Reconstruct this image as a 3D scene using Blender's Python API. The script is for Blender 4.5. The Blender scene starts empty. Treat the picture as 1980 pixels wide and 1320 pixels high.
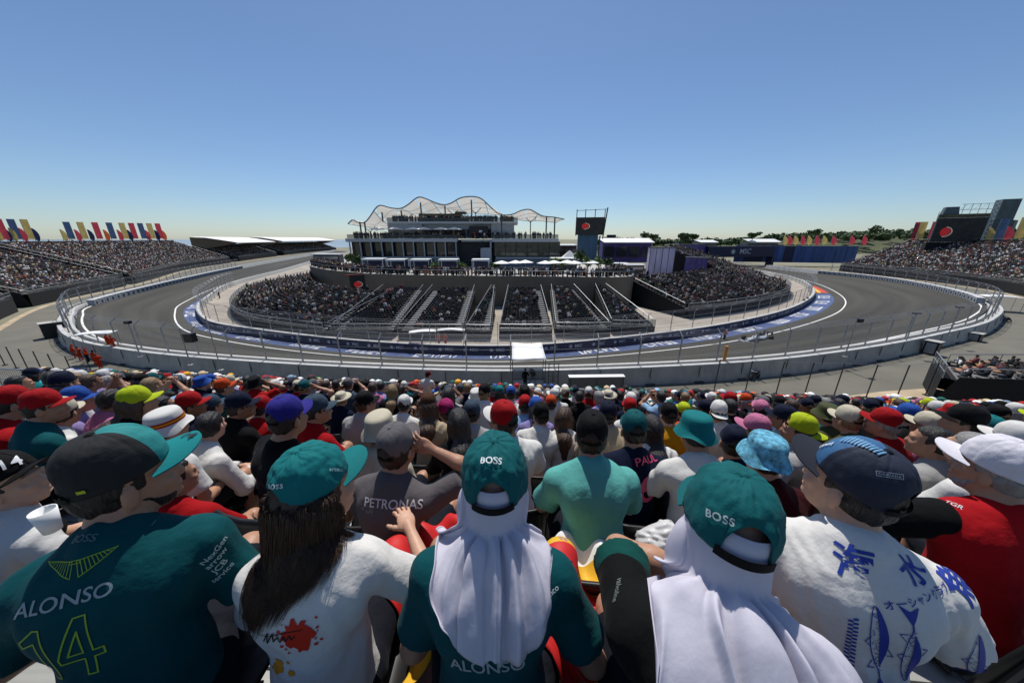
import bpy, bmesh, math, random
import numpy as np
from mathutils import Vector, Matrix, Quaternion, noise as mnoise
from mathutils.bvhtree import BVHTree
random.seed(7); RNG = np.random.default_rng(11)
SC = bpy.context.scene
COL = SC.collection
# ------------------------------------------------------------------ camera
CAM_H = 14.0; FPX = 620.0; PITCH = math.radians(17.7)
cam_d = bpy.data.cameras.new('camera'); cam = bpy.data.objects.new('camera', cam_d); COL.objects.link(cam)
cam.location = (0, 0, CAM_H); cam.rotation_euler = (math.pi/2 - PITCH, 0, 0)
cam_d.sensor_width = 36; cam_d.lens = FPX/1980*36; cam_d.clip_start = 0.05; cam_d.clip_end = 20000
SC.camera = cam
# ------------------------------------------------------------------ sky, sun, exposure
SUN_EL = math.radians(63); SUN_AZ = math.radians(-3)      # azimuth from +Y towards +X
w = bpy.data.worlds.new('World'); SC.world = w; w.use_nodes = True
nt = w.node_tree; bg = nt.nodes['Background']
sky = nt.nodes.new('ShaderNodeTexSky'); sky.sky_type = 'NISHITA'; sky.sun_disc = False
sky.sun_elevation = SUN_EL; sky.sun_rotation = SUN_AZ
sky.air_density = 1.0; sky.dust_density = .6; sky.ozone_density = 5.0; sky.altitude = 600
tint = nt.nodes.new('ShaderNodeVectorMath'); tint.operation = 'MULTIPLY'; tint.inputs[1].default_value = (.95, 1.0, 1.04)
nt.links.new(sky.outputs[0], tint.inputs[0]); nt.links.new(tint.outputs[0], bg.inputs[0]); bg.inputs[1].default_value = 0.10
sd = bpy.data.lights.new('sun', 'SUN'); sun = bpy.data.objects.new('sun', sd); COL.objects.link(sun)
sd.energy = 4.7; sd.angle = math.radians(0.5); sd.color = (1.0, 0.96, 0.9)
sdir = Vector((math.sin(SUN_AZ)*math.cos(SUN_EL), math.cos(SUN_AZ)*math.cos(SUN_EL), math.sin(SUN_EL)))
sun.rotation_euler = sdir.to_track_quat('Z', 'Y').to_euler(); sun.location = (0, 0, 60)
SC.view_settings.view_transform = 'Standard'; SC.view_settings.look = 'None'
SC.view_settings.exposure = 0.0; SC.view_settings.gamma = 1
SC.cycles.max_bounces = 6; SC.cycles.transparent_max_bounces = 24
# ------------------------------------------------------------------ helpers
_c, _s = math.cos(PITCH), math.sin(PITCH)
def ray(px, py):
    u = 660-py
    return Vector((px-990, FPX*_c+u*_s, u*_c-FPX*_s))
def G(px, py, z=0.0):                 # where the view through a measured photo point meets height z
    r = ray(px, py); k = (z-CAM_H)/r.z
    return Vector((r.x*k, r.y*k, z))
def GY(px, py, Y):
    r = ray(px, py); k = Y/r.y
    return Vector((r.x*k, Y, CAM_H+r.z*k))

def lin(h):
    if isinstance(h, (tuple, list)): return tuple(h[:3])
    h = h.lstrip('#'); v = [int(h[i:i+2], 16)/255 for i in (0, 2, 4)]
    return tuple((x/12.92 if x <= .04045 else ((x+.055)/1.055)**2.4) for x in v)
MATS = {}
def mat(name, col, rough=.6, metal=0.0, noise=0.0, nscale=3.0, bump=0.0, bscale=40.0, spec=.4, objcol=False, vcol=False, alpha=1.0, sheen=0.0, trans=0.0, emit=0.0, stretch=None):
    if name in MATS: return MATS[name]
    m = bpy.data.materials.new(name); m.use_nodes = True; N = m.node_tree; b = N.nodes['Principled BSDF']
    b.inputs['Roughness'].default_value = rough; b.inputs['Metallic'].default_value = metal
    b.inputs['Specular IOR Level'].default_value = spec
    if sheen: b.inputs['Sheen Weight'].default_value = sheen
    base = None
    if objcol:
        oi = N.nodes.new('ShaderNodeObjectInfo'); base = oi.outputs['Color']
    elif vcol:
        at = N.nodes.new('ShaderNodeAttribute'); at.attribute_name = 'Col'; base = at.outputs['Color']
    c = lin(col) if col else (1, 1, 1)
    b.inputs['Base Color'].default_value = (*c, 1)
    tc = N.nodes.new('ShaderNodeTexCoord'); co = tc.outputs['Object']
    if stretch:
        mp = N.nodes.new('ShaderNodeMapping'); mp.inputs['Scale'].default_value = stretch
        N.links.new(co, mp.inputs[0]); co = mp.outputs[0]
    if noise > 0:
        nz = N.nodes.new('ShaderNodeTexNoise'); nz.inputs['Scale'].default_value = nscale; nz.inputs['Detail'].default_value = 6
        nz.inputs['Roughness'].default_value = .65
        N.links.new(co, nz.inputs['Vector'])
        mr = N.nodes.new('ShaderNodeMapRange'); mr.inputs[1].default_value = .3; mr.inputs[2].default_value = .7
        mr.inputs[3].default_value = 1-noise; mr.inputs[4].default_value = 1+noise
        N.links.new(nz.outputs[0], mr.inputs[0])
        mx = N.nodes.new('ShaderNodeVectorMath'); mx.operation = 'SCALE'
        if base is not None: N.links.new(base, mx.inputs[0])
        else: mx.inputs[0].default_value = c
        N.links.new(mr.outputs[0], mx.inputs['Scale']); base = mx.outputs[0]
    if base is not None: N.links.new(base, b.inputs['Base Color'])
    if bump > 0:
        nb = N.nodes.new('ShaderNodeTexNoise'); nb.inputs['Scale'].default_value = bscale; nb.inputs['Detail'].default_value = 4
        N.links.new(co, nb.inputs['Vector'])
        bp = N.nodes.new('ShaderNodeBump'); bp.inputs['Strength'].default_value = bump; bp.inputs['Distance'].default_value = .02
        N.links.new(nb.outputs[0], bp.inputs['Height']); N.links.new(bp.outputs[0], b.inputs['Normal'])
    out = N.nodes['Material Output']
    if trans > 0:
        tr = N.nodes.new('ShaderNodeBsdfTranslucent'); ms = N.nodes.new('ShaderNodeMixShader'); ms.inputs[0].default_value = trans
        if base is not None: N.links.new(base, tr.inputs[0])
        else: tr.inputs[0].default_value = (*c, 1)
        N.links.new(b.outputs[0], ms.inputs[1]); N.links.new(tr.outputs[0], ms.inputs[2]); N.links.new(ms.outputs[0], out.inputs[0])
    if alpha < 1:
        tp = N.nodes.new('ShaderNodeBsdfTransparent'); ms = N.nodes.new('ShaderNodeMixShader'); ms.inputs[0].default_value = alpha
        src = out.inputs[0].links[0].from_socket
        N.links.new(tp.outputs[0], ms.inputs[1]); N.links.new(src, ms.inputs[2]); N.links.new(ms.outputs[0], out.inputs[0])
    if emit:
        b.inputs['Emission Color'].default_value = (*c, 1); b.inputs['Emission Strength'].default_value = emit
        if base is not None: N.links.new(base, b.inputs['Emission Color'])
    MATS[name] = m; return m

def tag(o, label=None, cat=None, group=None, kind=None):
    if label: o['label'] = label
    if cat: o['category'] = cat
    if group: o['group'] = group
    if kind: o['kind'] = kind
    return o
def empty(name, loc=(0, 0, 0), rz=0, label=None, cat=None, group=None):
    o = bpy.data.objects.new(name, None); COL.objects.link(o); o.location = loc; o.rotation_euler = (0, 0, rz)
    o.empty_display_size = .2
    return tag(o, label, cat, group)
def link_mesh(name, me, m=None, parent=None, smooth=False):
    o = bpy.data.objects.new(name, me); COL.objects.link(o)
    if m is not None:
        for x in (m if isinstance(m, (list, tuple)) else [m]): me.materials.append(x)
    if smooth and len(me.polygons): me.polygons.foreach_set('use_smooth', np.ones(len(me.polygons), bool))
    if parent: o.parent = parent
    return o
def copy_tree(o, parent=None):
    c = o.copy(); COL.objects.link(c); c.parent = parent
    for ch in list(o.children): copy_tree(ch, c)
    return c
class MB:
    def __init__(s): s.v = []; s.f = []; s.mi = []; s.m = 0; s.uv = None
    def add(s, vs, fs):
        b = len(s.v); s.v += [tuple(v) for v in vs]; s.f += [tuple(b+i for i in f) for f in fs]; s.mi += [s.m]*len(fs)
    def box(s, c, d, rz=0, rx=0, taper=1.0):
        hx, hy, hz = d[0]/2, d[1]/2, d[2]/2
        R = Matrix.Rotation(rz, 3, 'Z') @ Matrix.Rotation(rx, 3, 'X')
        vs = []
        for z in (-1, 1):
            t = taper if z > 0 else 1
            for x, y in ((-1, -1), (1, -1), (1, 1), (-1, 1)):
                vs.append(Vector(c)+R @ Vector((x*hx*t, y*hy*t, z*hz)))
        s.add(vs, [(0, 3, 2, 1), (4, 5, 6, 7), (0, 1, 5, 4), (1, 2, 6, 5), (2, 3, 7, 6), (3, 0, 4, 7)])
    def tube(s, pts, r, n=6, cap=True):
        pts = [Vector(p) for p in pts]; rs = r if isinstance(r, (list, tuple)) else [r]*len(pts)
        b = len(s.v); rings = []
        ref = None
        for i, p in enumerate(pts):
            d = (pts[min(i+1, len(pts)-1)]-pts[max(i-1, 0)]).normalized()
            if ref is None: ref = Vector((0, 0, 1)) if abs(d.z) < .9 else Vector((1, 0, 0))
            u = d.cross(ref); u = u.normalized() if u.length > 1e-6 else Vector((1, 0, 0)); v = d.cross(u).normalized(); ref = u.cross(d)
            rings.append([p+(u*math.cos(a)+v*math.sin(a))*rs[i] for a in [2*math.pi*k/n for k in range(n)]])
        vs = [q for rg in rings for q in rg]; fs = []
        for i in range(len(pts)-1):
            for k in range(n):
                a = i*n+k; c = i*n+(k+1) % n; fs.append((a, c, c+n, a+n))
        if cap: fs += [tuple(range(n-1, -1, -1)), tuple((len(pts)-1)*n+k for k in range(n))]
        s.add(vs, fs)
    def lathe(s, prof, c=(0, 0, 0), n=12, closed=False):
        vs = []; fs = []
        for r, z in prof:
            for k in range(n):
                a = 2*math.pi*k/n; vs.append((c[0]+r*math.cos(a), c[1]+r*math.sin(a), c[2]+z))
        for i in range(len(prof)-1):
            for k in range(n):
                a = i*n+k; b = i*n+(k+1) % n; fs.append((a, b, b+n, a+n))
        s.add(vs, fs)
    def grid(s, P, flip=False):
        n, m = len(P), len(P[0]); vs = [q for r in P for q in r]; fs = []
        for i in range(n-1):
            for j in range(m-1):
                a = i*m+j; f = (a, a+1, a+m+1, a+m); fs.append(f[::-1] if flip else f)
        s.add(vs, fs)
    def prism(s, poly, z0, z1):
        n = len(poly); vs = [(x, y, z0) for x, y in poly]+[(x, y, z1) for x, y in poly]
        s.add(vs, [tuple(range(n-1, -1, -1)), tuple(range(n, 2*n))]+[(i, (i+1) % n, n+(i+1) % n, n+i) for i in range(n)])
    def build(s, name, m=None, parent=None, smooth=False, loc=None):
        me = bpy.data.meshes.new(name); me.from_pydata(s.v, [], s.f)
        o = link_mesh(name, me, m, parent, smooth)
        if isinstance(m, (list, tuple)): me.polygons.foreach_set('material_index', s.mi)
        me.validate(); me.update()
        if loc: o.location = loc
        return o
def np_mesh(name, V, F, m=None, parent=None, smooth=True, colors=None):
    me = bpy.data.meshes.new(name); V = np.asarray(V, np.float32); F = np.asarray(F, np.int32)
    me.vertices.add(len(V)); me.vertices.foreach_set('co', V.ravel())
    k = F.shape[1]; me.loops.add(F.size); me.loops.foreach_set('vertex_index', F.ravel())
    me.polygons.add(len(F)); me.polygons.foreach_set('loop_start', np.arange(0, F.size, k, dtype=np.int32))
    me.update(calc_edges=True)
    if colors is not None:
        a = me.color_attributes.new('Col', 'FLOAT_COLOR', 'POINT'); C = np.ones((len(V), 4), np.float32); C[:, :3] = colors; a.data.foreach_set('color', C.ravel())
    return link_mesh(name, me, m, parent, smooth)
def text_mesh(txt, size=1.0, bold=0.0, shear=0.0, subdiv=None, align='CENTER', spacing=1.0):
    cu = bpy.data.curves.new('t', 'FONT'); cu.body = txt; cu.size = size; cu.offset = bold; cu.shear = shear; cu.space_character = spacing
    cu.align_x = align; cu.align_y = 'CENTER'; cu.resolution_u = 4
    o = bpy.data.objects.new('t', cu); COL.objects.link(o)
    dg = bpy.context.evaluated_depsgraph_get(); dg.update()
    me = bpy.data.meshes.new_from_object(o.evaluated_get(dg))
    bpy.data.objects.remove(o); bpy.data.curves.remove(cu)
    if subdiv:
        bm = bmesh.new(); bm.from_mesh(me); bmesh.ops.triangulate(bm, faces=bm.faces[:])
        for _ in range(7):
            es = [e for e in bm.edges if e.calc_length() > subdiv]
            if not es: break
            bmesh.ops.subdivide_edges(bm, edges=es, cuts=1); bmesh.ops.triangulate(bm, faces=[f for f in bm.faces if len(f.verts) > 3])
        bm.to_mesh(me); bm.free()
    V = [v.co.copy() for v in me.vertices]; F = [tuple(p.vertices) for p in me.polygons]
    bpy.data.meshes.remove(me)
    return V, F
ORD = ['', 'first', 'second', 'third', 'fourth', 'fifth', 'sixth', 'seventh', 'eighth', 'ninth', 'tenth', 'eleventh', 'twelfth', 'thirteenth', 'fourteenth', 'fifteenth', 'sixteenth', 'seventeenth', 'eighteenth', 'nineteenth', 'twentieth']
TENS = {2: 'twenty', 3: 'thirty', 4: 'forty', 5: 'fifty', 6: 'sixty', 7: 'seventy', 8: 'eighty', 9: 'ninety'}
def ordw(n):
    if n <= 20: return ORD[n]
    t, u = divmod(n, 10)
    return (TENS[t][:-1]+'ieth') if u == 0 else TENS[t]+'-'+ORD[u]
# ------------------------------------------------------------------ materials of the place
M_asph = mat('asphalt', (.06, .058, .05), .85, noise=.25, nscale=.25, bump=.15, bscale=60)
M_conc = mat('concrete', (.42, .41, .38), .85, noise=.15, nscale=.8, bump=.1, bscale=25)
M_concd = mat('concrete_wall', (.30, .30, .31), .85, noise=.18, nscale=1.2, bump=.1, bscale=25)
M_white = mat('white_paint', (.8, .8, .78), .5, noise=.06, nscale=2)
M_line = mat('line_paint', (.75, .74, .70), .6, noise=.15, nscale=6)
M_steel = mat('galvanised_steel', (.35, .36, .37), .45, metal=.7, noise=.1, nscale=8)
M_dsteel = mat('dark_steel', (.06, .065, .07), .5, metal=.4)
M_black = mat('black_plastic', (.012, .012, .013), .45)
M_drape = mat('black_drape', (.01, .01, .011), .85, noise=.3, nscale=4, bump=.5, bscale=6)
M_mesh = mat('wire_mesh', (.35, .35, .35), .5, metal=.3, alpha=.10)
M_mesh2 = mat('dense_screen', (.06, .065, .065), .7, alpha=.55)
M_navy = mat('navy_banner', (.010, .014, .05), .5, noise=.1, nscale=1)
M_blue = mat('blue_paint', (.055, .085, .20), .6, noise=.3, nscale=1.5)
M_deck = mat('stand_deck', (.16, .16, .165), .8, noise=.25, nscale=1.5)
M_sand = mat('sand_ground', (.42, .33, .22), .95, noise=.3, nscale=.3, bump=.2, bscale=8)
M_vc = mat('crowd_cloth', None, .8, vcol=True)
M_glass = mat('tinted_glass', (.02, .025, .03), .08, spec=.8)
M_leaf = mat('foliage', (.05, .085, .025), .7, noise=.5, nscale=2.5)
M_leafl = mat('foliage_light', (.11, .16, .04), .7, noise=.5, nscale=2.5)
M_bark = mat('bark', (.12, .09, .06), .9, noise=.3)

def sdir2(v): v = Vector((v[0], v[1])); return v.normalized()
# ---- stations of the banked hairpin: inner wall foot, outer wall foot, share of the width taken by blue strip / inner line, bank height
ST = [(-190, 400, -216, 408, .02, .10, .3), (-133, 230, -160, 238, .02, .12, .4), (-104, 150, -132, 158, .04, .13, .7), (-88, 102, -110, 108, .06, .15, 1.0),
      (-71.7, 74.7, -89, 66, .10, .19, 1.3), (-62.9, 62.9, -77, 53, .12, .18, 1.3), (-50.4, 51.5, -60, 40.8, .10, .20, 1.2), (-37.9, 45.9, -44, 34.5, .16, .27, 1.1),
      (-22.4, 40.9, -26, 30.8, .21, .34, 1.05), (-9, 38.5, -10, 28.9, .23, .35, 1.0), (4, 38.8, 4, 28.6, .23, .35, 1.0), (21, 43.9, 24, 30.8, .20, .33, 1.1),
      (34, 49.3, 40, 34.8, .17, .30, 1.2), (49.3, 58, 58, 41.2, .16, .27, 1.4), (62.9, 68.1, 78, 50.0, .15, .24, 1.6), (76.7, 81, 98, 64, .13, .19, 1.7),
      (89.6, 97.4, 114, 87, .09, .16, 1.6), (98.5, 112.4, 122, 108, .05, .14, 1.4), (104, 128.6, 125, 130, .03, .13, .9), (108, 160, 127, 162, .03, .12, .5), (112, 300, 132, 300, .02, .1, .3)]
def catmull(T, n):
    T = [np.array(t, float) for t in T]; out = []
    for i in range(len(T)-1):
        p0, p1, p2, p3 = T[max(i-1, 0)], T[i], T[i+1], T[min(i+2, len(T)-1)]
        for k in range(n):
            t = k/n
            out.append(.5*((2*p1)+(-p0+p2)*t+(2*p0-5*p1+4*p2-p3)*t*t+(-p0+3*p1-3*p2+p3)*t**3))
    out.append(T[-1]); return np.array(out)
NS = 12
S = catmull(ST, NS)
SI = S[:, 0:2]; SO = S[:, 2:4]; STB = S[:, 4]; STL = S[:, 5]; SZ = S[:, 6]
SW = np.linalg.norm(SO-SI, axis=1); SD = (SO-SI)/SW[:, None]        # outward unit
def pt(i, off_in=None, off_out=None):   # metres out from inner foot, or in from outer foot
    return SI[i]+SD[i]*off_in if off_in is not None else SO[i]-SD[i]*off_out
EDGE = 2.1
def bankz(i, d): return .02+SZ[i]*max(0, min(1, d/(SW[i]-EDGE)))
def ribbon(mb, rng, fa, fb):
    P = []
    for i in rng:
        a = fa(i); b = fb(i); P.append([a, b])
    mb.grid(P)
def v3(p, z): return (float(p[0]), float(p[1]), float(z))
NST = len(S); ALL = range(NST)
# ---- ground
mb = MB(); R0 = 9000
mb.add([(-R0, -R0, -.05), (R0, -R0, -.05), (R0, R0, -.05), (-R0, R0, -.05)], [(0, 1, 2, 3)])
gm = mat('dry_ground', (.20, .19, .13), .95, noise=.35, nscale=.02)
tag(mb.build('ground', gm), 'dry tan ground reaching to the horizon around the circuit', 'ground', kind='structure')
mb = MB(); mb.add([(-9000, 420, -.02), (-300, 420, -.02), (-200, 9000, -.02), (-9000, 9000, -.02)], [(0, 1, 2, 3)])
tag(mb.build('plain', mat('plain_haze_tint', (.20, .27, .33), .9, noise=.2, nscale=.004)), 'bluish distant plain on the horizon at left', 'plain', kind='structure')  # distance haze painted in as the sheet's blue-grey colour
# ---- track
mb = MB(); P = []
for i in ALL:
    row = []
    for k in range(9):
        d = (SW[i]-EDGE)*k/8; row.append(v3(pt(i, off_in=d), bankz(i, d)))
    P.append(row)
mb.grid(P)
trk = mb.build('race_track', None, smooth=True)
me = trk.data; uvl = me.uv_layers.new(name='uv'); arc = np.concatenate([[0], np.cumsum(np.linalg.norm(np.diff(SI+SD*6, axis=0), axis=1))])
for lp in me.loops:
    i, k = divmod(lp.vertex_index, 9); uvl.data[lp.index].uv = (arc[i]/10, k/8)
tm = bpy.data.materials.new('track_asphalt'); tm.use_nodes = True; N = tm.node_tree; b = N.nodes['Principled BSDF']
uvn = N.nodes.new('ShaderNodeUVMap'); mp = N.nodes.new('ShaderNodeMapping'); mp.inputs['Scale'].default_value = (.25, 9, 1)
n1 = N.nodes.new('ShaderNodeTexNoise'); n1.inputs['Scale'].default_value = 1.0; n1.inputs['Detail'].default_value = 5
N.links.new(uvn.outputs[0], mp.inputs[0]); N.links.new(mp.outputs[0], n1.inputs['Vector'])
wv = N.nodes.new('ShaderNodeTexNoise'); mp2 = N.nodes.new('ShaderNodeMapping'); mp2.inputs['Scale'].default_value = (.06, 1.6, 1); wv.inputs['Scale'].default_value = 1.6; wv.inputs['Detail'].default_value = 2
N.links.new(uvn.outputs[0], mp2.inputs[0]); N.links.new(mp2.outputs[0], wv.inputs['Vector'])
cr = N.nodes.new('ShaderNodeValToRGB'); cr.color_ramp.elements[0].position = .3; cr.color_ramp.elements[1].position = .72
cr.color_ramp.elements[0].color = (.043, .040, .033, 1); cr.color_ramp.elements[1].color = (.072, .068, .055, 1)
N.links.new(n1.outputs[0], cr.inputs[0])
mrw = N.nodes.new('ShaderNodeMapRange'); mrw.inputs[1].default_value = .42; mrw.inputs[2].default_value = .6; mrw.inputs[3].default_value = .78; mrw.inputs[4].default_value = 1.08; N.links.new(wv.outputs[0], mrw.inputs[0])
mlt = N.nodes.new('ShaderNodeVectorMath'); mlt.operation = 'SCALE'; N.links.new(cr.outputs[0], mlt.inputs[0]); N.links.new(mrw.outputs[0], mlt.inputs['Scale']); N.links.new(mlt.outputs[0], b.inputs['Base Color'])
b.inputs['Roughness'].default_value = .85; b.inputs['Specular IOR Level'].default_value = .25
me.materials.append(tm)
tag(trk, 'banked grey asphalt race track curving round the infield', 'race track', kind='structure')
# blue painted strip + lettering strokes
def strip(name, rng, f0, f1, m, label, cat, dz=.006):
    mb = MB(); P = []
    for i in rng:
        a, b_ = f0(i), f1(i); row = []
        for k in range(4):
            d = a+(b_-a)*k/3; row.append(v3(pt(i, off_in=d), bankz(i, d)+dz))
        P.append(row)
    mb.grid(P); o = mb.build(name, m); return tag(o, label, cat, kind='structure')
BR = range(3*NS+6, 15*NS+5)
strip('painted_run_off', BR, lambda i: .02, lambda i: SW[i]*STB[i], M_blue, 'blue painted strip along the foot of the inner wall', 'painted strip')
RR = range(15*NS+5, 16*NS+4)
for k, (c0, c1, nm) in enumerate(((0, .3, 'red'), (.3, .55, 'yellow'), (.55, 1, 'red'))):
    strip('painted_band', RR, lambda i: .02+SW[i]*STB[i]*c0, lambda i: SW[i]*STB[i]*c1, mat(nm+'_paint', {'red': (.55, .05, .02), 'yellow': (.75, .5, .04)}[nm], .6, noise=.1),
          ['inner red band', 'yellow band', 'outer red band'][k]+' of the painted run-off at right of the hairpin', 'painted band')
strip('track_line', range(0, NST-NS), lambda i: SW[i]*STL[i], lambda i: SW[i]*STL[i]+.22, M_line, 'white line along the inside edge of the track', 'track line')
strip('track_line', range(0, NST-NS), lambda i: SW[i]-EDGE-.75, lambda i: SW[i]-EDGE-.5, M_line, 'white line along the outside edge of the track', 'track line')
def bankpt(s, d, dz=.012):     # s = fractional station, d metres from the inner foot
    i = int(s); f = s-i; i = min(i, NST-2)
    p = (SI[i]+SD[i]*d)*(1-f)+(SI[i+1]+SD[i+1]*d)*f
    return v3(p, bankz(i, d)*(1-f)+bankz(i+1, d)*f+dz)
mb = MB(); rr = random.Random(3)
def stroke(s0, d0, s1, d1, wd):
    L = 6; P = []
    for k in range(L+1):
        t = k/L; s = s0+(s1-s0)*t; d = d0+(d1-d0)*t
        if abs(s1-s0)*3 > abs(d1-d0): P.append([bankpt(s, d-wd/2), bankpt(s, d+wd/2)])
        else: P.append([bankpt(s-wd/6, d), bankpt(s+wd/6, d)])
    mb.grid(P)
s = 4*NS+3.0; ar = lambda q: q
while s < 15*NS:
    i = int(s); W = SW[i]*STB[i]; seg = np.linalg.norm(SI[i+1]-SI[i]); L = 5.5/seg
    for q in range(5):                    # five bold broken letters a word
        a = s+L*q/5; w2 = L/5*.72
        kind = rr.randrange(4)
        stroke(a, W*.2, a+w2*.25, W*.8, .45)
        if kind in (0, 1): stroke(a, W*.78, a+w2, W*.78, .35)
        if kind in (1, 2): stroke(a, W*.25, a+w2, W*.25, .35)
        if kind in (0, 3): stroke(a+w2, W*.2, a+w2*.8, W*.8, .4)
        if kind == 2: stroke(a, W*.5, a+w2*.7, W*.5, .3)
    s += L+4.2/seg
tag(mb.build('painted_lettering', M_line), 'worn white lettering painted along the blue strip', 'lettering', kind='structure')
# ---- inner wall
def prof_ribbon(mb, rng, prof):          # prof(i) -> list of points
    mb.grid([prof(i) for i in rng])
iw = empty('inner_wall', v3(SI[NST//2], 0), label='long low concrete wall with navy sponsor banner on the inside of the hairpin', cat='wall')
def rel(o, root): o.location = -Vector(root.location); return o
mb = MB(); prof_ribbon(mb, range(2, NST-NS), lambda i: [v3(pt(i, off_in=-.02), 0), v3(pt(i, off_in=-.02), 1.25), v3(pt(i, off_in=-.5), 1.25), v3(pt(i, off_in=-.5), 0)])
o = mb.build('wall', mat('white_wall', (.62, .61, .57), .8, noise=.1)); o.parent = iw; rel(o, iw)
mb = MB(); prof_ribbon(mb, range(4*NS+1, 16*NS-6), lambda i: [v3(pt(i, off_in=.0), 0), v3(pt(i, off_in=.01), 1.22), v3(pt(i, off_in=-.16), 1.265)])
o = mb.build('banner', M_navy); o.parent = iw; rel(o, iw)
# lettering on the banner (star and three letters)
def on_wall(V, F, s, z, scale, mbx, dz=.02):
    i = int(s); f = s-i; p = SI[i]*(1-f)+SI[i+1]*f; tv = SI[i+1]-SI[i]; tv = tv/np.linalg.norm(tv); nn = SD[i]
    vs = [(p[0]+tv[0]*v.x*scale+nn[0]*dz, p[1]+tv[1]*v.x*scale+nn[1]*dz, z+v.y*scale) for v in V]; mbx.add(vs, F)
VT, FT = text_mesh('MSC', 1.0, .012)
mb = MB(); s = 5*NS+2.0
while s < 15*NS-4:
    i = int(s); seg = np.linalg.norm(SI[i+1]-SI[i])
    on_wall(VT, FT, s, .68, .55, mb)
    st = [Vector((math.cos(a)*(.33 if k % 2 else .16), math.sin(a)*(.33 if k % 2 else .16), 0)) for k, a in enumerate([math.pi*q/8 for q in range(16)])]
    on_wall(st, [tuple(range(16))], s-1.15/seg, .68, .9, mb)
    s += 3.3/seg
o = mb.build('lettering', mat('pale_letter', (.45, .47, .52), .5)); o.parent = iw; rel(o, iw)
# ---- outer wall
ow = empty('outer_wall', v3(SO[NST//2], 0), label='thick grey concrete retaining wall round the outside of the hairpin', cat='wall')
mb = MB(); prof_ribbon(mb, range(1, NST-NS), lambda i: [v3(pt(i, off_out=0), -.02), v3(pt(i, off_out=.33), 1.75), v3(pt(i, off_out=.36), 1.80), v3(pt(i, off_out=.80), 1.80), v3(pt(i, off_out=.80), 1.35)][::-1])
cw = mat('retaining_wall', (.40, .375, .33), .85, noise=.20, nscale=.9, bump=.1, bscale=20, stretch=(1, 1, .5))
o = mb.build('wall', cw); o.parent = ow; rel(o, ow)
mb = MB(); prof_ribbon(mb, range(1, NST-NS), lambda i: [v3(pt(i, off_out=.37), 1.806), v3(pt(i, off_out=.79), 1.806)][::-1])
o = mb.build('coping', mat('coping', (.52, .52, .50), .8, noise=.15)); o.parent = ow; rel(o, ow)
mb = MB(); prof_ribbon(mb, range(1, NST-NS), lambda i: [v3(pt(i, off_out=.80), 1.36), v3(pt(i, off_out=1.5), 1.36)][::-1])
o = mb.build('walkway', M_conc); o.parent = ow; rel(o, ow)
mb = MB(); prof_ribbon(mb, range(1, NST-NS), lambda i: [v3(pt(i, off_out=1.5), 1.3), v3(pt(i, off_out=1.5), 1.72), v3(pt(i, off_out=1.55), 1.76), v3(pt(i, off_out=1.85), 1.76), v3(pt(i, off_out=2.12), 0)][::-1])
o = mb.build('parapet', mat('parapet', (.50, .50, .48), .8, noise=.12)); o.parent = ow; rel(o, ow)
mb = MB(); rr = random.Random(5)
acc = 0
for i in range(NS*4, 17*NS):       # joints along the wall back; dark feet painted in for shadow bits
    seg = np.linalg.norm(SO[i+1]-SO[i]); acc += seg
    if acc > 4.4:
        acc = 0; d = SD[i]; a = math.atan2(d[1], d[0])
        mb.box(v3(SO[i]+d*-.14, .9), (.06, .06, 1.7), rz=a); mb.box(v3(SO[i]+d*.10, .06), (.35, .9, .16), rz=a)
o = mb.build('joint_and_shadow_foot', M_dsteel); o.parent = ow; rel(o, ow)
# ---- crash barrier blocks in front of the parapet on the flanks
def along(i0, i1, step, curve):
    out = []; acc = 0
    for i in range(i0, i1):
        seg = np.linalg.norm(curve[i+1]-curve[i]); t = 0
        while acc+seg-t >= step:
            t += step-acc; acc = 0; f = t/seg; out.append((i, f, curve[i]*(1-f)+curve[i+1]*f))
        acc += seg-t
    return out
CB = SO-SD*2.75
M_blk = mat('barrier_block', (.33, .34, .36), .6, noise=.1); M_blkt = mat('barrier_top', (.7, .7, .68), .6)
for lab, i0, i1 in (('left', 2*NS, 4*NS+2), ('right', 15*NS-2, 18*NS)):
    root = empty('crash_barrier', v3(CB[(i0+i1)//2], 0), label='grey and white segmented crash barrier lining the outer wall on the '+lab+' of the hairpin', cat='crash barrier')
    tpl = MB(); tpl.m = 0; tpl.box((0, 0, .55), (1.0, 1.5, 1.1)); tpl.m = 1; tpl.box((0, 0, 1.13), (1.04, 1.54, .05))
    tpl.m = 2; tpl.box((-.52, .0, .5), (.03, .5, .5))
    me = None
    pts_ = along(i0, i1, 2.25, CB)[:98]
    for i, f, p in pts_:
        zz = bankz(i, SW[i]-2.75)
        if me is None: o = tpl.build('barrier_block', [M_blk, M_blkt, M_dsteel], root); me = o.data
        else: o = bpy.data.objects.new('barrier_block', me); COL.objects.link(o); o.parent = root
        o.location = Vector(v3(p, zz))-root.location; o.rotation_euler = (0, 0, math.atan2(SD[i][1], SD[i][0])+0)
    mb = MB(); prof_ribbon(mb, range(i0, i1), lambda i: [v3(CB[i]+SD[i]*.55, bankz(i, SW[i])), v3(CB[i]+SD[i]*.55, bankz(i, SW[i])+.8)])
    o = mb.build('backing', M_dsteel); o.parent = root; rel(o, root)
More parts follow.
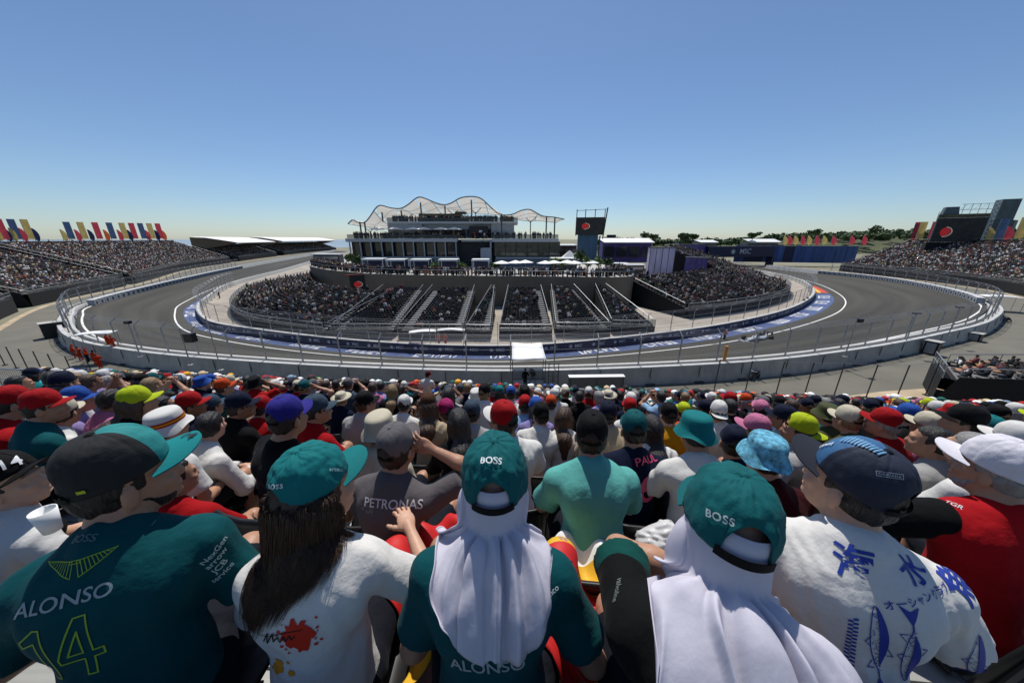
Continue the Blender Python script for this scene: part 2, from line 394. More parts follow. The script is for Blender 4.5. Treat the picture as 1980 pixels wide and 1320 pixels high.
# ---- debris fences
def debris_fence(label, off_pts, i0, i1, zb, top, step, lean=.12, crank=.55, cables=(.1, .5, .9, 1.3), alpha_mat=M_mesh, pr=.07, inward=-1):
    root = empty('debris_fence', v3(off_pts[(i0+i1)//2], 0), label=label, cat='fence')
    tpl = MB(); H = top-zb
    tpl.box((0, 0, H*.5), (pr*1.9, pr*1.5, H)); tpl.tube([(0, 0, H-.05), (inward*crank, 0, H+crank*.75)], pr*.75, 5); tpl.box((0, 0, .03), (.3, .3, .06))
    me = None
    lst = along(i0, i1, step, off_pts); lst.sort(key=lambda t: t[2][0]**2+t[2][1]**2)
    for i, f, p in lst[:99]:
        if me is None: o = tpl.build('post', M_steel, root); me = o.data
        else: o = bpy.data.objects.new('post', me); COL.objects.link(o); o.parent = root
        o.location = Vector(v3(p, zb))-root.location; o.rotation_euler = (0, 0, math.atan2(SD[i][1], SD[i][0]))
    mb = MB()
    for h in cables:
        zz = zb+H*h if h <= 1 else top+crank*.75*(h-1)*2
        sh = 0 if h <= 1 else crank*(h-1)*2
        mb.tube([v3(off_pts[i]+SD[i]*inward*sh, zz) for i in range(i0, i1, 2)], .016, 4)
    o = mb.build('cable', M_steel); o.parent = root; rel(o, root)
    mb = MB(); prof_ribbon(mb, range(i0, i1), lambda i: [v3(off_pts[i], zb), v3(off_pts[i], top), v3(off_pts[i]+SD[i]*inward*crank, top+crank*.75)])
    o = mb.build('wire_mesh', alpha_mat); o.parent = root; rel(o, root)
    return root
debris_fence('tall debris fence of steel posts, cables and wire mesh standing on the outer wall', SO-SD*1.1, 2*NS, 18*NS, 1.36, 4.7, 4.35, cables=(.35, .7, 1.0, 1.5))
debris_fence('debris fence standing behind the inner banner wall round the infield', SI-SD*.75, 3*NS, 18*NS, .0, 3.9, 4.35, cables=(.45, .6, .8, 1.0, 1.5), inward=1, pr=.045)
# ---- infield ground + service road
mb = MB(); poly = [tuple(SI[i]-SD[i]*.5) for i in range(2, NST-NS, 3)]
c0 = Vector((0, 100, .012)); n = len(poly)
P = [[(x, y, .012), (x*.5, y*.5+60, .012)] for x, y in poly]; mb.grid(P); 
mb.add([(x*.5, y*.5+60, .012) for x, y in poly]+[(0, 160, .012)], [(k, k+1, n) for k in range(n-1)])
tag(mb.build('paddock_ground', mat('paddock', (.33, .29, .24), .9, noise=.2, nscale=.15)), 'pale concrete paddock ground inside the track', 'paved ground', kind='structure')
ROAD = [(-300, 480), (-208, 311), (-182, 235), (-163, 178), (-150, 150), (-124, 111), (-105.2, 74.7), (-95.7, 62.5), (-81.8, 49.3), (-66, 34), (-45, 24), (-20, 19), (0, 17.5), (20, 18.5), (36, 22), (55, 27), (75, 36), (98, 51), (117, 66), (125, 77), (134, 89), (141, 105), (145, 125), (147, 150), (148, 200), (150, 320)]
RC = catmull(ROAD, 8)
mb = MB(); NR = 160
def resample(c, n):
    L = np.concatenate([[0], np.cumsum(np.linalg.norm(np.diff(c, axis=0), axis=1))]); t = np.linspace(0, L[-1], n)
    return np.stack([np.interp(t, L, c[:, 0]), np.interp(t, L, c[:, 1])], 1)
RCs = resample(RC, NR); SOs = resample(SO[6:NST-NS//2] + SD[6:NST-NS//2]*-.3, NR)
mb.grid([[v3(SOs[i]*(1-k/4)+RCs[i]*k/4, .004) for k in range(5)] for i in range(NR)])
tag(mb.build('service_road', mat('service_road', (.145, .136, .108), .9, noise=.14, nscale=.22, bump=.1, bscale=30)), 'pale grey service road round the outside of the outer wall', 'road', kind='structure')
RN = np.zeros_like(RCs); tt = np.gradient(RCs, axis=0); tt /= np.linalg.norm(tt, axis=1)[:, None]; RN[:, 0] = -tt[:, 1]; RN[:, 1] = tt[:, 0]
for i in range(NR):
    if np.dot(RN[i], RCs[i]-SOs[i]) < 0: RN[i] *= -1
mb = MB(); mb.grid([[v3(RCs[i], .008), v3(RCs[i]+RN[i]*.9, .03)] for i in range(NR)])
tag(mb.build('sandy_verge', M_sand), 'thin sandy verge along the far edge of the service road', 'verge', kind='structure')
mb = MB(); a = G(1640, 764); b_ = G(1830, 748); mb.add([G(1560, 776, .016), G(1700, 757, .016), b_+Vector((0, 0, .016)), G(1870, 800, .016), G(1600, 820, .016)], [(0, 1, 2, 3, 4)])
tag(mb.build('earth_patch', M_sand), 'patch of bare brown earth beside the draped stand', 'earth', kind='structure')
# ------------------------------------------------------------------ far crowd as one mass
CROWD_C = ['#e8e8e6']*10+['#c9c9c6']*4+['#17181b']*9+['#232b40']*4+['#a01418']*7+['#0f5d52']*5+['#c9b48f']*3+['#2c4f9a']*3+['#e0a21c']*2+['#d8d24a']+['#c56a8a']+['#7f97a8']*3+['#e0581c']*2+['#5a3a2a']*2+['#8fb8d8']*2
CROWD_L = [lin(c) for c in CROWD_C]; SKIN_L = [lin(c) for c in ('#b98868', '#a87455', '#c99a7c', '#8a5a40')]
def ball(cx, cy, cz, rx, ry, rz, n=6):
    V = []; F = []
    for k, (rr_, zz) in enumerate(((.0, -1), (.85, -.5), (.85, .5), (0, 1))):
        if rr_ == 0: V.append((cx, cy, cz+zz*rz))
        else: V += [(cx+rx*rr_*math.cos(2*math.pi*q/n), cy+ry*rr_*math.sin(2*math.pi*q/n), cz+zz*rz) for q in range(n)]
    F += [(0, 1+(q+1) % n, 1+q) for q in range(n)]+[(1+n+q, 1+n+(q+1) % n, 1+2*n) for q in range(n)]
    for q in range(n): a, b = 1+q, 1+(q+1) % n; F += [(a, b, b+n), (a, b+n, a+n)]
    return V, F
def tbox(c, d, t=1.0):
    V = [(c[0]+x*d[0]/2*(t if z > 0 else 1), c[1]+y*d[1]/2, c[2]+z*d[2]/2) for z in (-1, 1) for x, y in ((-1, -1), (1, -1), (1, 1), (-1, 1))]
    Q = [(0, 3, 2, 1), (4, 5, 6, 7), (0, 1, 5, 4), (1, 2, 6, 5), (2, 3, 7, 6), (3, 0, 4, 7)]
    return V, [f for q in Q for f in ((q[0], q[1], q[2]), (q[0], q[2], q[3]))]
def far_tpl(seated):
    V = []; F = []; C = []
    def put(vf, c): 
        b = len(V); V.extend(vf[0]); F.extend([tuple(b+i for i in f) for f in vf[1]]); C.extend([c]*len(vf[0]))
    if seated:
        put(tbox((0, -.02, .30), (.36, .22, .5), 1.2), 1); put(tbox((-.26, .08, .30), (.1, .3, .12)), 1); put(tbox((.26, .08, .30), (.1, .3, .12)), 1)
        put(ball(0, .02, .68, .10, .11, .12), 2); put(ball(0, .01, .745, .11, .125, .085), 0)
        put(tbox((0, .25, .08), (.34, .45, .15)), 3)
    else:
        put(tbox((0, 0, 1.15), (.34, .22, .62), 1.2), 1); put(tbox((-.25, 0, 1.1), (.09, .12, .6)), 1); put(tbox((.25, 0, 1.1), (.09, .12, .6)), 1)
        put(ball(0, .02, 1.62, .10, .11, .12), 2); put(ball(0, .01, 1.685, .11, .125, .085), 0)
        put(tbox((0, 0, .43), (.3, .2, .86), 1.1), 3)
    return np.array(V), np.array(F), np.array(C)
FT_S = far_tpl(True); FT_U = far_tpl(False)
FAR = []          # (x,y,z,heading,seated)
def emit_crowd(name, groups, label=None, seed=1):
    rg = np.random.default_rng(seed); Vs = []; Fs = []; Cs = []; off = 0
    for lst, seated, tpl, dark in groups:
        L = np.array([l[:4] for l in lst if bool(l[4]) == seated]); n = len(L)
        if not n: continue
        V, F, C = tpl; m = len(V)
        sc = rg.uniform(.92, 1.08, n)[:, None]; ang = L[:, 3]+rg.normal(0, .25, n); ca, sa = np.cos(ang)[:, None], np.sin(ang)[:, None]
        x = V[None, :, 0]*sc; y = V[None, :, 1]*sc
        P = np.stack([x*ca-y*sa+L[:, 0:1], x*sa+y*ca+L[:, 1:2], V[None, :, 2]*sc+L[:, 2:3]], 2).reshape(-1, 3)
        pal = np.array(CROWD_L); g_ = pal.mean(1, keepdims=True); pal = (g_+(pal-g_)*(.55 if dark < 1 else 1))*dark; sk = np.array(SKIN_L)*(.5+.5*dark)  # dark dims clothes and skin: backlit shade put into the far palette
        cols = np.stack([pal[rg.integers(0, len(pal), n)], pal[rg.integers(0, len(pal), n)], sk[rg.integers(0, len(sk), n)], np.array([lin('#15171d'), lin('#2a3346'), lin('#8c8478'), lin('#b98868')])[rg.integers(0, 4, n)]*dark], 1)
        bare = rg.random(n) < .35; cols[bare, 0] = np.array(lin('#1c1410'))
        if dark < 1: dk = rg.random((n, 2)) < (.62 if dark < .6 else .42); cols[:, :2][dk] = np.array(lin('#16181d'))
        Vs.append(P); Fs.append((F[None]+np.arange(n)[:, None, None]*m).reshape(-1, 3)+off); off += n*m
        Cs.append(cols[:, C].reshape(-1, 3))
    o = np_mesh(name, np.concatenate(Vs), np.concatenate(Fs), M_vc, smooth=False, colors=np.concatenate(Cs))
    return tag(o, label, 'crowd', kind='stuff')
# ------------------------------------------------------------------ grandstands
INF = []
SEATS = []        # far seats: x,y,z,heading
def polyline_normals(P, side):
    T = np.gradient(P, axis=0); T /= np.linalg.norm(T, axis=1)[:, None]; Nn = np.stack([-T[:, 1], T[:, 0]], 1)*side
    return T, Nn
def grandstand(label, front, depth, z0, z1, rows, side, occ=.9, fence=1.1, seats=False, aisles=8.0, wallz=0.0, sides=(True, True), back=True, group=None, dens=.52):
    """front: polyline of the lowest row; side: +1 rows climb to the left of it, -1 to the right"""
    P = resample(catmull([tuple(p) for p in front], 8), max(6, int(np.sum(np.linalg.norm(np.diff(np.array(front, float), axis=0), axis=1))/3)))
    T, Nn = polyline_normals(P, side)
    mid = P[len(P)//2]; root = empty('grandstand', v3(mid, 0), label=label, cat='grandstand', group=group)
    mb = MB(); rd = depth/rows; rh = (z1-z0)/rows; G_ = []
    for i in range(len(P)):
        col = []
        for r in range(rows+1):
            q = P[i]+Nn[i]*rd*r; zz = z0+rh*r
            if r: col.append(v3(q, zz-rh))
            col.append(v3(q, zz))
        G_.append(col)
    mb.grid(G_, flip=(side > 0)); o = mb.build('seating_deck', M_deck, root); rel(o, root)
    mb = MB(); mb.grid([[v3(P[i]-Nn[i]*.9, wallz), v3(P[i]-Nn[i]*.9, z0+.1), v3(P[i]+Nn[i]*.0, z0+.02)] for i in range(len(P))])
    o = mb.build('front_wall', M_drape, root); rel(o, root)
    for k, on in ((0, sides[0]), (len(P)-1, sides[1])):
        if not on: continue
        mb = MB(); poly = [v3(P[k]-Nn[k]*.9, wallz)]+[v3(P[k]+Nn[k]*rd*r, z0+rh*r+.35) for r in range(0, rows+1, 3)]+[v3(P[k]+Nn[k]*depth, z1+.3), v3(P[k]+Nn[k]*depth, wallz)]
        e = T[k]*(.08 if k else -.08)
        p2 = [(x+e[0], y+e[1], z) for x, y, z in poly]; n = len(poly)
        mb.add(poly+p2, [tuple(range(n)), tuple(range(2*n-1, n-1, -1))]+[(i, (i+1) % n, n+(i+1) % n, n+i) for i in range(n)])
        o = mb.build('side_drape', M_drape, root); rel(o, root)
        mb = MB(); mb.tube([v3(P[k]+Nn[k]*rd*r, z0+rh*r+1.15) for r in range(0, rows+1, 2)], .05, 5)
        for r in range(0, rows+1, 3): mb.tube([v3(P[k]+Nn[k]*rd*r, z0+rh*r), v3(P[k]+Nn[k]*rd*r, z0+rh*r+1.15)], .03, 4)
        o = mb.build('handrail', M_steel, root); rel(o, root)
    if back:
        mb = MB(); bk = [P[i]+Nn[i]*(depth+.1) for i in range(len(P))]
        mb.grid([[v3(b_, wallz), v3(b_, z1+1.0)] for b_ in bk]); o = mb.build('back_wall', M_drape, root); rel(o, root)
        mb = MB(); mb.tube([v3(b_, z1+1.5) for b_ in bk], .05, 5)
        for b_ in bk: mb.tube([v3(b_, z1+.9), v3(b_, z1+1.5)], .04, 4)
        o = mb.build('back_rail', M_steel, root); rel(o, root)
    if fence:
        mb = MB(); fr = [P[i]-Nn[i]*.85 for i in range(len(P))]
        for h in (fence, fence*.5): mb.tube([v3(f_, z0+h) for f_ in fr], .045, 5)
        for f_ in fr: mb.tube([v3(f_, z0), v3(f_, z0+fence)], .045, 4)
        o = mb.build('front_rail', M_steel, root); rel(o, root)
        mb = MB(); mb.grid([[v3(f_, z0+.1), v3(f_, z0+fence-.05)] for f_ in fr]); o = mb.build('railing_mesh', M_mesh2, root); rel(o, root)
    L = np.concatenate([[0], np.cumsum(np.linalg.norm(np.diff(P, axis=0), axis=1))])
    st = MB(); rg = random.Random(hash(label) % 1000)
    rg = random.Random(len(label)*17+rows)
    for r in range(rows):
        s = .4; q0 = (r+.55)*rd
        while s < L[-1]-.3:
            a = s % aisles
            x = np.interp(s, L, P[:, 0]); y = np.interp(s, L, P[:, 1]); nx = np.interp(s, L, Nn[:, 0]); ny = np.interp(s, L, Nn[:, 1])
            if a < 1.25 and aisles < 50:
                if a < dens: 
                    st.box((x+nx*(q0-rd*.2)+0, y+ny*(q0-rd*.2), z0+rh*r+rh*.25), (1.1, rd*.5, rh*.5), rz=math.atan2(ny, nx)+math.pi/2)
                s += dens; continue
            X, Y, Z = x+nx*q0, y+ny*q0, z0+rh*r+.44; hd = math.atan2(-ny, -nx)-math.pi/2
            blk = .40*mnoise.noise(Vector((X*.12, Y*.12, r*.1)))
            if rg.random() < occ+blk: (INF if seats else FAR).append((X, Y, Z, hd, rg.random() > .04))
            if seats: SEATS.append((X, Y, Z, hd))
            s += dens
    if st.v: o = st.build('stairs', mat('stair_tread', (.27, .27, .26), .8), root); rel(o, root)
    return root, P, T, Nn
def road_sub(i0, i1, off): return [tuple(RCs[i]+RN[i]*off) for i in range(i0, i1, 2)]
def ridx(y, left=True):
    best = None
    for i in range(NR):
        if (RCs[i][0] < 0) == left and RCs[i][1] > 45:
            d = abs(RCs[i][1]-y)
            if best is None or d < best[0]: best = (d, i)
    return best[1]
# left stands: road runs from far-left (index 0) to near
iA0, iA1, iB0, iB1, iC0, iC1 = ridx(48), ridx(66), ridx(71), ridx(103), ridx(108), ridx(184)
def rp(yhi, ylo, left=True, off=3.2):
    a, b = ridx(yhi, left), ridx(ylo, left)
    if a > b: a, b = b, a
    n = max(4, (b-a)//2); ix = np.linspace(a, b, n).astype(int)
    return [tuple(RCs[i]+RN[i]*off) for i in ix]
LEFT_ST = []
for lab, yh, yl in (('nearest open grandstand at the left edge, packed with spectators', 67, 46), ('open grandstand on the left of the hairpin below the first banners, packed with spectators', 103, 71), ('open grandstand farther round on the left, beside the roofed stands', 206, 108)):
    LEFT_ST.append(grandstand(lab, rp(yh, yl), 24, 2.6, 12.3, 28, -1, occ=.88, fence=1.3, aisles=11))
R_ST = grandstand('long open grandstand on the right of the hairpin below the big screen', rp(152, 58, False), 24, 2.6, 12.6, 28, -1, occ=.88, fence=1.3, aisles=11)
# roofed stands far left
def roofed(label, p0, p1, p2, z=12.5):
    front = [p0, p1, p2] if p2 else [p0, p1]
    root, P, T, Nn = grandstand(label, front, 20, 2.5, 9.5, 16, -1, occ=.85, fence=1.1, aisles=14)
    mb = MB(); rows = []
    for i in range(len(P)):
        bulge = 0
        rows.append([v3(P[i]-Nn[i]*2, z+.1), v3(P[i]+Nn[i]*6, z+1.6), v3(P[i]+Nn[i]*14, z+3.0), v3(P[i]+Nn[i]*22, z+3.6)])
    mb.grid(rows); mb.grid([[(*q[:2], q[2]-.5) for q in r] for r in rows], flip=True)
    mb.grid([[r[0], (*r[0][:2], r[0][2]-.5)] for r in rows])
    o = mb.build('roof', mat('white_roof', (.8, .79, .76), .6), root, smooth=False); rel(o, root)
    for k in (0, len(P)-1):
        mb = MB(); mb.add([(*q[:2], q[2]-.3) for q in rows[k]]+[v3(P[k]+Nn[k]*22, 7), v3(P[k]+Nn[k]*8, 9.5)], [(0, 1, 2, 3, 4, 5)])
        o = mb.build('gable', mat('gable_timber', (.16, .12, .08), .8), root); rel(o, root)
    mb = MB()
    for i in range(0, len(P), 3): mb.tube([v3(P[i]+Nn[i]*20, 0), v3(P[i]+Nn[i]*20, z+1.8)], .2, 5); mb.tube([v3(P[i]+Nn[i]*20, 6), v3(P[i]+Nn[i]*2, z)], .15, 5)
    o = mb.build('roof_frame', M_dsteel, root); rel(o, root)
    return root
def at(px, Y): return (float((px-990)/645.*Y), float(Y))
roofed('white roofed grandstand far left with dark timber gable, nearer of the two', (-203, 285), (-192, 250), (-181, 218), 11.8)
roofed('white roofed grandstand far left behind the other, near the main building', (-238, 450), (-226, 370), (-207, 300), 12.2)
# infield stands
def infield(label, front, depth, z0, z1, rows, side=1, **k):
    return grandstand(label, front, depth, z0, z1, rows, side, seats=True, fence=1.2, **k)
infield('big infield grandstand at left curving round behind the banner wall', [(-27.5, 46.3), (-36, 49.5), (-45, 54), (-55, 63), (-64.5, 76), (-74, 92)], 15, 1.1, 3.9, 18, -1, occ=.52, aisles=13, back=False)
XB = [(-26.5, -17.5, 46.0), (-16.6, -7.3, 45.6), (-6.5, -3.2, 45.4), (-1.8, 5.8, 45.6), (6.6, 14.6, 46.6), (15.4, 21.8, 48.0)]
LB = ['first infield seating block from the left, beside the curving stand', 'second infield seating block from the left with wide stairs', 'narrow infield seating block left of the central walkway', 'infield seating block right of the central walkway', 'infield seating block between two stairways right of centre', 'last infield seating block on the right with diagonal rail']
for (xa, xb, y), lb in zip(XB, LB):
    infield(lb, [(xb, y+.4*(xb > 10)), ((xa+xb)/2, y), (xa, y+.2)], 18, 1.1, 4.3, 20, -1, occ=.28, aisles=7.6, back=False, wallz=.1)
infield('broad infield grandstand at right facing the banked track', [(82, 101), (77, 91), (67, 79), (55.5, 70.2), (44, 63.5), (32, 58.6)], 17, 1.6, 5.4, 19, -1, occ=.8, aisles=15, back=False)
X2 = infield('high infield grandstand at right climbing to the purple wall', [(95, 134), (89, 118), (80, 104), (71, 95)], 27, 1.6, 10.8, 30, -1, occ=.85, aisles=18)
def wall_box(name, label, cat, c, d, rz, m, taper=1.0):
    r = empty(name, (c[0], c[1], c[2]-d[2]/2), rz, label, cat); mb = MB(); mb.box((0, 0, d[2]/2), d, taper=taper); mb.build('panel', m, r)
    mb = MB(); mb.box((0, 0, d[2]+.12), (d[0]+.3, d[1]+.3, .25)); mb.build('cap_rail', M_dsteel, r)
    mb = MB()
    for k in range(5): mb.box((-d[0]/2+d[0]*k/4, -d[1]/2-.06, d[2]/2), (.12, .1, d[2]))
    mb.build('frame', M_dsteel, r); return r
M_purp = mat('purple_wrap', (.52, .47, .62), .6, noise=.3, nscale=.35, stretch=(2, 2, .3)); M_purpd = mat('purple_wrap_dark', (.10, .07, .25), .6, noise=.4, nscale=.5)
wall_box('hoarding', 'tall lilac wrapped hoarding at the back corner of the high infield stand', 'hoarding', (48.5, 108, 6.9), (7.6, 3, 8.6), -.15, M_purp)
wall_box('hoarding', 'dark purple hoarding on the flank of the high infield stand', 'hoarding', (57, 102, 5.2), (6, 3, 6.5), -.5, M_purpd)
wall_box('hoarding', 'sloping violet hoarding where the banner bridge lands inside the track', 'hoarding', (92, 172, 8.0), (17, 4, 6.5), .35, M_purpd)
wall_box('hoarding', 'small purple hoarding behind the left infield stand', 'hoarding', (-57, 101, 4.0), (3.4, 1.5, 4.0), .3, M_purpd)
# far seats as one mass
def emit_seats(name, L, label):
    V = []; F = []
    for vf in (tbox((0, .18, .0), (.44, .42, .05)), tbox((0, -.05, .24), (.44, .05, .46), .9)):
        b = len(V); V += vf[0]; F += [tuple(b+i for i in f) for f in vf[1]]
    V = np.array(V); F = np.array(F); L = np.array(L); n = len(L); ca, sa = np.cos(L[:, 3])[:, None], np.sin(L[:, 3])[:, None]
    P = np.stack([V[None, :, 0]*ca-V[None, :, 1]*sa+L[:, 0:1], V[None, :, 0]*sa+V[None, :, 1]*ca+L[:, 1:2], V[None, :, 2]+L[:, 2:3]], 2).reshape(-1, 3)
    return tag(np_mesh(name, P, (F[None]+np.arange(n)[:, None, None]*len(V)).reshape(-1, 3), M_black, smooth=False), label, 'seats', kind='stuff')
# ------------------------------------------------------------------ terrace with brown wall
TZ = 6.6
TC = [(-66, 118), (-61, 99), (-49, 85), (-36.5, 76), (-30, 72.8), (-15.6, 70), (1, 68.5), (12, 67.2), (21, 66.5), (25.5, 69), (27.5, 76), (28, 95)]
TP = catmull(TC, 5)
ter = empty('terrace', (0, 80, 0), label='raised terrace with plain dark brown retaining wall above the infield stands', cat='terrace')
mb = MB(); mb.grid([[v3(p, 0), v3(p, TZ-.7), v3(p, TZ)] for p in TP]); o = mb.build('retaining_wall', mat('brown_wall', (.18, .145, .105), .9, noise=.12, nscale=.4), ter); rel(o, ter)
mb = MB(); mb.add([v3(p, TZ) for p in TP]+[(28, 140, TZ), (-66, 140, TZ)], [tuple(range(len(TP)+2))]); o = mb.build('terrace_floor', M_conc, ter); rel(o, ter)
mb = MB(); mb.tube([v3(p, TZ+1.1) for p in TP], .04, 4)
for p in TP[::1]: mb.tube([v3(p, TZ), v3(p, TZ+1.1)], .03, 4)
o = mb.build('railing', M_steel, ter); rel(o, ter)
TPr = resample(TP, 260); tt_ = np.gradient(TPr, axis=0); tt_ /= np.linalg.norm(tt_, axis=1)[:, None]; TN = np.stack([-tt_[:, 1], tt_[:, 0]], 1)
rg = random.Random(21)
for i in range(8, 235):
    for k in range(3):
        if rg.random() < .72:
            d = .4+rg.random()*(1.2+k*2.0); x, y = TPr[i]+TN[i]*d
            FAR.append((x+rg.uniform(-.2, .2), y, TZ, rg.uniform(2.2, 4.0), False))
# paddock crowd right
for _ in range(420):
    x = rg.uniform(26, 62); y = rg.uniform(92, 150)
    if abs(x-.32*y) < 26 and x/y > .24: FAR.append((x, y, 2.0 if y > 300 else .02, rg.uniform(0, 6.28), False))
def planter(name, label, x, y, z, r, h, m, seed, group=None, trunk=.3):
    root = empty(name, (x, y, z), 0, label, 'tree' if 'tree' in name else 'plant', group)
    rg = np.random.default_rng(seed); n = int(260)
    u = rg.normal(size=(n, 3)); u /= np.linalg.norm(u, axis=1)[:, None]; rad = rg.random(n)**.4
    lobes = rg.normal(0, .45, (7, 3)); lb = lobes[rg.integers(0, 7, n)]
    c = (u*rad[:, None]*.55+lb*.6)*np.array([r, r, h*.33])+np.array([0, 0, h*(trunk+.4)])
    s = r*.22*rg.uniform(.6, 1.4, n)
    V = []; F = []
    for i in range(n):
        a = rg.normal(size=3); a /= np.linalg.norm(a); b_ = np.cross(a, rg.normal(size=3)); b_ /= np.linalg.norm(b_)
        k = len(V); V += [c[i]-a*s[i], c[i]-b_*s[i]*.6, c[i]+a*s[i], c[i]+b_*s[i]*.6]; F.append((k, k+1, k+2, k+3))
    np_mesh('crown', V, F, m, root, smooth=False)
    mb = MB(); mb.tube([(0, 0, -.3), (.05*r, 0, h*trunk), (0, .05*r, h*.65)], [r*.09, r*.06, r*.03], 6)
    for q in range(4):
        a = q*1.6+seed; mb.tube([(0, 0, h*(trunk*.8+.08*q)), (math.cos(a)*r*.5, math.sin(a)*r*.5, h*(trunk+.25+.08*q))], [r*.04, r*.015], 4)
    mb.build('trunk', M_bark, root); return root
for k, (px, Y, hh, lab) in enumerate([(676, 84, 4.2, 'leafy green shrub at the left end of the terrace'), (684, 82, 3.4, 'yellow-green shrub beside the leafy one at the terrace left end'), (838, 74, 2.6, 'small terrace shrub between two pergolas left of centre'), (895, 74, 2.6, 'small terrace shrub between the last two pergolas'), (955, 74, 2.6, 'small terrace shrub right of the last pergola'),
        (1072, 76, 3.6, 'light green terrace tree below the right end of the building'), (1088, 78, 3.2, 'dark green terrace tree beside the light green one'), (1122, 78, 5.2, 'bright green tree in front of the blue screen tower'), (1138, 74, 3.4, 'olive shrub right of the bright green tree'), (1160, 76, 3.6, 'dusty green tree right of the screen tower'), (1178, 78, 3.0, 'pale green shrub at the right end of the terrace')]):
    x, y = at(px, Y); planter('terrace_tree', lab, x, y, TZ, 1.5, hh, M_leafl if k % 3 != 1 else M_leaf, k+5, 'plants along the terrace')
def umbrella(x, y, z, h, r, label, group):
    root = empty('parasol', (x, y, z), 0, label, 'parasol', group)
    mb = MB(); n = 8; mb.lathe([(r, h-.55), (r*.55, h-.28), (.05, h)], n=n); mb.lathe([(r*.98, h-.62), (r, h-.55)], n=n); mb.build('canopy', M_white, root)
    mb = MB(); mb.tube([(0, 0, 0), (0, 0, h)], .04, 6)
    for k in range(4): a = k*math.pi/2; mb.tube([(0, 0, h-.9), (math.cos(a)*r*.6, math.sin(a)*r*.6, h-.45)], .02, 4)
    mb.build('pole', M_steel, root); mb = MB(); mb.lathe([(0, .1), (.3, .1), (.35, 0)], n=8); mb.build('base', M_dsteel, root)
for k, px in enumerate((970, 997, 1016, 1055, 1072, 1098, 1112, 1144)):
    x, y = at(px, 72.5+1.2*(k % 3)); umbrella(x, y, TZ, 2.9, 1.9, ordw(k+1)+' white parasol from the left along the terrace below the building', 'parasols on the terrace')
for k, px in enumerate((733, 767, 802, 822, 855, 880)):
    x, y = at(px, 92.5); umbrella(x, y, 14.15, 2.9, 2.4, ordw(k+1)+' white parasol from the left on the upper balcony of the building', 'parasols on the upper balcony')
def pergola(x, y, wd, label):
    root = empty('pergola', (x, y, TZ), 0, label, 'pergola', 'white pergolas on the terrace')
    mb = MB(); mb.box((0, 0, 2.95), (wd, 3.4, .14)); mb.box((0, -1.72, 2.80), (wd, .06, .3)); mb.build('roof', M_white, root)
    for sx in (-1, 1):
        for sy in (-1, 1): mb = MB(); mb.box((sx*(wd/2-.1), sy*1.5, 1.4), (.12, .12, 2.85)); mb.build('post', M_white, root)
    mb = MB(); mb.box((0, 1.4, 1.2), (wd-.4, .05, 2.3)); mb.build('back_screen', mat('screen_blue', (.03, .035, .09), .6), root)
for k, (px, wd, lab) in enumerate([(722, 5.0, 'leftmost white flat-roofed pergola on the terrace'), (766, 4.4, 'second white pergola from the left on the terrace'), (812, 4.4, 'third white pergola from the left on the terrace'), (867, 4.4, 'fourth white pergola from the left on the terrace'), (929, 3.9, 'rightmost white pergola on the terrace with a dark blue screen')]):
    x, y = at(px, 76.5 if k else 79); pergola(x, y, wd, lab)
for k, (px, Y, wd, z, lab) in enumerate([(1092, 84, 7, TZ, 'white awning stall left of the screen tower'), (1225, 118, 9, 2.5, 'white roofed kiosk beside the lilac hoarding'), (1200, 125, 6, 2.5, 'low white awning in the crowded paddock'), (632, 108, 9, TZ, 'pale flat awning at the far left of the terrace')]):
    x, y = at(px, Y); r = empty('kiosk', (x, y, 0), 0, lab, 'kiosk'); z2 = z+2.6
    mb = MB(); mb.box((0, 0, z2+.15), (wd, 4, .3)); mb.build('roof', M_white, r); mb = MB(); mb.box((0, .3, z2/2), (wd-.8, 3, z2)); mb.build('wall', M_dsteel, r)
    mb = MB(); mb.box((0, -1.25, z2-1.0), (wd-1.6, .1, .9)); mb.build('counter', M_conc, r)
# white tent
x, y = at(1102, 100); r = empty('tent', (x, y, 6.2), 0, 'small white peaked tent left of the screen tower', 'tent')
mb = MB(); mb.add([(-3, -2, 1.8), (3, -2, 1.8), (3, 2, 1.8), (-3, 2, 1.8), (0, 0, 4.6)], [(0, 1, 4), (1, 2, 4), (2, 3, 4), (3, 0, 4)]); mb.build('canopy', M_white, r)
for sx in (-3, 3):
    mb = MB(); mb.tube([(sx, -2, -6), (sx, -2, 1.8)], .06, 5); mb.build('post', M_steel, r)
# ------------------------------------------------------------------ main building
BY = 93.0; bl = empty('hospitality_building', (-17, BY, TZ), 0, 'long three-storey hospitality building with wavy white canopy over its roof terraces', 'building')
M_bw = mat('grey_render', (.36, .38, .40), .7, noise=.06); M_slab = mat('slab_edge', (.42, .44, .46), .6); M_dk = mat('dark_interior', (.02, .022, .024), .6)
bo = Vector((-17, BY, TZ))
def bx_(name, m, *boxes, parent=bl):
    mb = MB()
    for c, d in boxes: mb.box(Vector(c)-bo, d)
    return mb.build(name, m, parent)
XL, XR = -45.2, 12.8
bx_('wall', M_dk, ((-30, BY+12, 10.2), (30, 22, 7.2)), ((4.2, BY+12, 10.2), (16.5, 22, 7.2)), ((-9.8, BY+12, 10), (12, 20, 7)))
bx_('floor_slab', M_slab, ((-30.2, BY-.3, 13.7), (30.4, 2.2, .9)), ((3.6, BY-.3, 13.7), (18.2, 2.2, .9)), ((-9.6, BY+1.2, 13.6), (9, 1.5, .6)))
bx_('floor_slab', M_slab, ((-30, BY-.2, 9.1), (30.2, 1.6, .35)), ((4, BY-.2, 9.0), (17, 1.6, .35)))
bx_('roof_terrace', M_conc, ((-16.2, BY+13, 14.1), (58, 26, .1)))
for k in range(11):
    x = -44.6+k*2.92; bx_('column', M_bw, ((x, BY-1.0, 10.4), (.28, .28, 7.5)))
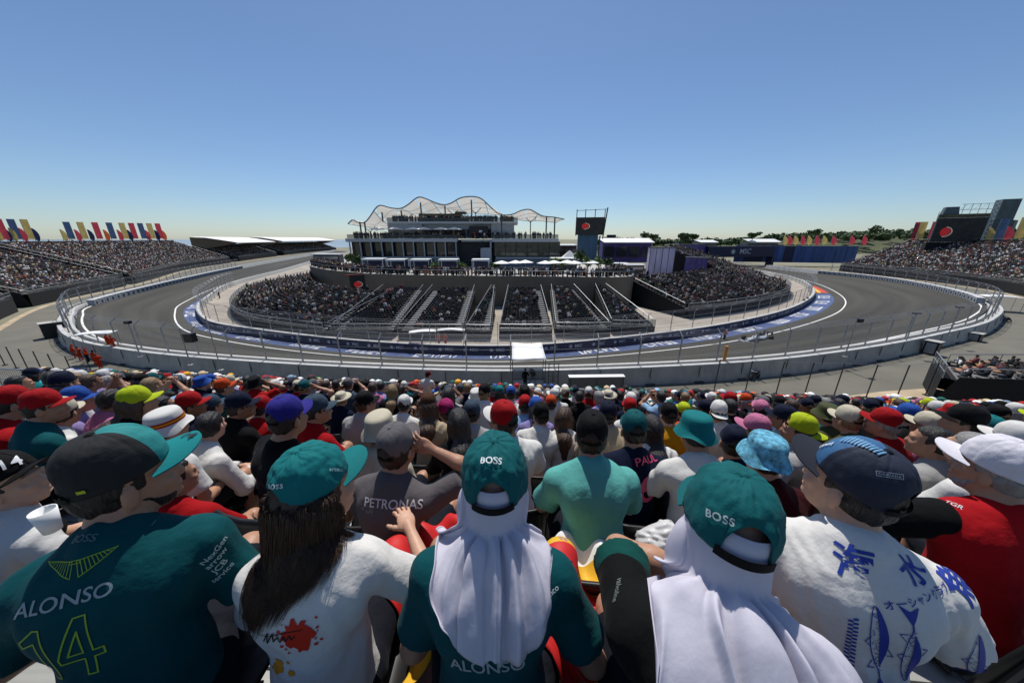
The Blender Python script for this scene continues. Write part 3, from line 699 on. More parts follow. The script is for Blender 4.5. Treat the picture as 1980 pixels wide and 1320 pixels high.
for k in range(10):
    x = -44.6+k*2.92+1.46; w_ = empty('window', (0, 0, 0)); w_.parent = bl
    bpy.data.objects.remove(w_)
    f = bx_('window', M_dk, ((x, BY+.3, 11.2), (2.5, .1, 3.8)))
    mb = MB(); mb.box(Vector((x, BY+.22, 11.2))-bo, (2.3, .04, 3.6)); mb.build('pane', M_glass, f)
for k in range(6):
    x = -4.6+k*3.05+1.2; f = bx_('window', M_dsteel, ((x, BY-.2, 11.3), (2.95, .1, 4.0)))
    mb = MB()
    for a in (-.73, .73):
        for b_ in (-1.3, 0, 1.3): mb.box(Vector((x+a, BY-.27, 11.3+b_))-bo, (1.36, .04, 1.2))
    mb.build('pane', mat('green_glass', (.06, .065, .05), .1, spec=.8, noise=.5, nscale=1.5), f)
bx_('base_wall', mat('base_grey', (.16, .18, .20), .7, noise=.2, nscale=.6), ((4, BY-.5, 7.7), (17.4, .6, 2.3)), ((-30, BY+.4, 7.7), (29.5, .3, 2.4)))
bx_('stair_block', M_bw, ((-7.2, BY-.4, 9.6), (3.0, 1.2, 4.2)), ((-5.9, BY, 12.2), (.4, 1.0, 3.0)))
mb = MB()
for k in range(7): mb.box(Vector((-12.6+k*.75, BY-.2-.1*k, 7.4+k*.85))-bo, (1.1, 1.4, .12))
mb.tube([Vector((-13, BY-1, 8.2))-bo, Vector((-7.6, BY-1.4, 14))-bo], .08, 5); mb.build('staircase', M_dsteel, bl)
# upper storey
bx_('upper_wall', M_bw, ((-29.8, BY+5.5, 16.1), (9.5, 8, 3.8)), ((-18, BY+6.5, 16.1), (24, 8, 3.8)), ((-2.6, BY+5.5, 16.1), (6.4, 8, 3.8)))
bx_('upper_slab', M_slab, ((-16.4, BY+7, 18.3), (36.0, 12, .55)))
for k in range(6): bx_('window', M_dk, ((-28+k*3.6+2.5, BY+2.4, 15.7), (3.3, .2, 1.8)))
bx_('screen_box', M_black, ((-9.2, BY+.4, 15.9), (5.2, .6, 3.0)))
mb = MB(); V, F = text_mesh('MSC', .01); mb.box(Vector((-8.6, BY+.05, 16.0))-bo, (.9, .05, .55)); mb.build('screen_image', mat('screen_img', (.7, .7, .72), .5), bl)
bx_('upper_floor_rail', M_steel, ((-29.9, BY-1.2, 14.7), (30, .04, 1.0)), ((3.6, BY-1.2, 14.7), (18, .04, 1.0)))
bpy.data.materials.new('rail_glass')
mrail = mat('rail_glass2', (.05, .06, .07), .2, alpha=.5)
for o_ in bl.children:
    if o_.name.startswith('upper_floor_rail'): o_.data.materials[0] = mrail
bx_('top_rail', mrail, ((-16.4, BY+1.1, 19.1), (36, .05, 1.0)))
bx_('rooftop_bar', mat('bar_green', (.05, .07, .06), .7), ((-21, BY+9, 19.9), (12, 5, 2.2)), ((-15, BY+8.5, 21.3), (3, 3, .6)))
for x_ in range(140):   # guests on both roof levels
    FAR.append((rg.uniform(-44, -2 if x_ % 2 else 12), BY-.6+rg.uniform(0, 1.6), 14.15, rg.uniform(2.4, 3.9), False))
for x_ in range(170): FAR.append((rg.uniform(-33.5, .8), BY+1.6+rg.uniform(0, 3.5), 18.6, rg.uniform(2.4, 3.9), False))
# wavy canopy: front edge profile from photo points
def cz(px, py): return (px-990)/645*(BY-1), CAM_H+GY(px, py, BY-1).z-CAM_H
CPX = [(673, 433), (682, 425), (692, 430), (705, 430), (716, 418), (726, 403), (736, 397), (755, 402), (775, 403), (790, 395), (802, 385), (812, 381), (825, 385), (842, 392), (858, 396), (872, 393), (890, 383), (912, 380), (930, 384), (945, 397), (962, 412), (975, 416), (992, 414), (1008, 407), (1024, 405), (1036, 411), (1050, 418), (1070, 420), (1091, 424)]
FRONT = [GY(px, py, BY-2) for px, py in CPX]
FC = catmull([tuple(p) for p in FRONT], 4)
can = empty('canopy_structure', (-17, BY, 18), 0, 'wavy white lattice canopy on tall posts above the roof terraces', 'canopy'); bpy.data.objects.remove(can)
rows = []; nb = 14; dep = 17.0
fx = FC[:, 0]; fz = FC[:, 2]
VX = [(p[0]-990)/645*(BY-1) for p in ((673, 433), (705, 430), (775, 403), (872, 396), (992, 415), (1070, 421), (1091, 424))]; VZ = [GY(p[0], p[1], BY-2).z for p in ((673, 433), (705, 431), (775, 405), (872, 398), (992, 416), (1070, 421), (1091, 424))]
def canz(x, v):          # height falls to the back, waves drift sideways with depth
    xx = x-5.0*v; k_ = .85*v
    return np.interp(xx, fx, fz)*(1-k_)+np.interp(xx, VX, VZ)*k_-.6*v
NX = 96; xs = np.linspace(fx[0], fx[-1], NX)
for k in range(nb+1):
    v = k/nb; rows.append([(float(x), float(BY-2+dep*v), float(canz(x, v))) for x in xs])
mb = MB(); mb2 = MB()
for k in range(nb):
    for i in range(NX-1):
        q = [rows[k][i], rows[k][i+1], rows[k+1][i+1], rows[k+1][i]]
        q = [tuple(Vector(a)-bo) for a in q]
        if (i+3*(k % 2)) % 6 == 0 and k % 2 == 0: continue      # openings between the panels
        mb.add(q, [(0, 1, 2, 3)])
mb.build('canopy', mat('canopy_fabric', (.80, .77, .70), .7, trans=.35), bl)
mb = MB()
mb.tube([Vector(p)-bo for p in rows[0]], .15, 6); mb.tube([Vector(p)-bo for p in rows[-1]], .12, 5)
for k in range(4, nb, 4): mb.tube([Vector((a[0], a[1], a[2]-.1))-bo for a in rows[k]], .035, 4)
for i in (0, 12, 24, 36, 48, 60, 72, 84, NX-1): mb.tube([Vector(rows[k][i])-bo for k in range(nb+1)], .08, 4)
mb.build('canopy_frame', mat('canopy_steel', (.14, .15, .16), .5), bl)
for px, zb in ((698, 14.1), (707, 14.1), (735, 18.5), (773, 18.5), (812, 18.5), (859, 18.5), (911, 18.5), (970, 14.1), (1056, 14.1), (1072, 14.1)):
    x = (px-990)/660*(BY-1); zt = float(np.interp(x, fx, fz)); mb = MB(); yy = BY-1.6 if zb < 15 else BY+1.2
    mb.tube([Vector((x, yy, zb))-bo, Vector((x, yy, canz(x, .1)+.2))-bo], .2, 6); mb.build('canopy_post', M_dsteel, bl)
for px in (1025, 980, 880, 922, 792, 720):
    x = (px-990)/645*(BY+8); mb = MB(); zt = canz(x, .6)
    mb.tube([Vector((x, BY+8, 14))-bo, Vector((x, BY+8, zt-1.2))-bo], .16, 6)
    for a in (-1, 1): mb.tube([Vector((x, BY+8, zt-1.5))-bo, Vector((x+a*1.6, BY+8, zt))-bo], .1, 5)
    mb.build('canopy_post', M_dsteel, bl)
# ------------------------------------------------------------------ screen tower (centre right)
def scr_logo(root, x, z, s, y, rz=0):
    mb = MB(); ring = [(x+math.cos(a)*s*(1.25 if math.cos(a) > 0 else .7), y, z+math.sin(a)*s*.75) for a in [2*math.pi*k/20 for k in range(20)]]
    mb.add(ring, [tuple(range(20))]); mb.build('screen_mark', mat('red_mark', (.5, .02, .02), .5, emit=.25), root)
    mb = MB(); P = [[(x+math.cos(a)*s*q*1.35+s*.1, y-.01, z+math.sin(a)*s*q*.8) for q in (.96, 1.12)] for a in [-1.7+3.2*k/16 for k in range(17)]]
    mb.grid(P); mb.build('screen_mark', mat('pale_mark', (.55, .42, .33), .5, emit=.25), root)
tw = empty('screen_tower', (*at(1138, 112), 0), -.18, 'tall blue clad tower carrying a dark video screen, right of the main building', 'screen tower')
mb = MB(); mb.box((-.6, 0, 8.9), (6.4, 6, 13.0)); mb.build('tower', mat('blue_clad', (.035, .09, .16), .5, noise=.3, nscale=.6, stretch=(3, 3, .2)), tw)
mb = MB(); mb.box((-.2, -3.3, 17.9), (9.0, .7, 5.3)); mb.build('screen', mat('screen_dark', (.028, .028, .026), .6, noise=.5, nscale=.8), tw)
scr_logo(tw, -2.0, 17.9, 1.1, -3.70)
mb = MB()
for x in (-4.5, -1.8, 1.2, 4.2): mb.tube([(x, -2.8, 15), (x, -2.8, 23.0)], .13, 5)
mb.tube([(-4.5, -2.8, 22.6), (4.8, -2.8, 22.9)], .08, 5); mb.tube([(4.9, -2.8, 23.4), (4.1, -2, 14)], .2, 5); mb.tube([(3.2, 0, 2), (3.4, 0, 15)], .25, 5)
for k in range(5): mb.tube([(3.3, 0, 3+2.4*k), (2.2, -1, 4.2+2.4*k)], .07, 4)
mb.build('truss', M_dsteel, tw)
# small far screen and long white roofs at right
def shed(label, px0, px1, Y, z0, z1, roofh, m_wall, name='pit_building'):
    x0, x1 = at(px0, Y)[0], at(px1, Y)[0]; r = empty(name, ((x0+x1)/2, Y, 0), 0, label, 'building'); wd = x1-x0
    mb = MB(); mb.box((0, 6, z0/2+z1/2-.5), (wd*.97, 10, z1-z0+1)); mb.build('wall', m_wall, r)
    mb = MB(); mb.add([(-wd/2, -2, z1), (wd/2, -2, z1), (wd/2-1, 6, z1+roofh), (-wd/2-2, 6, z1+roofh), (-wd/2, -2, z1-.4), (wd/2, -2, z1-.4)], [(0, 1, 2, 3), (4, 5, 1, 0)]); mb.build('roof', M_white, r)
    mb = MB(); n = max(3, int(wd/6))
    for k in range(n): mb.box((-wd/2+wd*(k+.5)/n, -1, (z0+z1)/2), (wd/n*.8, .1, (z1-z0)*.55))
    mb.build('window', M_glass, r)
shed('long low building with white roof right of the screen tower', 1165, 1262, 190, 2, 12.3, 2.2, M_purpd)
shed('distant flat white-roofed building behind the banner bridge', 1445, 1505, 290, 2, 11.6, 2.5, M_deck)
shed('distant pale roof left of the banner bridge', 1350, 1385, 285, 2, 11.5, 1.8, M_deck)
shed('dark low stand far behind the terrace, between building and tower', 1078, 1116, 180, 2, 11, .3, mat('far_crowd_wall', (.07, .06, .075), .9, noise=.6, nscale=.8), 'far_stand')
r = empty('video_screen', (*at(1180, 200), 0), 0, 'small dark video screen standing far off right of the screen tower', 'screen'); mb = MB(); mb.box((0, 0, 14.9), (5.2, 1, 3.0)); mb.build('screen', M_dk, r); mb = MB(); mb.box((0, .8, 7), (1, 1, 14)); mb.build('mast', M_dsteel, r)
# small screen on the brown wall left
r = empty('video_screen', (-35.0, 73.6, 1.2), .55, 'small video screen with red mark in front of the brown wall at left', 'screen'); mb = MB(); mb.box((0, 0, 3.3), (3.4, .4, 3.6)); mb.build('screen', M_dk, r); scr_logo(r, -.4, 3.0, .8, -.24)
mb = MB(); mb.box((0, .3, .8), (.4, .4, 2.2)); mb.build('mast', M_dsteel, r); mb = MB(); mb.box((-.2, -.02, 5.0), (4.2, .3, .35)); mb.build('banner', mat('red_paint2', (.35, .03, .03), .6), r)
# ------------------------------------------------------------------ banner bridge over the track
br = empty('banner_bridge', (122, 176, 0), .18, 'dark navy banner bridge spanning the track, with white lettering', 'bridge')
mb = MB(); mb.box((-2, 0, 7.7), (40, 3, 5.4)); mb.build('span', M_navy, br)
for x in (-21.5, 18.3): mb = MB(); mb.box((x, 0, 2.6), (1.6, 3.4, 5.2)); mb.build('pier', M_navy, br)
mb = MB(); V, F = text_mesh('MSC', 3.6, .03); mb.add([(v.x+.2, -1.53, v.y+7.7) for v in V], F)
mb.add([(-7.2+math.cos(a)*(1.5 if k % 2 else .8), -1.53, 7.7+math.sin(a)*(1.5 if k % 2 else .8)) for k, a in enumerate([math.pi*q/12 for q in range(24)])], [tuple(range(24))])
mb.build('lettering', mat('pale_letter', (.45, .47, .52), .5), br)
# blue wrapped wall right of the bridge
wl = empty('wrapped_wall', (157, 185, 0), 0, 'long blue and black wrapped wall between the banner bridge and the right stand', 'wall')
mb = MB()
for k in range(12):
    a = Vector((126+k*4.6, 184-1.0*k, 0)); mb.m = 1 if k in (1, 2, 5) else 0; mb.box(a-Vector((157, 185, 0))+Vector((0, 0, 6.2)), (4.6, .6+.004*k, 8.6), rz=-.2)
mb.build('panel', [mat('wrap_blue', (.035, .08, .24), .5, noise=.5, nscale=.25, stretch=(2, 2, .2)), M_navy], wl)
mb = MB(); mb.box((0, 1, 10.8), (56, .3, .25), rz=-.2); mb.build('cap_rail', M_dsteel, wl)
# ------------------------------------------------------------------ big screen right
bs = empty('big_screen', (178, 130, 0), .0, 'large scaffold screen tower behind the right grandstand with a red mark on its screen', 'screen tower')
bs.location = (*at(1850, 128), 0); bs.rotation_euler = (0, 0, -.62); bs.scale = (.62, .8, 1)
mb = MB(); mb.box((-2.5, 0, 17.3), (19.5, 1.0, 8.6), rx=0); mb.build('screen', mat('screen_dark', (.028, .028, .026), .6), bs)
scr_logo(bs, -8.0, 16.6, 2.1, -.56)
mb = MB(); mb.box((-2.5, -.05, 22.3), (19.5, .9, 1.3)); mb.build('screen_top', mat('olive_board', (.10, .095, .06), .8, noise=.5, nscale=.6), bs)
M_scaf = mat('scaffold_net', (.09, .12, .13), .8, noise=.25, nscale=.7)
mb = MB(); mb.box((-7.5, 2.5, 24.2), (6.5, 4, 2.8), taper=.8); mb.build('net_box', M_scaf, bs)
mb = MB(); mb.prism([(9.5, -.5), (16, -.5), (18, 5.5), (9.5, 5.5)], 20.5, 27.5); mb.prism([(8.5, 0), (17, 0), (21, 6), (8.5, 6)], 13, 20.48); mb.build('net_tower', M_scaf, bs)
mb = MB()
for x in np.linspace(-12, 9, 8): mb.tube([(x, 1.5, 2), (x, 1.5, 26.5 if x > -5 else 24)], .12, 4)
for z in (22, 24.5, 26.4): mb.tube([(-12 if z < 24 else -4, 1.5, z), (9, 1.5, z)], .09, 4)
for x in np.linspace(-4, 6, 5): mb.tube([(x, 1.5, 24.5), (x+2, 1.5, 26.4)], .06, 4)
for k in range(10): mb.tube([(7.6, -.6, 13+k*1.4), (9.2, -.6, 14.4+k*1.4)], .12, 4); mb.tube([(9.2, -.6, 13+k*1.4), (7.6, -.6, 14.4+k*1.4)], .12, 4)
for x in (7.6, 9.2): mb.tube([(x, -.6, 5), (x, -.6, 27.4)], .14, 4)
mb.build('truss', mat('pale_truss', (.35, .42, .45), .5), bs)
mb = MB(); mb.box((2, 3, 7), (30, 5, 11.5)); mb.build('base', M_drape, bs)
# ------------------------------------------------------------------ flags
FLC = {'red': (.62, .07, .10), 'yellow': (.62, .47, .16), 'blue': (.07, .12, .23), 'navy': (.02, .03, .10), 'orange': (.65, .14, .03)}
flag_tpl = {}
def flag(x, y, z, h, wd, col, label, group, feather=False, rz=0.0):
    root = empty('banner_flag', (x, y, z), rz, label, 'flag', group)
    mb = MB(); mb.tube([(0, 0, -1.2), (0, 0, h)], .05, 5); mb.build('pole', M_steel, root)
    mb = MB(); P = []
    for k in range(9):
        t = k/8; zz = h*(1-.86*t)
        ww = wd*(math.sin(math.pi*min(1, (t*.8+.12)))**.5 if feather else 1)
        P.append([(q/4*ww, .10*math.sin(q*1.3+t*3), zz-(.5*wd*(q/4)**2 if feather else 0)) for q in range(5)])
    mb.grid(P); mb.build('cloth', mat('flag_'+col, FLC[col], .7, trans=.35, noise=.2, nscale=.8), root, smooth=True)
LF = [(4, 'yellow', 1), (13, 'red', 0), (22, 'navy', 1), (37, 'blue', 0), (33, 'yellow', 1), (52, 'red', 1), (62, 'yellow', 0), (76, 'navy', 1), (130, 'yellow', 1), (141, 'blue', 0), (157, 'red', 1), (167, 'yellow', 0), (182, 'navy', 1), (195, 'red', 0), (212, 'orange', 1), (222, 'blue', 0), (238, 'red', 1), (246, 'yellow', 0), (257, 'navy', 1), (264, 'red', 0), (281, 'blue', 0), (291, 'red', 1), (298, 'yellow', 0), (309, 'navy', 1), (314, 'red', 0), (322, 'orange', 1)]
def back_at(px, st, off=.6):
    root, P, T, Nn = st; B = P+Nn*(24+off); s = (B[:, 0]/(B[:, 1]))*645+990; o_ = np.argsort(s); s2, B2 = s[o_], B[o_]
    if px > s2[-1]: q = B2[-1]+(B2[-1]-B2[-3])/(s2[-1]-s2[-3]+1e-6)*(px-s2[-1])*.8; return float(q[0]), float(q[1])
    return float(np.interp(px, s2, B2[:, 0])), float(np.interp(px, s2, B2[:, 1]))
cnt = {}
for px, c, fe in LF:
    x, y = back_at(px, LEFT_ST[2]); key = (c, fe); cnt[key] = cnt.get(key, 0)+1
    D = math.hypot(x, y); k = D/125
    flag(x, y, 13.0, (4.6 if not fe else 2.9)*(.92 if px > 126 else 1.0)*max(k, .9), (1.0 if not fe else .8)*max(k, .9)*.95, c, '%s %s %s flag from the left on the left stands' % (ordw(cnt[key]), c, 'small feather' if fe else 'tall rectangular'), 'flags along the back of the left stands', fe, rz=math.atan2(x, y)*-1)
RF = [(1715, 'red', 0, 5.6), (1727, 'yellow', 1, 3.6), (1741, 'blue', 0, 5.2), (1748, 'red', 1, 3.6), (1762, 'yellow', 0, 5.6), (1785, 'red', 0, 5.6), (1896, 'yellow', 1, 3.8), (1912, 'blue', 0, 6.0), (1930, 'red', 1, 4.0), (1950, 'yellow', 0, 6.2), (1974, 'red', 1, 4.2)]
cnt = {}
for px, c, fe, h in RF:
    x, y = back_at(px, R_ST); cnt[c] = cnt.get(c, 0)+1
    flag(x, y, 13.2, h*math.hypot(x, y)/165, 1.5*math.hypot(x, y)/165, c, '%s %s flag from the left on the back of the right stand' % (ordw(cnt[c]), c), 'flags along the back of the right stand', fe, rz=-math.atan2(x, y))
cnt = {}
for k, (px, c) in enumerate([(1510, 'yellow'), (1519, 'red'), (1530, 'yellow'), (1544, 'red'), (1556, 'yellow'), (1571, 'red'), (1585, 'yellow'), (1603, 'red'), (1638, 'red'), (1662, 'red')]):
    x, y = at(px, 178); cnt[c] = cnt.get(c, 0)+1
    flag(x, y, 11.2, 4.6, 2.2, c, '%s %s feather flag from the left above the blue wrapped wall' % (ordw(cnt[c]), c), 'feather flags above the blue wrapped wall', True, rz=-.6)
# ------------------------------------------------------------------ distant trees and hill
mb = MB(); P = []
for i in range(40):
    px = 1130+i*30; row = []
    for k, (Y, f) in enumerate(((330, 0), (420, 1), (700, 1.1))):
        x, y = at(px, Y); h = 10.5+max(0, (px-1400))/600*13+1.5*math.sin(i*.7)+1.0*math.sin(i*1.9)
        row.append((x, y, h*f))
    P.append(row)
mb.grid(P); tag(mb.build('hill', mat('hill_green', (.07, .08, .035), .95, noise=.5, nscale=.03)), 'low dark wooded rise on the horizon at right', 'hill', kind='structure')
# wood on the rise: one mass of crowns
rg = np.random.default_rng(4); Vs = []; Fs = []
for i in range(420):
    px = rg.uniform(1130, 2250); Y = rg.uniform(335, 430); x, y = at(px, Y); h = 9+max(0, (px-1400))/600*14*((Y-300)/120 if Y < 420 else 1)+(3.0 if 1480 < px < 1800 else 0)
    r_ = rg.uniform(3, 6); b0 = len(Vs)*4
    for _ in range(60):
        u = rg.normal(size=3); u /= np.linalg.norm(u); c = np.array([x, y, h+r_*.4])+u*r_*np.array([1, 1, .75])*rg.random()**.35
        a = rg.normal(size=3); a /= np.linalg.norm(a); b_ = np.cross(a, u); b_ /= (np.linalg.norm(b_)+1e-6); s = r_*.28
        Vs.append(np.array([c-a*s, c-b_*s, c+a*s, c+b_*s]))
Vw = np.concatenate(Vs); Fw = np.arange(len(Vw)).reshape(-1, 4)
tag(np_mesh('woodland', Vw, Fw, M_leaf, smooth=False), 'dense belt of far dark green trees along the horizon at right', 'woodland', kind='stuff')
for k, (px, Y, h, r_, lab) in enumerate([(1244, 230, 5, 3, 'small round tree on the horizon above the long white roof'), (1262, 230, 4, 4, 'low spreading tree on the horizon just left of the hoarding'), (1450, 290, 6.5, 5, 'umbrella pine standing out above the banner bridge'), (1320, 240, 5, 5, 'dark tree just right of the lilac hoarding'), (1336, 240, 4.5, 4, 'second dark tree right of the lilac hoarding'), (1570, 300, 6, 5, 'tall tree above the row of feather flags'), (1682, 300, 8, 5, 'pointed tree on the ridge left of the right stand')]):
    x, y = at(px, Y); planter('pine_tree', lab, x, y, 11.0 if px < 1500 else 14, r_, h+2, M_leaf, 40+k, 'trees on the right horizon', trunk=.35)
# ------------------------------------------------------------------ implicit-surface modelling of bodies, hands, clothes
def RX(a): return np.array(Matrix.Rotation(a, 3, 'X'))
def RY(a): return np.array(Matrix.Rotation(a, 3, 'Y'))
def RZ(a): return np.array(Matrix.Rotation(a, 3, 'Z'))
A3 = lambda *v: np.array(v, float)
def sd_cap(P, a, b, ra, rb):
    ab = b-a; L2 = max(ab@ab, 1e-9); t = np.clip(((P-a)@ab)/L2, 0, 1); return np.linalg.norm(P-a-t[..., None]*ab, axis=-1)-(ra+(rb-ra)*t)
def sd_ell(P, c, r, R=None):
    q = P-c
    if R is not None: q = q@R
    k0 = np.linalg.norm(q/r, axis=-1); k1 = np.linalg.norm(q/(r*r), axis=-1)+1e-9; return k0*(k0-1)/k1
def cap(a, b, ra, rb, k=.03, cut=None): return ('c', np.array(a, float), np.array(b, float), ra, rb, k, cut)
def ell(c, r, R=None, k=.03, cut=None): return ('e', np.array(c, float), np.array(r, float), R, None, k, cut)
def prim_d(p, P):
    d = sd_cap(P, p[1], p[2], p[3], p[4]) if p[0] == 'c' else sd_ell(P, p[1], p[2], p[3])
    if p[6] is not None: d = np.maximum(d, (P-p[6][0])@p[6][1])
    return d
class Field:
    def __init__(s, prims, h, pad=.03, off=0.0, disp=None, post=None):
        lo = np.full(3, 9.); hi = -lo; bb = []
        for p in prims:
            if p[0] == 'c': r = max(p[3], p[4]); l = np.minimum(p[1], p[2])-r; u = np.maximum(p[1], p[2])+r
            else:
                r = p[2].max() if p[3] is not None else p[2]; l = p[1]-r; u = p[1]+r
            bb.append((l-off, u+off)); lo = np.minimum(lo, l); hi = np.maximum(hi, u)
        lo = lo-off-pad; hi = hi+off+pad; s.lo = lo; s.h = h; n = np.ceil((hi-lo)/h).astype(int)+1
        s.ax = [lo[i]+h*np.arange(n[i]) for i in range(3)]
        F = np.full(n, .2, np.float32)
        for p, (l, u) in zip(prims, bb):
            m = p[5]+.02
            i0 = np.maximum(((l-m-lo)/h).astype(int), 0); i1 = np.minimum(((u+m-lo)/h).astype(int)+2, n)
            X = np.stack(np.meshgrid(*[s.ax[i][i0[i]:i1[i]] for i in range(3)], indexing='ij'), -1)
            d = (prim_d(p, X)-off).astype(np.float32)
            sl = tuple(slice(i0[i], i1[i]) for i in range(3)); a = F[sl]; k = p[5]
            hh = np.maximum(k-np.abs(a-d), 0)/k; F[sl] = np.minimum(a, d)-hh*hh*k/4
        if disp is not None or post is not None:
            X = np.stack(np.meshgrid(*s.ax, indexing='ij'), -1)
            if disp is not None:
                band = np.abs(F) < .05; F[band] += disp(X[band]).astype(np.float32)
            if post is not None: F = post(X, F).astype(np.float32)
        s.F = F
    def sample(s, P):
        q = (P-s.lo)/s.h; n = np.array(s.F.shape); q = np.clip(q, 0, n-1.001); i = q.astype(int); f = q-i; F = s.F
        out = 0
        for a in (0, 1):
            for b in (0, 1):
                for c in (0, 1):
                    w_ = (f[:, 0] if a else 1-f[:, 0])*(f[:, 1] if b else 1-f[:, 1])*(f[:, 2] if c else 1-f[:, 2])
                    out = out+w_*F[i[:, 0]+a, i[:, 1]+b, i[:, 2]+c]
        return out
    def grad(s, P):
        e = s.h; g = np.stack([s.sample(P+A3(e, 0, 0))-s.sample(P-A3(e, 0, 0)), s.sample(P+A3(0, e, 0))-s.sample(P-A3(0, e, 0)), s.sample(P+A3(0, 0, e))-s.sample(P-A3(0, 0, e))], 1)
        return g/(np.linalg.norm(g, axis=1)[:, None]+1e-9)
    def mesh(s): return surface_nets(s.F, s.lo, s.h)
def surface_nets(F, lo, h):
    ins = F < 0; n = np.array(F.shape)-1
    cnt = np.zeros(n, np.int8)
    for a in (0, 1):
        for b in (0, 1):
            for c in (0, 1): cnt += ins[a:n[0]+a, b:n[1]+b, c:n[2]+c]
    act = (cnt > 0) & (cnt < 8); I = np.argwhere(act); idx = -np.ones(n, np.int64); idx[tuple(I.T)] = np.arange(len(I))
    acc = np.zeros((len(I), 3)); num = np.zeros(len(I))
    cor = [(a, b, c) for a in (0, 1) for b in (0, 1) for c in (0, 1)]
    for p in cor:
        for ax in range(3):
            if p[ax]: continue
            q = list(p); q[ax] = 1
            fa = F[I[:, 0]+p[0], I[:, 1]+p[1], I[:, 2]+p[2]]; fb = F[I[:, 0]+q[0], I[:, 1]+q[1], I[:, 2]+q[2]]
            m = (fa < 0) != (fb < 0); t = np.zeros(len(I)); t[m] = fa[m]/(fa[m]-fb[m])
            pt_ = np.tile(np.array(p, float), (len(I), 1)); pt_[:, ax] += t; acc[m] += pt_[m]; num[m] += 1
    V = lo+(I+acc/num[:, None])*h
    Fs = []
    for ax in range(3):
        b, c = (ax+1) % 3, (ax+2) % 3
        sl0 = [slice(1, -1)]*3; sl0[ax] = slice(0, -1); sl1 = [slice(1, -1)]*3; sl1[ax] = slice(1, None)
        a0 = ins[tuple(sl0)]; a1 = ins[tuple(sl1)]; E_ = np.argwhere(a0 != a1)
        if not len(E_): continue
        sgn = a0[tuple(E_.T)]
        base = E_.copy(); base[:, b] += 1; base[:, c] += 1
        def cell(db, dc):
            q = base.copy(); q[:, b] += db; q[:, c] += dc; return idx[q[:, 0], q[:, 1], q[:, 2]]
        q = np.stack([cell(-1, -1), cell(0, -1), cell(0, 0), cell(-1, 0)], 1)
        q[~sgn] = q[~sgn][:, ::-1]; Fs.append(q)
    Fs = np.concatenate(Fs); Fs = Fs[(Fs >= 0).all(1)]
    return V, Fs
# ---- hand: wrist at origin, fingers along +Y, back of hand +Z, thumb on side*(-X)
HAND = {}
def hand(side, curl, h=.0035, spread=.06):
    key = (side, round(curl, 2), h)
    if key in HAND: return HAND[key]
    pr = [ell((0, .045, 0), (.040, .052, .0155), None, .012), cap((0, -.03, 0), (0, .02, 0), .024, .026, .015)]
    for k, (x, L, r) in enumerate(((-.028, .072, .0082), (-.009, .080, .0086), (.010, .074, .0082), (.028, .058, .0072))):
        p = A3(x*side, .088-.006*abs(k-1.2), .002); ang = 0; sa = (k-1.5)*spread*side
        for j, f in enumerate((.45, .31, .24)):
            ang += curl*(.9 if j else .75); d = A3(math.sin(sa)*math.cos(ang), math.cos(sa)*math.cos(ang), -math.sin(ang)); q = p+d*L*f
            pr.append(cap(p, q, r*(1-.08*j), r*(1-.08*(j+1)), .004)); p = q
    p = A3(-.026*side, .018, -.006)
    for j, (L, r) in enumerate(((.042, .0125), (.030, .0098), (.024, .0088))):
        a = .75-.22*j; d = A3(-math.sin(a)*side, math.cos(a), -.35-.3*curl*j); d /= np.linalg.norm(d); q = p+d*L
        pr.append(cap(p, q, r, r*.88, .008)); p = q
    HAND[key] = Field(pr, h, pad=.012).mesh(); return HAND[key]
def frame_from(y, z):
    y = y/np.linalg.norm(y); x = np.cross(y, z); x /= np.linalg.norm(x)+1e-9; z = np.cross(x, y); return np.stack([x, y, z], 1)
def ik(sh, tgt, l1, l2, hint):
    d = tgt-sh; L = np.linalg.norm(d); L = min(L, (l1+l2)*.985); dn = d/(np.linalg.norm(d)+1e-9); tgt = sh+dn*L
    a = (l1*l1-l2*l2+L*L)/(2*L); hgt = math.sqrt(max(l1*l1-a*a, 1e-6)); hint = hint-dn*(hint@dn); hint /= np.linalg.norm(hint)+1e-9
    return sh+dn*a+hint*hgt, tgt
DEF = dict(lean=.12, twist=0., hy=0., hp=.05, hr=0., b=1., sw=.185, sleeve='short', hair='short', hL=(-.13, .34, .20), rL=(-1, -.5, -.6), hR=(.13, .34, .20), rR=(1, -.5, -.6), curl=.5, fem=False, shorts=True, gap=.14, kz=.13, stand=False, nL=(0, 0, 1), nR=(0, 0, 1), face=True, beard=False, sideb=0.0, neckf=.0)
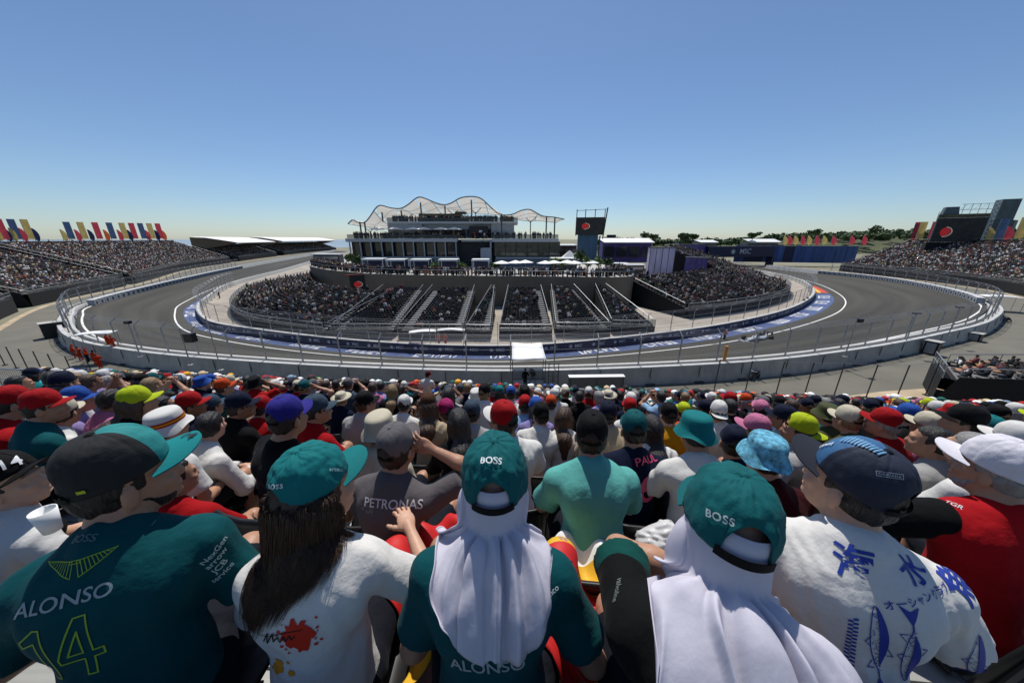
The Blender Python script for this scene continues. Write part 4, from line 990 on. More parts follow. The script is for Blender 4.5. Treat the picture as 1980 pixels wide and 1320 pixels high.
def build_person(h=.012, hh=None, folds=.003, **kw):
    o = dict(DEF); o.update(kw); b = o['b']; R1 = RZ(o['sideb'])@RX(-o['lean']*.7); R1 = RY(o['sideb'])@RX(-o['lean']*.7); R2 = RY(o['sideb']*1.4)@RX(-o['lean'])@RZ(-o['twist'])
    Pv = A3(0, 0, .10); C = Pv+R1@A3(0, .0, .27); Nk = C+R2@A3(0, .01, .235)
    Rh = RZ(-o['hy'])@RY(o['hr'])@RX(-o['hp']); Hc = Nk+R2@A3(0, .035, .055)+Rh@A3(0, .025, .105)
    sw = o['sw']; Ls, Rs = Nk+R2@A3(-sw, .005, -.085), Nk+R2@A3(sw, .005, -.085)
    skin = []; H = lambda x, y, z: Hc+Rh@A3(x, y, z)
    if o['face']:
        skin += [ell(H(0, -.012, .028), (.077, .096, .088), Rh, .02), ell(H(0, .028, -.04), (.060, .066, .075), Rh, .03), ell(H(0, .045, -.088), (.042, .042, .030), Rh, .03),
                 cap(H(0, .092, .0), H(0, .104, -.038), .009, .013, .015), ell(H(0, .088, .018), (.05, .012, .010), Rh, .015), ell(H(0, .091, -.068), (.024, .012, .012), Rh, .010), ell(H(0, .087, -.098), (.018, .014, .014), Rh, .015)]
        for s in (-1, 1):
            skin += [ell(H(s*.038, .074, -.030), (.022, .018, .018), Rh, .02), ell(H(s*.079, -.008, -.018), (.009, .020, .033), Rh@RZ(s*.35), .006), ell(H(s*.031, .086, .0), (.013, .010, .009), Rh, .006)]
    nr = .050 if o['fem'] else .059
    skin += [cap(Nk+R2@A3(0, -.01, -.03), H(0, -.025, -.05), nr*1.08, nr, .03)]
    arms = {}; tr = []
    for s, S_, hk, rk, nk in ((-1, Ls, 'hL', 'rL', 'nL'), (1, Rs, 'hR', 'rR', 'nR')):
        E_, W_ = ik(S_, A3(*o[hk]), .285, .255, A3(*o[rk])); arms[s] = (S_, E_, W_)
        f = .86 if o['fem'] else 1
        skin += [cap(S_, E_, .042*f*b, .037*f, .02), cap(E_, E_*.6+W_*.4, .039*f, .037*f, .02), cap(E_*.6+W_*.4, W_, .037*f, .024*f, .02)]
    torso = [ell((C+Nk)/2+R2@A3(0, -.004, -.03), (.160*b, .108*b, .175), R2, .05), ell((Pv+C)/2, (.146*b, .112*b, .17), R1, .06), ell(Pv+A3(0, .0, .0), (.168*b, .128, .10), None, .05),
             cap(Ls*.88+Rs*.12, Rs*.88+Ls*.12,   .052*b, .052*b, .06), cap(Nk+R2@A3(0, -.012, -.002), Ls+R2@A3(0, -.005, .004), .046, .047*b, .05), cap(Nk+R2@A3(0, -.012, -.002), Rs+R2@A3(0, -.005, .004), .046, .047*b, .05), cap(Nk+R2@A3(0, -.02, .0), Pv+A3(0, -.03, .02), .05, .10*b, .07),
             ell(C+R2@A3(-.075*b, -.055*b, .10), (.075, .05, .09), R2, .05), ell(C+R2@A3(.075*b, -.055*b, .10), (.075, .05, .09), R2, .05)]
    if o['fem']: torso += [ell(C+R2@A3(-.07, .10, .08), (.06, .055, .06), R2, .04), ell(C+R2@A3(.07, .10, .08), (.06, .055, .06), R2, .04)]
    skin_t = [(p[0], p[1], p[2] if p[0] == 'c' else p[2]*.93, p[3]*.85 if p[0] == 'c' else p[3], p[4]*.85 if p[0] == 'c' else None, p[5], p[6]) for p in torso]
    skin += skin_t
    shirt = list(torso)
    for s in (-1, 1):
        S_, E_, W_ = arms[s]; d1 = (E_-S_)/np.linalg.norm(E_-S_)
        if o['sleeve'] == 'short':
            e = S_+d1*.195; shirt.append(cap(S_-d1*.01, e+d1*.05, .048*b, .068*b, .04, (e, d1)))
        elif o['sleeve'] == 'long':
            shirt += [cap(S_, E_, .058*b, .05, .04), cap(E_, W_, .05, .036, .03, (W_-(W_-E_)/np.linalg.norm(W_-E_)*.02, (W_-E_)/np.linalg.norm(W_-E_)))]
    # legs
    pants = [ell(Pv+A3(0, .0, -.015), (.178*b, .138, .095), None, .05)]
    g = o['gap']; kz = o['kz']; 
    for s in (-1, 1):
        hip = A3(s*.085, .0, .075)
        if o['stand']: kn = A3(s*.09, .03, -.36); an = A3(s*.09, 0, -.80)
        else: kn = A3(s*g, .44, kz); an = A3(s*(g+.01), .42, kz-.44)
        pants.append(cap(hip, kn, .088*b, .066, .04, (kn-(kn-hip)*.08, (kn-hip)/np.linalg.norm(kn-hip)) if o['shorts'] else None))
        skin += [cap(hip, kn, .076, .056, .03), cap(kn, an*.6+kn*.4, .054, .05, .03), cap(an*.6+kn*.4, an, .05, .035, .03), cap(an+A3(0, -.03, -.045), an+A3(0, .15, -.06), .035, .032, .03)]
        if not o['shorts']: pants += [cap(kn, an, .066, .055, .04, (an, A3(0, 0, -1)))]
    rg = np.random.default_rng(int(abs(o['lean'])*1e4+abs(o['hy'])*1e3+o['sw']*1e4)); ds = rg.normal(size=(5, 3)); ds[:, 2] *= .6; ph = rg.uniform(0, 6, 5)
    def disp(X):
        w1 = np.sin(X@ds[0]*9+ph[0])*1.6; w2 = np.sin(X@ds[1]*14+ph[1])*1.1
        a = np.sin(X@ds[2]*34+w1*2+ph[2]); c = np.sin(X@ds[3]*58+w2*2+ph[3]); m = .5+.5*np.sin(X@ds[4]*11+ph[4])
        r_ = np.sin(X[:, 2]*46+X[:, 0]*14*np.sign(X[:, 0])+w1*1.4+ph[0]); low = np.clip((.30-X[:, 2])*5, 0, 1)*np.clip((X[:, 2]+.02)*12, 0, 1)
        return folds*(a*np.abs(a)*m+.5*c*(1-m)+.9*r_*np.abs(r_)*low)
    sf = Field(shirt, h, off=.011, disp=disp)
    pf = Field(pants, h, off=.008, disp=disp)
    hh = hh or h
    bf = Field(skin, hh)
    out = dict(Hc=Hc, Rh=Rh, Nk=Nk, R2=R2, arms=arms, C=C, sf=sf, bf=bf, pf=pf, o=o)
    BV, BF = bf.mesh()
    for s, nk in ((-1, 'nL'), (1, 'nR')):
        S_, E_, W_ = arms[s]; V, F = hand(s, o['curl'] if not isinstance(o['curl'], dict) else o['curl'][s], .0035 if h < .009 else .005)
        Rf = frame_from(W_-E_, A3(*o[nk])); V = (V*(.9 if o['fem'] else 1))@Rf.T+W_+(W_-E_)/np.linalg.norm(W_-E_)*.01
        BF = np.concatenate([BF, F+len(BV)]); BV = np.concatenate([BV, V])
    out['body'] = (BV, BF); out['shirt'] = sf.mesh(); out['pants'] = pf.mesh()
    # collar ring
    cr_ = []
    for k in range(25):
        a = 2*math.pi*k/24; cr_.append(Nk+R2@A3((nr+.011)*math.cos(a), (nr+.013)*math.sin(a)-.008+.004, .012-.016*math.sin(a)))
    out['collar'] = cr_
    if o['hair'] and o['face']:
        hr = [ell(H(0, -.013, .031), (.081, .098, .090), Rh, .02)]
        if o['hair'] in ('short', 'bob', 'long'):
            hr.append(ell(H(0, -.045, -.02), (.070, .060, .060), Rh, .03))
        if o['hair'] in ('bob', 'long'):
            hr += [cap(H(0, -.06, .0), H(0, -.075, -.13), .075, .06, .04), cap(H(-.06, -.02, -.02), H(-.07, -.03, -.12), .035, .03, .04), cap(H(.06, -.02, -.02), H(.07, -.03, -.12), .035, .03, .04)]
        if o['hair'] == 'long':
            q = Nk+R2@A3(0, -.115*b, -.05); q2 = Nk+R2@A3(0, -.125*b, -.22)
            hr += [cap(H(0, -.075, -.12), q, .062, .075, .05), cap(q, q2, .075, .035, .05)]
        hr_n = rg.normal(size=(3, 3))
        def hpost(X, F):
            L = (X-Hc)@Rh
            front = L[..., 1]-(.052+np.clip(L[..., 2]-.04, -.05, .06)*.75)      # keep behind the hairline
            low = -(L[..., 2]+.075+np.clip(-L[..., 1], -.1, .1)*.0) if o['hair'] == 'short' else -9
            side = (L[..., 1]-.030) if o['hair'] == 'short' else L[..., 1]-.045
            face = np.where(L[..., 2] < .055, side, front)
            F = np.maximum(F, face)
            if o['hair'] == 'short': F = np.maximum(F, low)
            return F
        def hdisp(X):
            L = (X-Hc)@Rh; return .0028*np.sin(L[..., 0]*150+4*np.sin(L[..., 2]*30)+L[..., 1]*60)+.002*np.sin(L[..., 0]*310+3*np.sin(L[..., 2]*40))*(1 if h < .009 else 0)
        hf = Field(hr, hh*.9, disp=hdisp, post=hpost); out['hairm'] = hf.mesh(); out['hf'] = hf
    if o['beard']:
        bd = [ell(H(0, .044, -.082), (.046, .046, .038), Rh, .03), cap(H(-.060, .01, -.04), H(-.03, .055, -.09), .010, .014, .03), cap(H(.060, .01, -.04), H(.03, .055, -.09), .010, .014, .03)]
        def bpost(X, F):
            L = (X-Hc)@Rh; return np.maximum(F, np.maximum(L[..., 2]+.045+.0*L[..., 1], .0-L[..., 1]-.0))
        out['beardm'] = Field(bd, hh, post=bpost).mesh()
    return out
# ------------------------------------------------------------------ materials for people
M_skin = {}
for k, c in (('fair', (.52, .30, .20)), ('tan', (.40, .21, .13)), ('brown', (.24, .12, .07))):
    m = mat('skin_'+k, c, .5, noise=.08, nscale=14, bump=.08, bscale=90, spec=.35); m.node_tree.nodes['Principled BSDF'].inputs['Subsurface Weight'].default_value = .12
    m.node_tree.nodes['Principled BSDF'].inputs['Subsurface Radius'].default_value = (.02, .008, .004); M_skin[k] = m
M_cloth = mat('fabric', None, .85, objcol=True, noise=.06, nscale=9, bump=.55, bscale=13, spec=.12, sheen=.02)
M_fine = mat('fine_fabric', None, .8, objcol=True, noise=.05, nscale=12, bump=.12, bscale=180, spec=.15, sheen=.02)
M_hairs = {k: mat('hair_'+k, c, .45, noise=.35, nscale=60, bump=.5, bscale=120, stretch=(1, 1, .12)) for k, c in (('black', (.012, .010, .009)), ('brown', (.055, .028, .016)), ('fair', (.20, .13, .06)), ('grey', (.22, .21, .20)))}
def ocol(o, c): o.color = (*[x*.74 for x in lin(c)], 1); return o
# ---- caps.  local frame: rim centre, +Y forward, +Z up
CA, CB_ = .089, .107
def cap_pt(th, t, wr=0.0, seed=0, open_=True, a=CA, b=CB_, hgt=.130):
    """th 0 = front; t 0 rim .. 1 top"""
    dth = abs((th+math.pi) % (2*math.pi)-math.pi); back = math.pi-dth
    zr = 0.0
    if open_ and back < .52: zr = .052*math.sqrt(max(0, 1-(back/.52)**2))
    z0 = zr/hgt; tt = z0+(1-z0)*t; ang = tt*math.pi/2
    r = math.cos(ang)**.62 if ang < math.pi/2-1e-6 else 0; z = hgt*math.sin(ang)**.92
    r *= 1+.035*math.sin(min(1, tt*2)*math.pi)*(.6+.4*math.cos(th))
    seam = min(abs(((th-math.pi/6*q) + math.pi) % (2*math.pi)-math.pi) for q in (0, 2, 4, 6, 8, 10))
    r -= .030*math.exp(-(seam/.045)**2)*(.3+.7*t)
    if wr:
        n_ = mnoise.noise(Vector((math.sin(th)*2.3+seed, math.cos(th)*2.3, tt*4.5)))+.6*mnoise.noise(Vector((math.sin(th)*6+seed, math.cos(th)*6, tt*9)))
        r *= 1+wr*n_; z *= 1+wr*.6*n_
    return Vector((a*r*math.sin(th), b*r*math.cos(th), z))
def crown_mesh(mb, nu=72, nv=18, wr=.0, seed=0, open_=True, front=None):
    P = []
    for j in range(nv+1):
        P.append([cap_pt(2*math.pi*i/nu, j/nv, wr, seed, open_) for i in range(nu+1)])
    b0 = len(mb.f); mb.grid(P)
    if front:                     # front panels in the second material
        for q in range(b0, len(mb.f)):
            i = (q-b0) % nu; th = 2*math.pi*(i+.5)/nu
            mb.mi[q] = 1 if min(th, 2*math.pi-th) < front else 0
def brim_mesh(mb, L=.074, nu=24, nv=8, curve=.024, flat=0.0):
    for s, dz in ((0, .0018), (1, -.0018)):
        P = []
        for j in range(nv+1):
            row = []
            for i in range(nu+1):
                u = -1+2*i/nu; th = u*1.12; p = cap_pt(th, 0, open_=False); p = Vector((p.x, p.y, 0)); v = j/nv
                ext = L*math.sqrt(max(0, 1-abs(u)**2.4)); q = Vector((p.x*(1+.10*v), p.y+ext*v, 0))
                q.z = .004-curve*(q.x/.085)**2-.10*ext*v+dz; row.append(q)
            P.append(row)
        mb.grid(P, flip=bool(s))
    P = []
def strap_mesh(mb, dz=0.004):
    P = []
    for i in range(17):
        th = math.pi-.60+1.20*i/16; P.append([Vector((CA*1.06*math.sin(th), CB_*1.06*math.cos(th), z)) for z in (dz-.006, dz+.014)])
    mb.grid(P); mb.grid([[q*.985 for q in r] for r in P], flip=True)
def bucket_mesh(mb, wr=.02, seed=0):
    n = 40; prof = [(.132, -.046), (.118, -.028), (.104, -.006), (.098, .004), (.094, .035), (.090, .062), (.082, .078), (.062, .086), (.03, .089), (.0001, .090)]
    P = []
    for r, z in prof:
        row = []
        for i in range(n+1):
            a = 2*math.pi*i/n; nn = 1+wr*mnoise.noise(Vector((math.cos(a)*2+seed, math.sin(a)*2, z*20)))
            fl = (.012*math.sin(2*a+seed)+.008*math.sin(5*a+seed)) if r > .12 else 0
            row.append(Vector((r*nn*math.cos(a)*.93, r*nn*math.sin(a)*1.05, z+fl)))
        P.append(row)
    mb.grid(P); mb.grid([[q*.975 for q in r] for r in P], flip=True)
def cap_matrix(o, tilt=.14, dz=.030, dy=-.008, yaw=0.0):
    M = Matrix([[*o['Rh'][i], o['Hc'][i]] for i in range(3)]+[[0, 0, 0, 1]])
    return M @ Matrix.Translation((0, dy, dz)) @ Matrix.Rotation(tilt, 4, 'X') @ Matrix.Rotation(yaw, 4, 'Z')
TPLM = {}
def tmpl(key, fn):
    if key not in TPLM:
        mb = MB(); fn(mb); me = bpy.data.meshes.new(key); me.from_pydata(mb.v, [], mb.f); me.polygons.foreach_set('use_smooth', np.ones(len(me.polygons), bool))
        if any(mb.mi): me.materials.append(M_fine); me.materials.append(M_fine); me.polygons.foreach_set('material_index', mb.mi)
        else: me.materials.append(M_fine)
        me.update(); TPLM[key] = me
    return TPLM[key]
def put(name, me, parent, M=None, col=None):
    o = bpy.data.objects.new(name, me); COL.objects.link(o); o.parent = parent
    if M is not None: o.matrix_local = M
    if col is not None: ocol(o, col)
    return o
def solid(o, t=.003):
    md = o.modifiers.new('solid', 'SOLIDIFY'); md.thickness = t; md.offset = 1; return o
# ------------------------------------------------------------------ the near grandstand (ours)
ROW0, ROWP, DROP, SKEW = .75, .68, .32, .08
FLOOR0 = CAM_H-.6-1.13
def rowY(k, x): return ROW0+ROWP*k-SKEW*x
def floorz(k): return FLOOR0-DROP*k
NROW = 17
M_alu = mat('aluminium_plank', (.34, .34, .32), .5, metal=.25, noise=.12, nscale=3, stretch=(.3, 12, 1))
gs = empty('grandstand', (0, 7, 0), 0, 'near temporary grandstand of pale aluminium steps that the photograph is taken from', 'grandstand')
mb = MB(); XW = 34
for k in range(-2, NROW+1):
    y0, z = ROW0+ROWP*k-.30, floorz(k)
    def pl(x, yo, zz): return (x, y0+yo-SKEW*x-7, zz)
    for q in range(4):
        a, b_ = ROWP*q/4+.006, ROWP*(q+1)/4-.006; mb.add([pl(-XW, a, z), pl(XW, a, z), pl(XW, b_, z), pl(-XW, b_, z), pl(-XW, a, z-.04), pl(XW, a, z-.04), pl(XW, b_, z-.04), pl(-XW, b_, z-.04)], [(0, 1, 2, 3), (4, 5, 1, 0), (5, 6, 2, 1), (6, 7, 3, 2), (7, 4, 0, 3)])
mb.build('step_deck', M_alu, gs)
mb = MB()
for k in range(-2, NROW+1):
    y0, z = ROW0+ROWP*k-.30+ROWP, floorz(k)
    mb.add([(-XW, y0+SKEW*XW-7, z-.05), (XW, y0-SKEW*XW-7, z-.05), (XW, y0-SKEW*XW-7, z-DROP), (-XW, y0+SKEW*XW-7, z-DROP)], [(0, 3, 2, 1)])
mb.build('riser', M_black, gs)
mb = MB(); yf = ROW0+ROWP*(NROW+.4); zf = floorz(NROW)
for h in (.1, .55, 1.1): mb.tube([(-XW, yf+SKEW*XW-7, zf+h), (0, yf-7, zf+h), (XW, yf-SKEW*XW-7, zf+h)], .025 if h < 1 else .035, 6)
x = -XW
while x < XW: mb.tube([(x, yf-SKEW*x-7, zf), (x, yf-SKEW*x-7, zf+1.1)], .011 if int(x*8) % 12 else .03, 4); x += .125
mb.build('front_railing', M_steel, gs)
mb = MB(); mb.add([(-XW, yf+SKEW*XW-7, 0), (XW, yf-SKEW*XW-7, 0), (XW, yf-SKEW*XW-7, zf), (-XW, yf+SKEW*XW-7, zf)], [(0, 1, 2, 3)]); mb.build('front_wall', M_drape, gs)
# ------------------------------------------------------------------ seat
def make_seat(parts=True):
    root = empty('stadium_seat', (0, 0, 0))
    mb = MB(); P = []
    for j in range(7):
        y = -.16+.40*j/6; P.append([(x*.215, y, -.012-.012*math.cos(x*1.5)+(-.02*((j-5)) if j > 5 else 0)) for x in (-1, -.6, 0, .6, 1)])
    mb.grid(P); o = mb.build('seat', M_black, root, smooth=True); solid(o, .02)
    mb = MB(); P = []
    for j in range(7):
        z = .04+.33*j/6; hw = .222*(1-.12*(j/6)**3); P.append([(x*hw, -.235-.05*j/6+.03*x*x, z) for x in (-1, -.6, 0, .6, 1)])
    mb.grid(P); o = mb.build('backrest', M_black, root, smooth=True); solid(o, .018)
    mb = MB()
    for s in (-1, 1): mb.tube([(s*.2, .15, -.42), (s*.2, -.05, -.03), (s*.2, -.25, .02), (s*.2, -.28, .28)], .012, 5); mb.tube([(s*.2, -.22, -.42), (s*.2, .1, -.04)], .012, 5)
    mb.build('frame', M_dsteel, root); return root
seat0 = make_seat(); seat_used = [False]
def place_seat(x, y, z, rz, label):
    if not seat_used[0]: o = seat0; seat_used[0] = True
    else: o = copy_tree(seat0)
    o.location = (x, y, z); o.rotation_euler = (0, 0, rz); tag(o, label, 'seat', 'black seats of the near grandstand')
# ------------------------------------------------------------------ dressing a built body
def dress(P, loc, heading, label, group='spectators in the near grandstand', shirt='#ffffff', pants='#1a1d26', skin='tan', haircol='black', hat=None, hatcol='#ffffff', brimcol=None, name='person', meshes=None, rich=False, hatkw={}, collar=None, hatscale=1.0):
    root = empty(name, loc, -heading, label, 'person', group)
    ms = meshes if meshes is not None else {}
    def part(key, nm, m, col=None, parent=root, smooth=True):
        if key not in ms:
            V, F = P[key]; ms[key] = np_mesh(nm, V, F, m, None, smooth).data; bpy.data.objects.remove(bpy.data.objects[-1]) if False else None
            tmp = [o for o in COL.objects if o.data == ms[key]]
            for o in tmp: bpy.data.objects.remove(o)
        o = bpy.data.objects.new(nm, ms[key]); COL.objects.link(o); o.parent = parent
        if col: ocol(o, col)
        if nm in ('body', 'hair', 'beard'):
            o.material_slots[0].link = 'OBJECT'; o.material_slots[0].material = m
        return o
    body = part('body', 'body', M_skin[skin]); sh = part('shirt', 'shirt', M_cloth, shirt)
    part('pants', 'shorts' if P['o']['shorts'] else 'trousers', M_cloth, pants)
    if 'hairm' in P: part('hairm', 'hair', M_hairs[haircol])
    if 'beardm' in P: part('beardm', 'beard', M_hairs[haircol])
    res = dict(root=root, body=body, shirt=sh, P=P)
    if collar:
        if 'collar_me' not in ms:
            mb = MB(); mb.tube(P['collar'], .007, 6, cap=False); ms['collar_me'] = mb.build('collar', M_cloth, None, True).data
            for o in [o for o in COL.objects if o.data == ms['collar_me']]: bpy.data.objects.remove(o)
        c = bpy.data.objects.new('collar', ms['collar_me']); COL.objects.link(c); c.parent = sh; ocol(c, collar)
    if hat:
        M = cap_matrix(P, **hatkw)
        if hatscale != 1: M = M @ Matrix.Scale(hatscale, 4)
        if hat in ('cap', 'capback'):
            if hat == 'capback': M = M @ Matrix.Rotation(math.pi, 4, 'Z')
            me = tmpl('crown%d' % (len(label) % 3), lambda mb, s=len(label) % 3: crown_mesh(mb, wr=.02, seed=s*7)) if not rich else rich
            c = put('cap', me, root, M, hatcol); solid(c, .002)
            b_ = put('brim', tmpl('brim', brim_mesh), c, None, brimcol or hatcol)
            st = put('strap', tmpl('strap', strap_mesh), c, None, '#101012'); bt = put('button', tmpl('button', lambda mb: mb.lathe([(.011, .1290), (.009, .1335), (.0001, .135)], n=10)), c, None, hatcol)
            res['cap'] = c; res['brim'] = b_; res['capM'] = M
        elif hat == 'bucket':
            c = put('bucket_hat', tmpl('bucket%d' % (len(label) % 3), lambda mb, s=len(label) % 3: bucket_mesh(mb, seed=s*5)), root, M @ Matrix.Translation((0, .0, .016)) @ Matrix.Scale(1.10, 4), hatcol); res['cap'] = c; res['capM'] = M
        elif hat == 'straw':
            c = put('straw_hat', tmpl('straw', lambda mb: mb.lathe([(.17, 0), (.11, .004), (.092, .01), (.085, .07), (.06, .09), (.0001, .092)], n=24)), root, M @ Matrix.Translation((0, 0, .012)), hatcol); solid(c, .004); res['cap'] = c
    return res
def root_for(P, px, py, Y, heading):
    Wd = GY(px, py, Y); Cc = Vector(P['Hc']+P['Rh']@A3(0, 0, .065)); Rz = Matrix.Rotation(-heading, 3, 'Z')
    return Wd-Rz@Cc
def D(a): return math.radians(a)
# ------------------------------------------------------------------ lettering that lies on cloth
def decal(res, target, verts_faces, px, py, width, colr, rot=0.0, name='lettering', eps=.0022, parent=None, bvh=None, up_hint=None, mirror=False):
    V, F = verts_faces; root = res['root']; Mi = (Matrix.Translation(root.location) @ root.rotation_euler.to_matrix().to_4x4())
    if target.parent is not None and target.parent != root: Mi = Mi @ target.parent.matrix_local @ target.matrix_local
    elif target.parent == root: Mi = Mi @ target.matrix_local
    inv = Mi.inverted()
    if bvh is None:
        me = target.data; bvh = BVHTree.FromPolygons([v.co for v in me.vertices], [tuple(p.vertices) for p in me.polygons])
    o = inv @ Vector((0, 0, CAM_H)); d = (inv.to_3x3() @ ray(px, py)).normalized()
    hit, n, _, _ = bvh.ray_cast(o, d)
    if hit is None: return None
    nn = Vector((0, 0, 0))
    for a in range(8):
        q = hit+Vector((math.cos(a*.785)*width*.3, 0, math.sin(a*.785)*width*.3)); h2, n2, _, _ = bvh.find_nearest(q)
        if n2: nn += (n2 if n2.dot(d) < 0 else -n2)
    n = nn.normalized()
    up = Vector(up_hint) if up_hint else inv.to_3x3() @ Vector((0, 0, 1)); up = (up-n*up.dot(n)).normalized(); rt = up.cross(n).normalized()
    up, rt = up*math.cos(rot)+rt*-math.sin(rot)*-1, rt*math.cos(rot)-up*math.sin(rot)
    xs = [v.x for v in V]; ys = [v.y for v in V]; w0 = max(xs)-min(xs); cx = (max(xs)+min(xs))/2; cy = (max(ys)+min(ys))/2; s = width/w0
    out = []
    for v in V:
        p = hit+rt*(v.x-cx)*s+up*(v.y-cy)*s
        h2, n2, _, _ = bvh.ray_cast(p+n*.09, -n, .25)
        if h2 is None: h2, n2, _, _ = bvh.find_nearest(p)
        if n2.dot(n) < 0: n2 = -n2
        out.append(h2+(n2+n).normalized()*(eps+.0*v.z))
    me = bpy.data.meshes.new(name); me.from_pydata([tuple(p) for p in out], [], F)
    ob = bpy.data.objects.new(name, me); COL.objects.link(ob); ob.parent = parent or target
    m = mat('print_'+colr.strip('#'), colr, .6, noise=.05, nscale=30); me.materials.append(m)
    return ob
def TX(t, bold=.01, shear=0, sd=.04, **k): return text_mesh(t, 1.0, bold, shear, sd, **k)
def poly_flat(polys, sd=.05):
    bm = bmesh.new()
    for pl_ in polys:
        vs = [bm.verts.new((x, y, 0)) for x, y in pl_]
        try: bm.faces.new(vs)
        except Exception: pass
    bmesh.ops.triangulate(bm, faces=bm.faces[:])
    for _ in range(6):
        es = [e for e in bm.edges if e.calc_length() > sd]
        if not es: break
        bmesh.ops.subdivide_edges(bm, edges=es, cuts=1); bmesh.ops.triangulate(bm, faces=[f for f in bm.faces if len(f.verts) > 3])
    V = [v.co.copy() for v in bm.verts]; bm.verts.index_update(); F = [tuple(v.index for v in f.verts) for f in bm.faces]; bm.free(); return V, F
def line_poly(pts, w):
    out = []
    for (x0, y0), (x1, y1) in zip(pts, pts[1:]):
        L = math.hypot(x1-x0, y1-y0) or 1e-6; nx, ny = -(y1-y0)/L*w/2, (x1-x0)/L*w/2; ex, ey = (x1-x0)/L*w*.4, (y1-y0)/L*w*.4
        out.append([(x0+nx-ex, y0+ny-ey), (x0-nx-ex, y0-ny-ey), (x1-nx+ex, y1-ny+ey), (x1+nx+ex, y1+ny+ey)])
    return out
# ------------------------------------------------------------------ cloth by position based dynamics
def drape(P0, pins, fields, iters=170, grav=.0016, rad=.008, stiff=.9, bend=.03, damp=.96, sub=6, origin=None):
    n, m, _ = P0.shape; X = P0.reshape(-1, 3).copy(); Xp = X.copy(); idx = np.arange(n*m).reshape(n, m)
    C = [(idx[:, :-1].ravel(), idx[:, 1:].ravel(), 1.0), (idx[:-1].ravel(), idx[1:].ravel(), 1.0), (idx[:-1, :-1].ravel(), idx[1:, 1:].ravel(), .5), (idx[:-1, 1:].ravel(), idx[1:, :-1].ravel(), .5),
         (idx[:, :-2].ravel(), idx[:, 2:].ravel(), bend), (idx[:-2].ravel(), idx[2:].ravel(), bend)]
    # split into independent colours
    G_ = []
    for a, b, k in C: 
        L = np.linalg.norm(X[a]-X[b], axis=1); G_.append((a, b, L, k))
    pin = np.zeros(n*m, bool); pin[pins.ravel()] = True; cnt = np.zeros(n*m)
    for a, b, L, k in G_[:4]: np.add.at(cnt, a, 1); np.add.at(cnt, b, 1)
    for it in range(iters):
        vel = (X-Xp)*damp; Xp = X.copy(); X = X+vel; X[:, 2] -= grav; X[pin] = Xp[pin]
        for _ in range(sub):
            for a, b, L, k in G_:
                d = X[b]-X[a]; l = np.linalg.norm(d, axis=1)+1e-9
                wa = (~pin[a])*1.0; wb = (~pin[b])*1.0; ws = wa+wb; ws[ws == 0] = 1
                c = (d*((l-L)/l)[:, None])*(k*stiff*.42)/ws[:, None]*2*.5
                np.add.at(X, a, c*wa[:, None]); np.add.at(X, b, -c*wb[:, None])
            X[pin] = Xp[pin]
        for f in fields:
            ff, off = f; d = ff.sample(X-off); q = (d < rad) & ~pin
            if q.any():
                g = ff.grad((X-off)[q]); X[q] += g*(rad-d[q])[:, None]; Xp[q] += (X[q]-Xp[q])*.35
    return X.reshape(n, m, 3)
def grid_obj(name, X, m, parent, thick=.0, sub=True):
    mb = MB(); mb.grid([[tuple(q) for q in r] for r in X]); o = mb.build(name, m, parent, smooth=True)
    if sub: md = o.modifiers.new('sub', 'SUBSURF'); md.levels = md.render_levels = 1
    if thick: solid(o, thick)
    return o
# ------------------------------------------------------------------ front row
TEAL = '#12787a'; GRN = '#034c52'; TEALD = '#0c6063'; SC_ = 0
HG = 'spectators in the nearest row'
def crown_rich(seed, wr=.03, front=None, mats=None):
    mb = MB(); crown_mesh(mb, 120, 34, wr, seed, True, front); me = bpy.data.meshes.new('crown'); me.from_pydata(mb.v, [], mb.f)
    for m in (mats or [M_fine]): me.materials.append(m)
    me.polygons.foreach_set('material_index', mb.mi if front else [0]*len(mb.f)); me.polygons.foreach_set('use_smooth', np.ones(len(mb.f), bool)); me.update(); return me
def hero(px, py, Y, heading, pose, label, h=.0075, **k):
    P = build_person(h=h, hh=.006, folds=.0055, **pose); loc = root_for(P, px, py, Y, D(heading)); return dress(P, loc, D(heading), label, group=HG, **k)
def seat_of(res, lab, rz=0):
    l = res['root'].location; place_seat(l.x, l.y, l.z, rz, lab)
HEADS = []          # occupied spots x,y
def occupy(res): 
    r = res['root']; P = res['P']; q = Matrix.Rotation(r.rotation_euler.z, 3, 'Z') @ Vector(P['Hc']); HEADS.append((r.location.x+q.x, r.location.y+q.y))
# man at left, dark and teal cap, green shirt with wings, name and 14
M_blackcap = mat('black_twill', (.012, .013, .014), .85, bump=.1, bscale=200); M_tealp = mat('teal_twill', (.012, .20, .20), .8, bump=.1, bscale=200, noise=.05)
h0 = hero(232, 888, .76, -26, dict(lean=.26, hy=D(60), hp=.04, hr=.05, b=.96, sw=.175, hL=(-.18, .33, .20), hR=(.16, .30, .16), rR=(.7, -1, -.4), beard=True), 'man with black and teal cap in green team shirt with wings and number 14',
          shirt=GRN, skin='tan', haircol='black', hat='cap', hatcol='#0b0c0d', brimcol='#138588', rich=crown_rich(3, .02, D(46), [M_blackcap, M_tealp]), hatkw=dict(tilt=.20, dz=.034), collar='#0a3f3a')
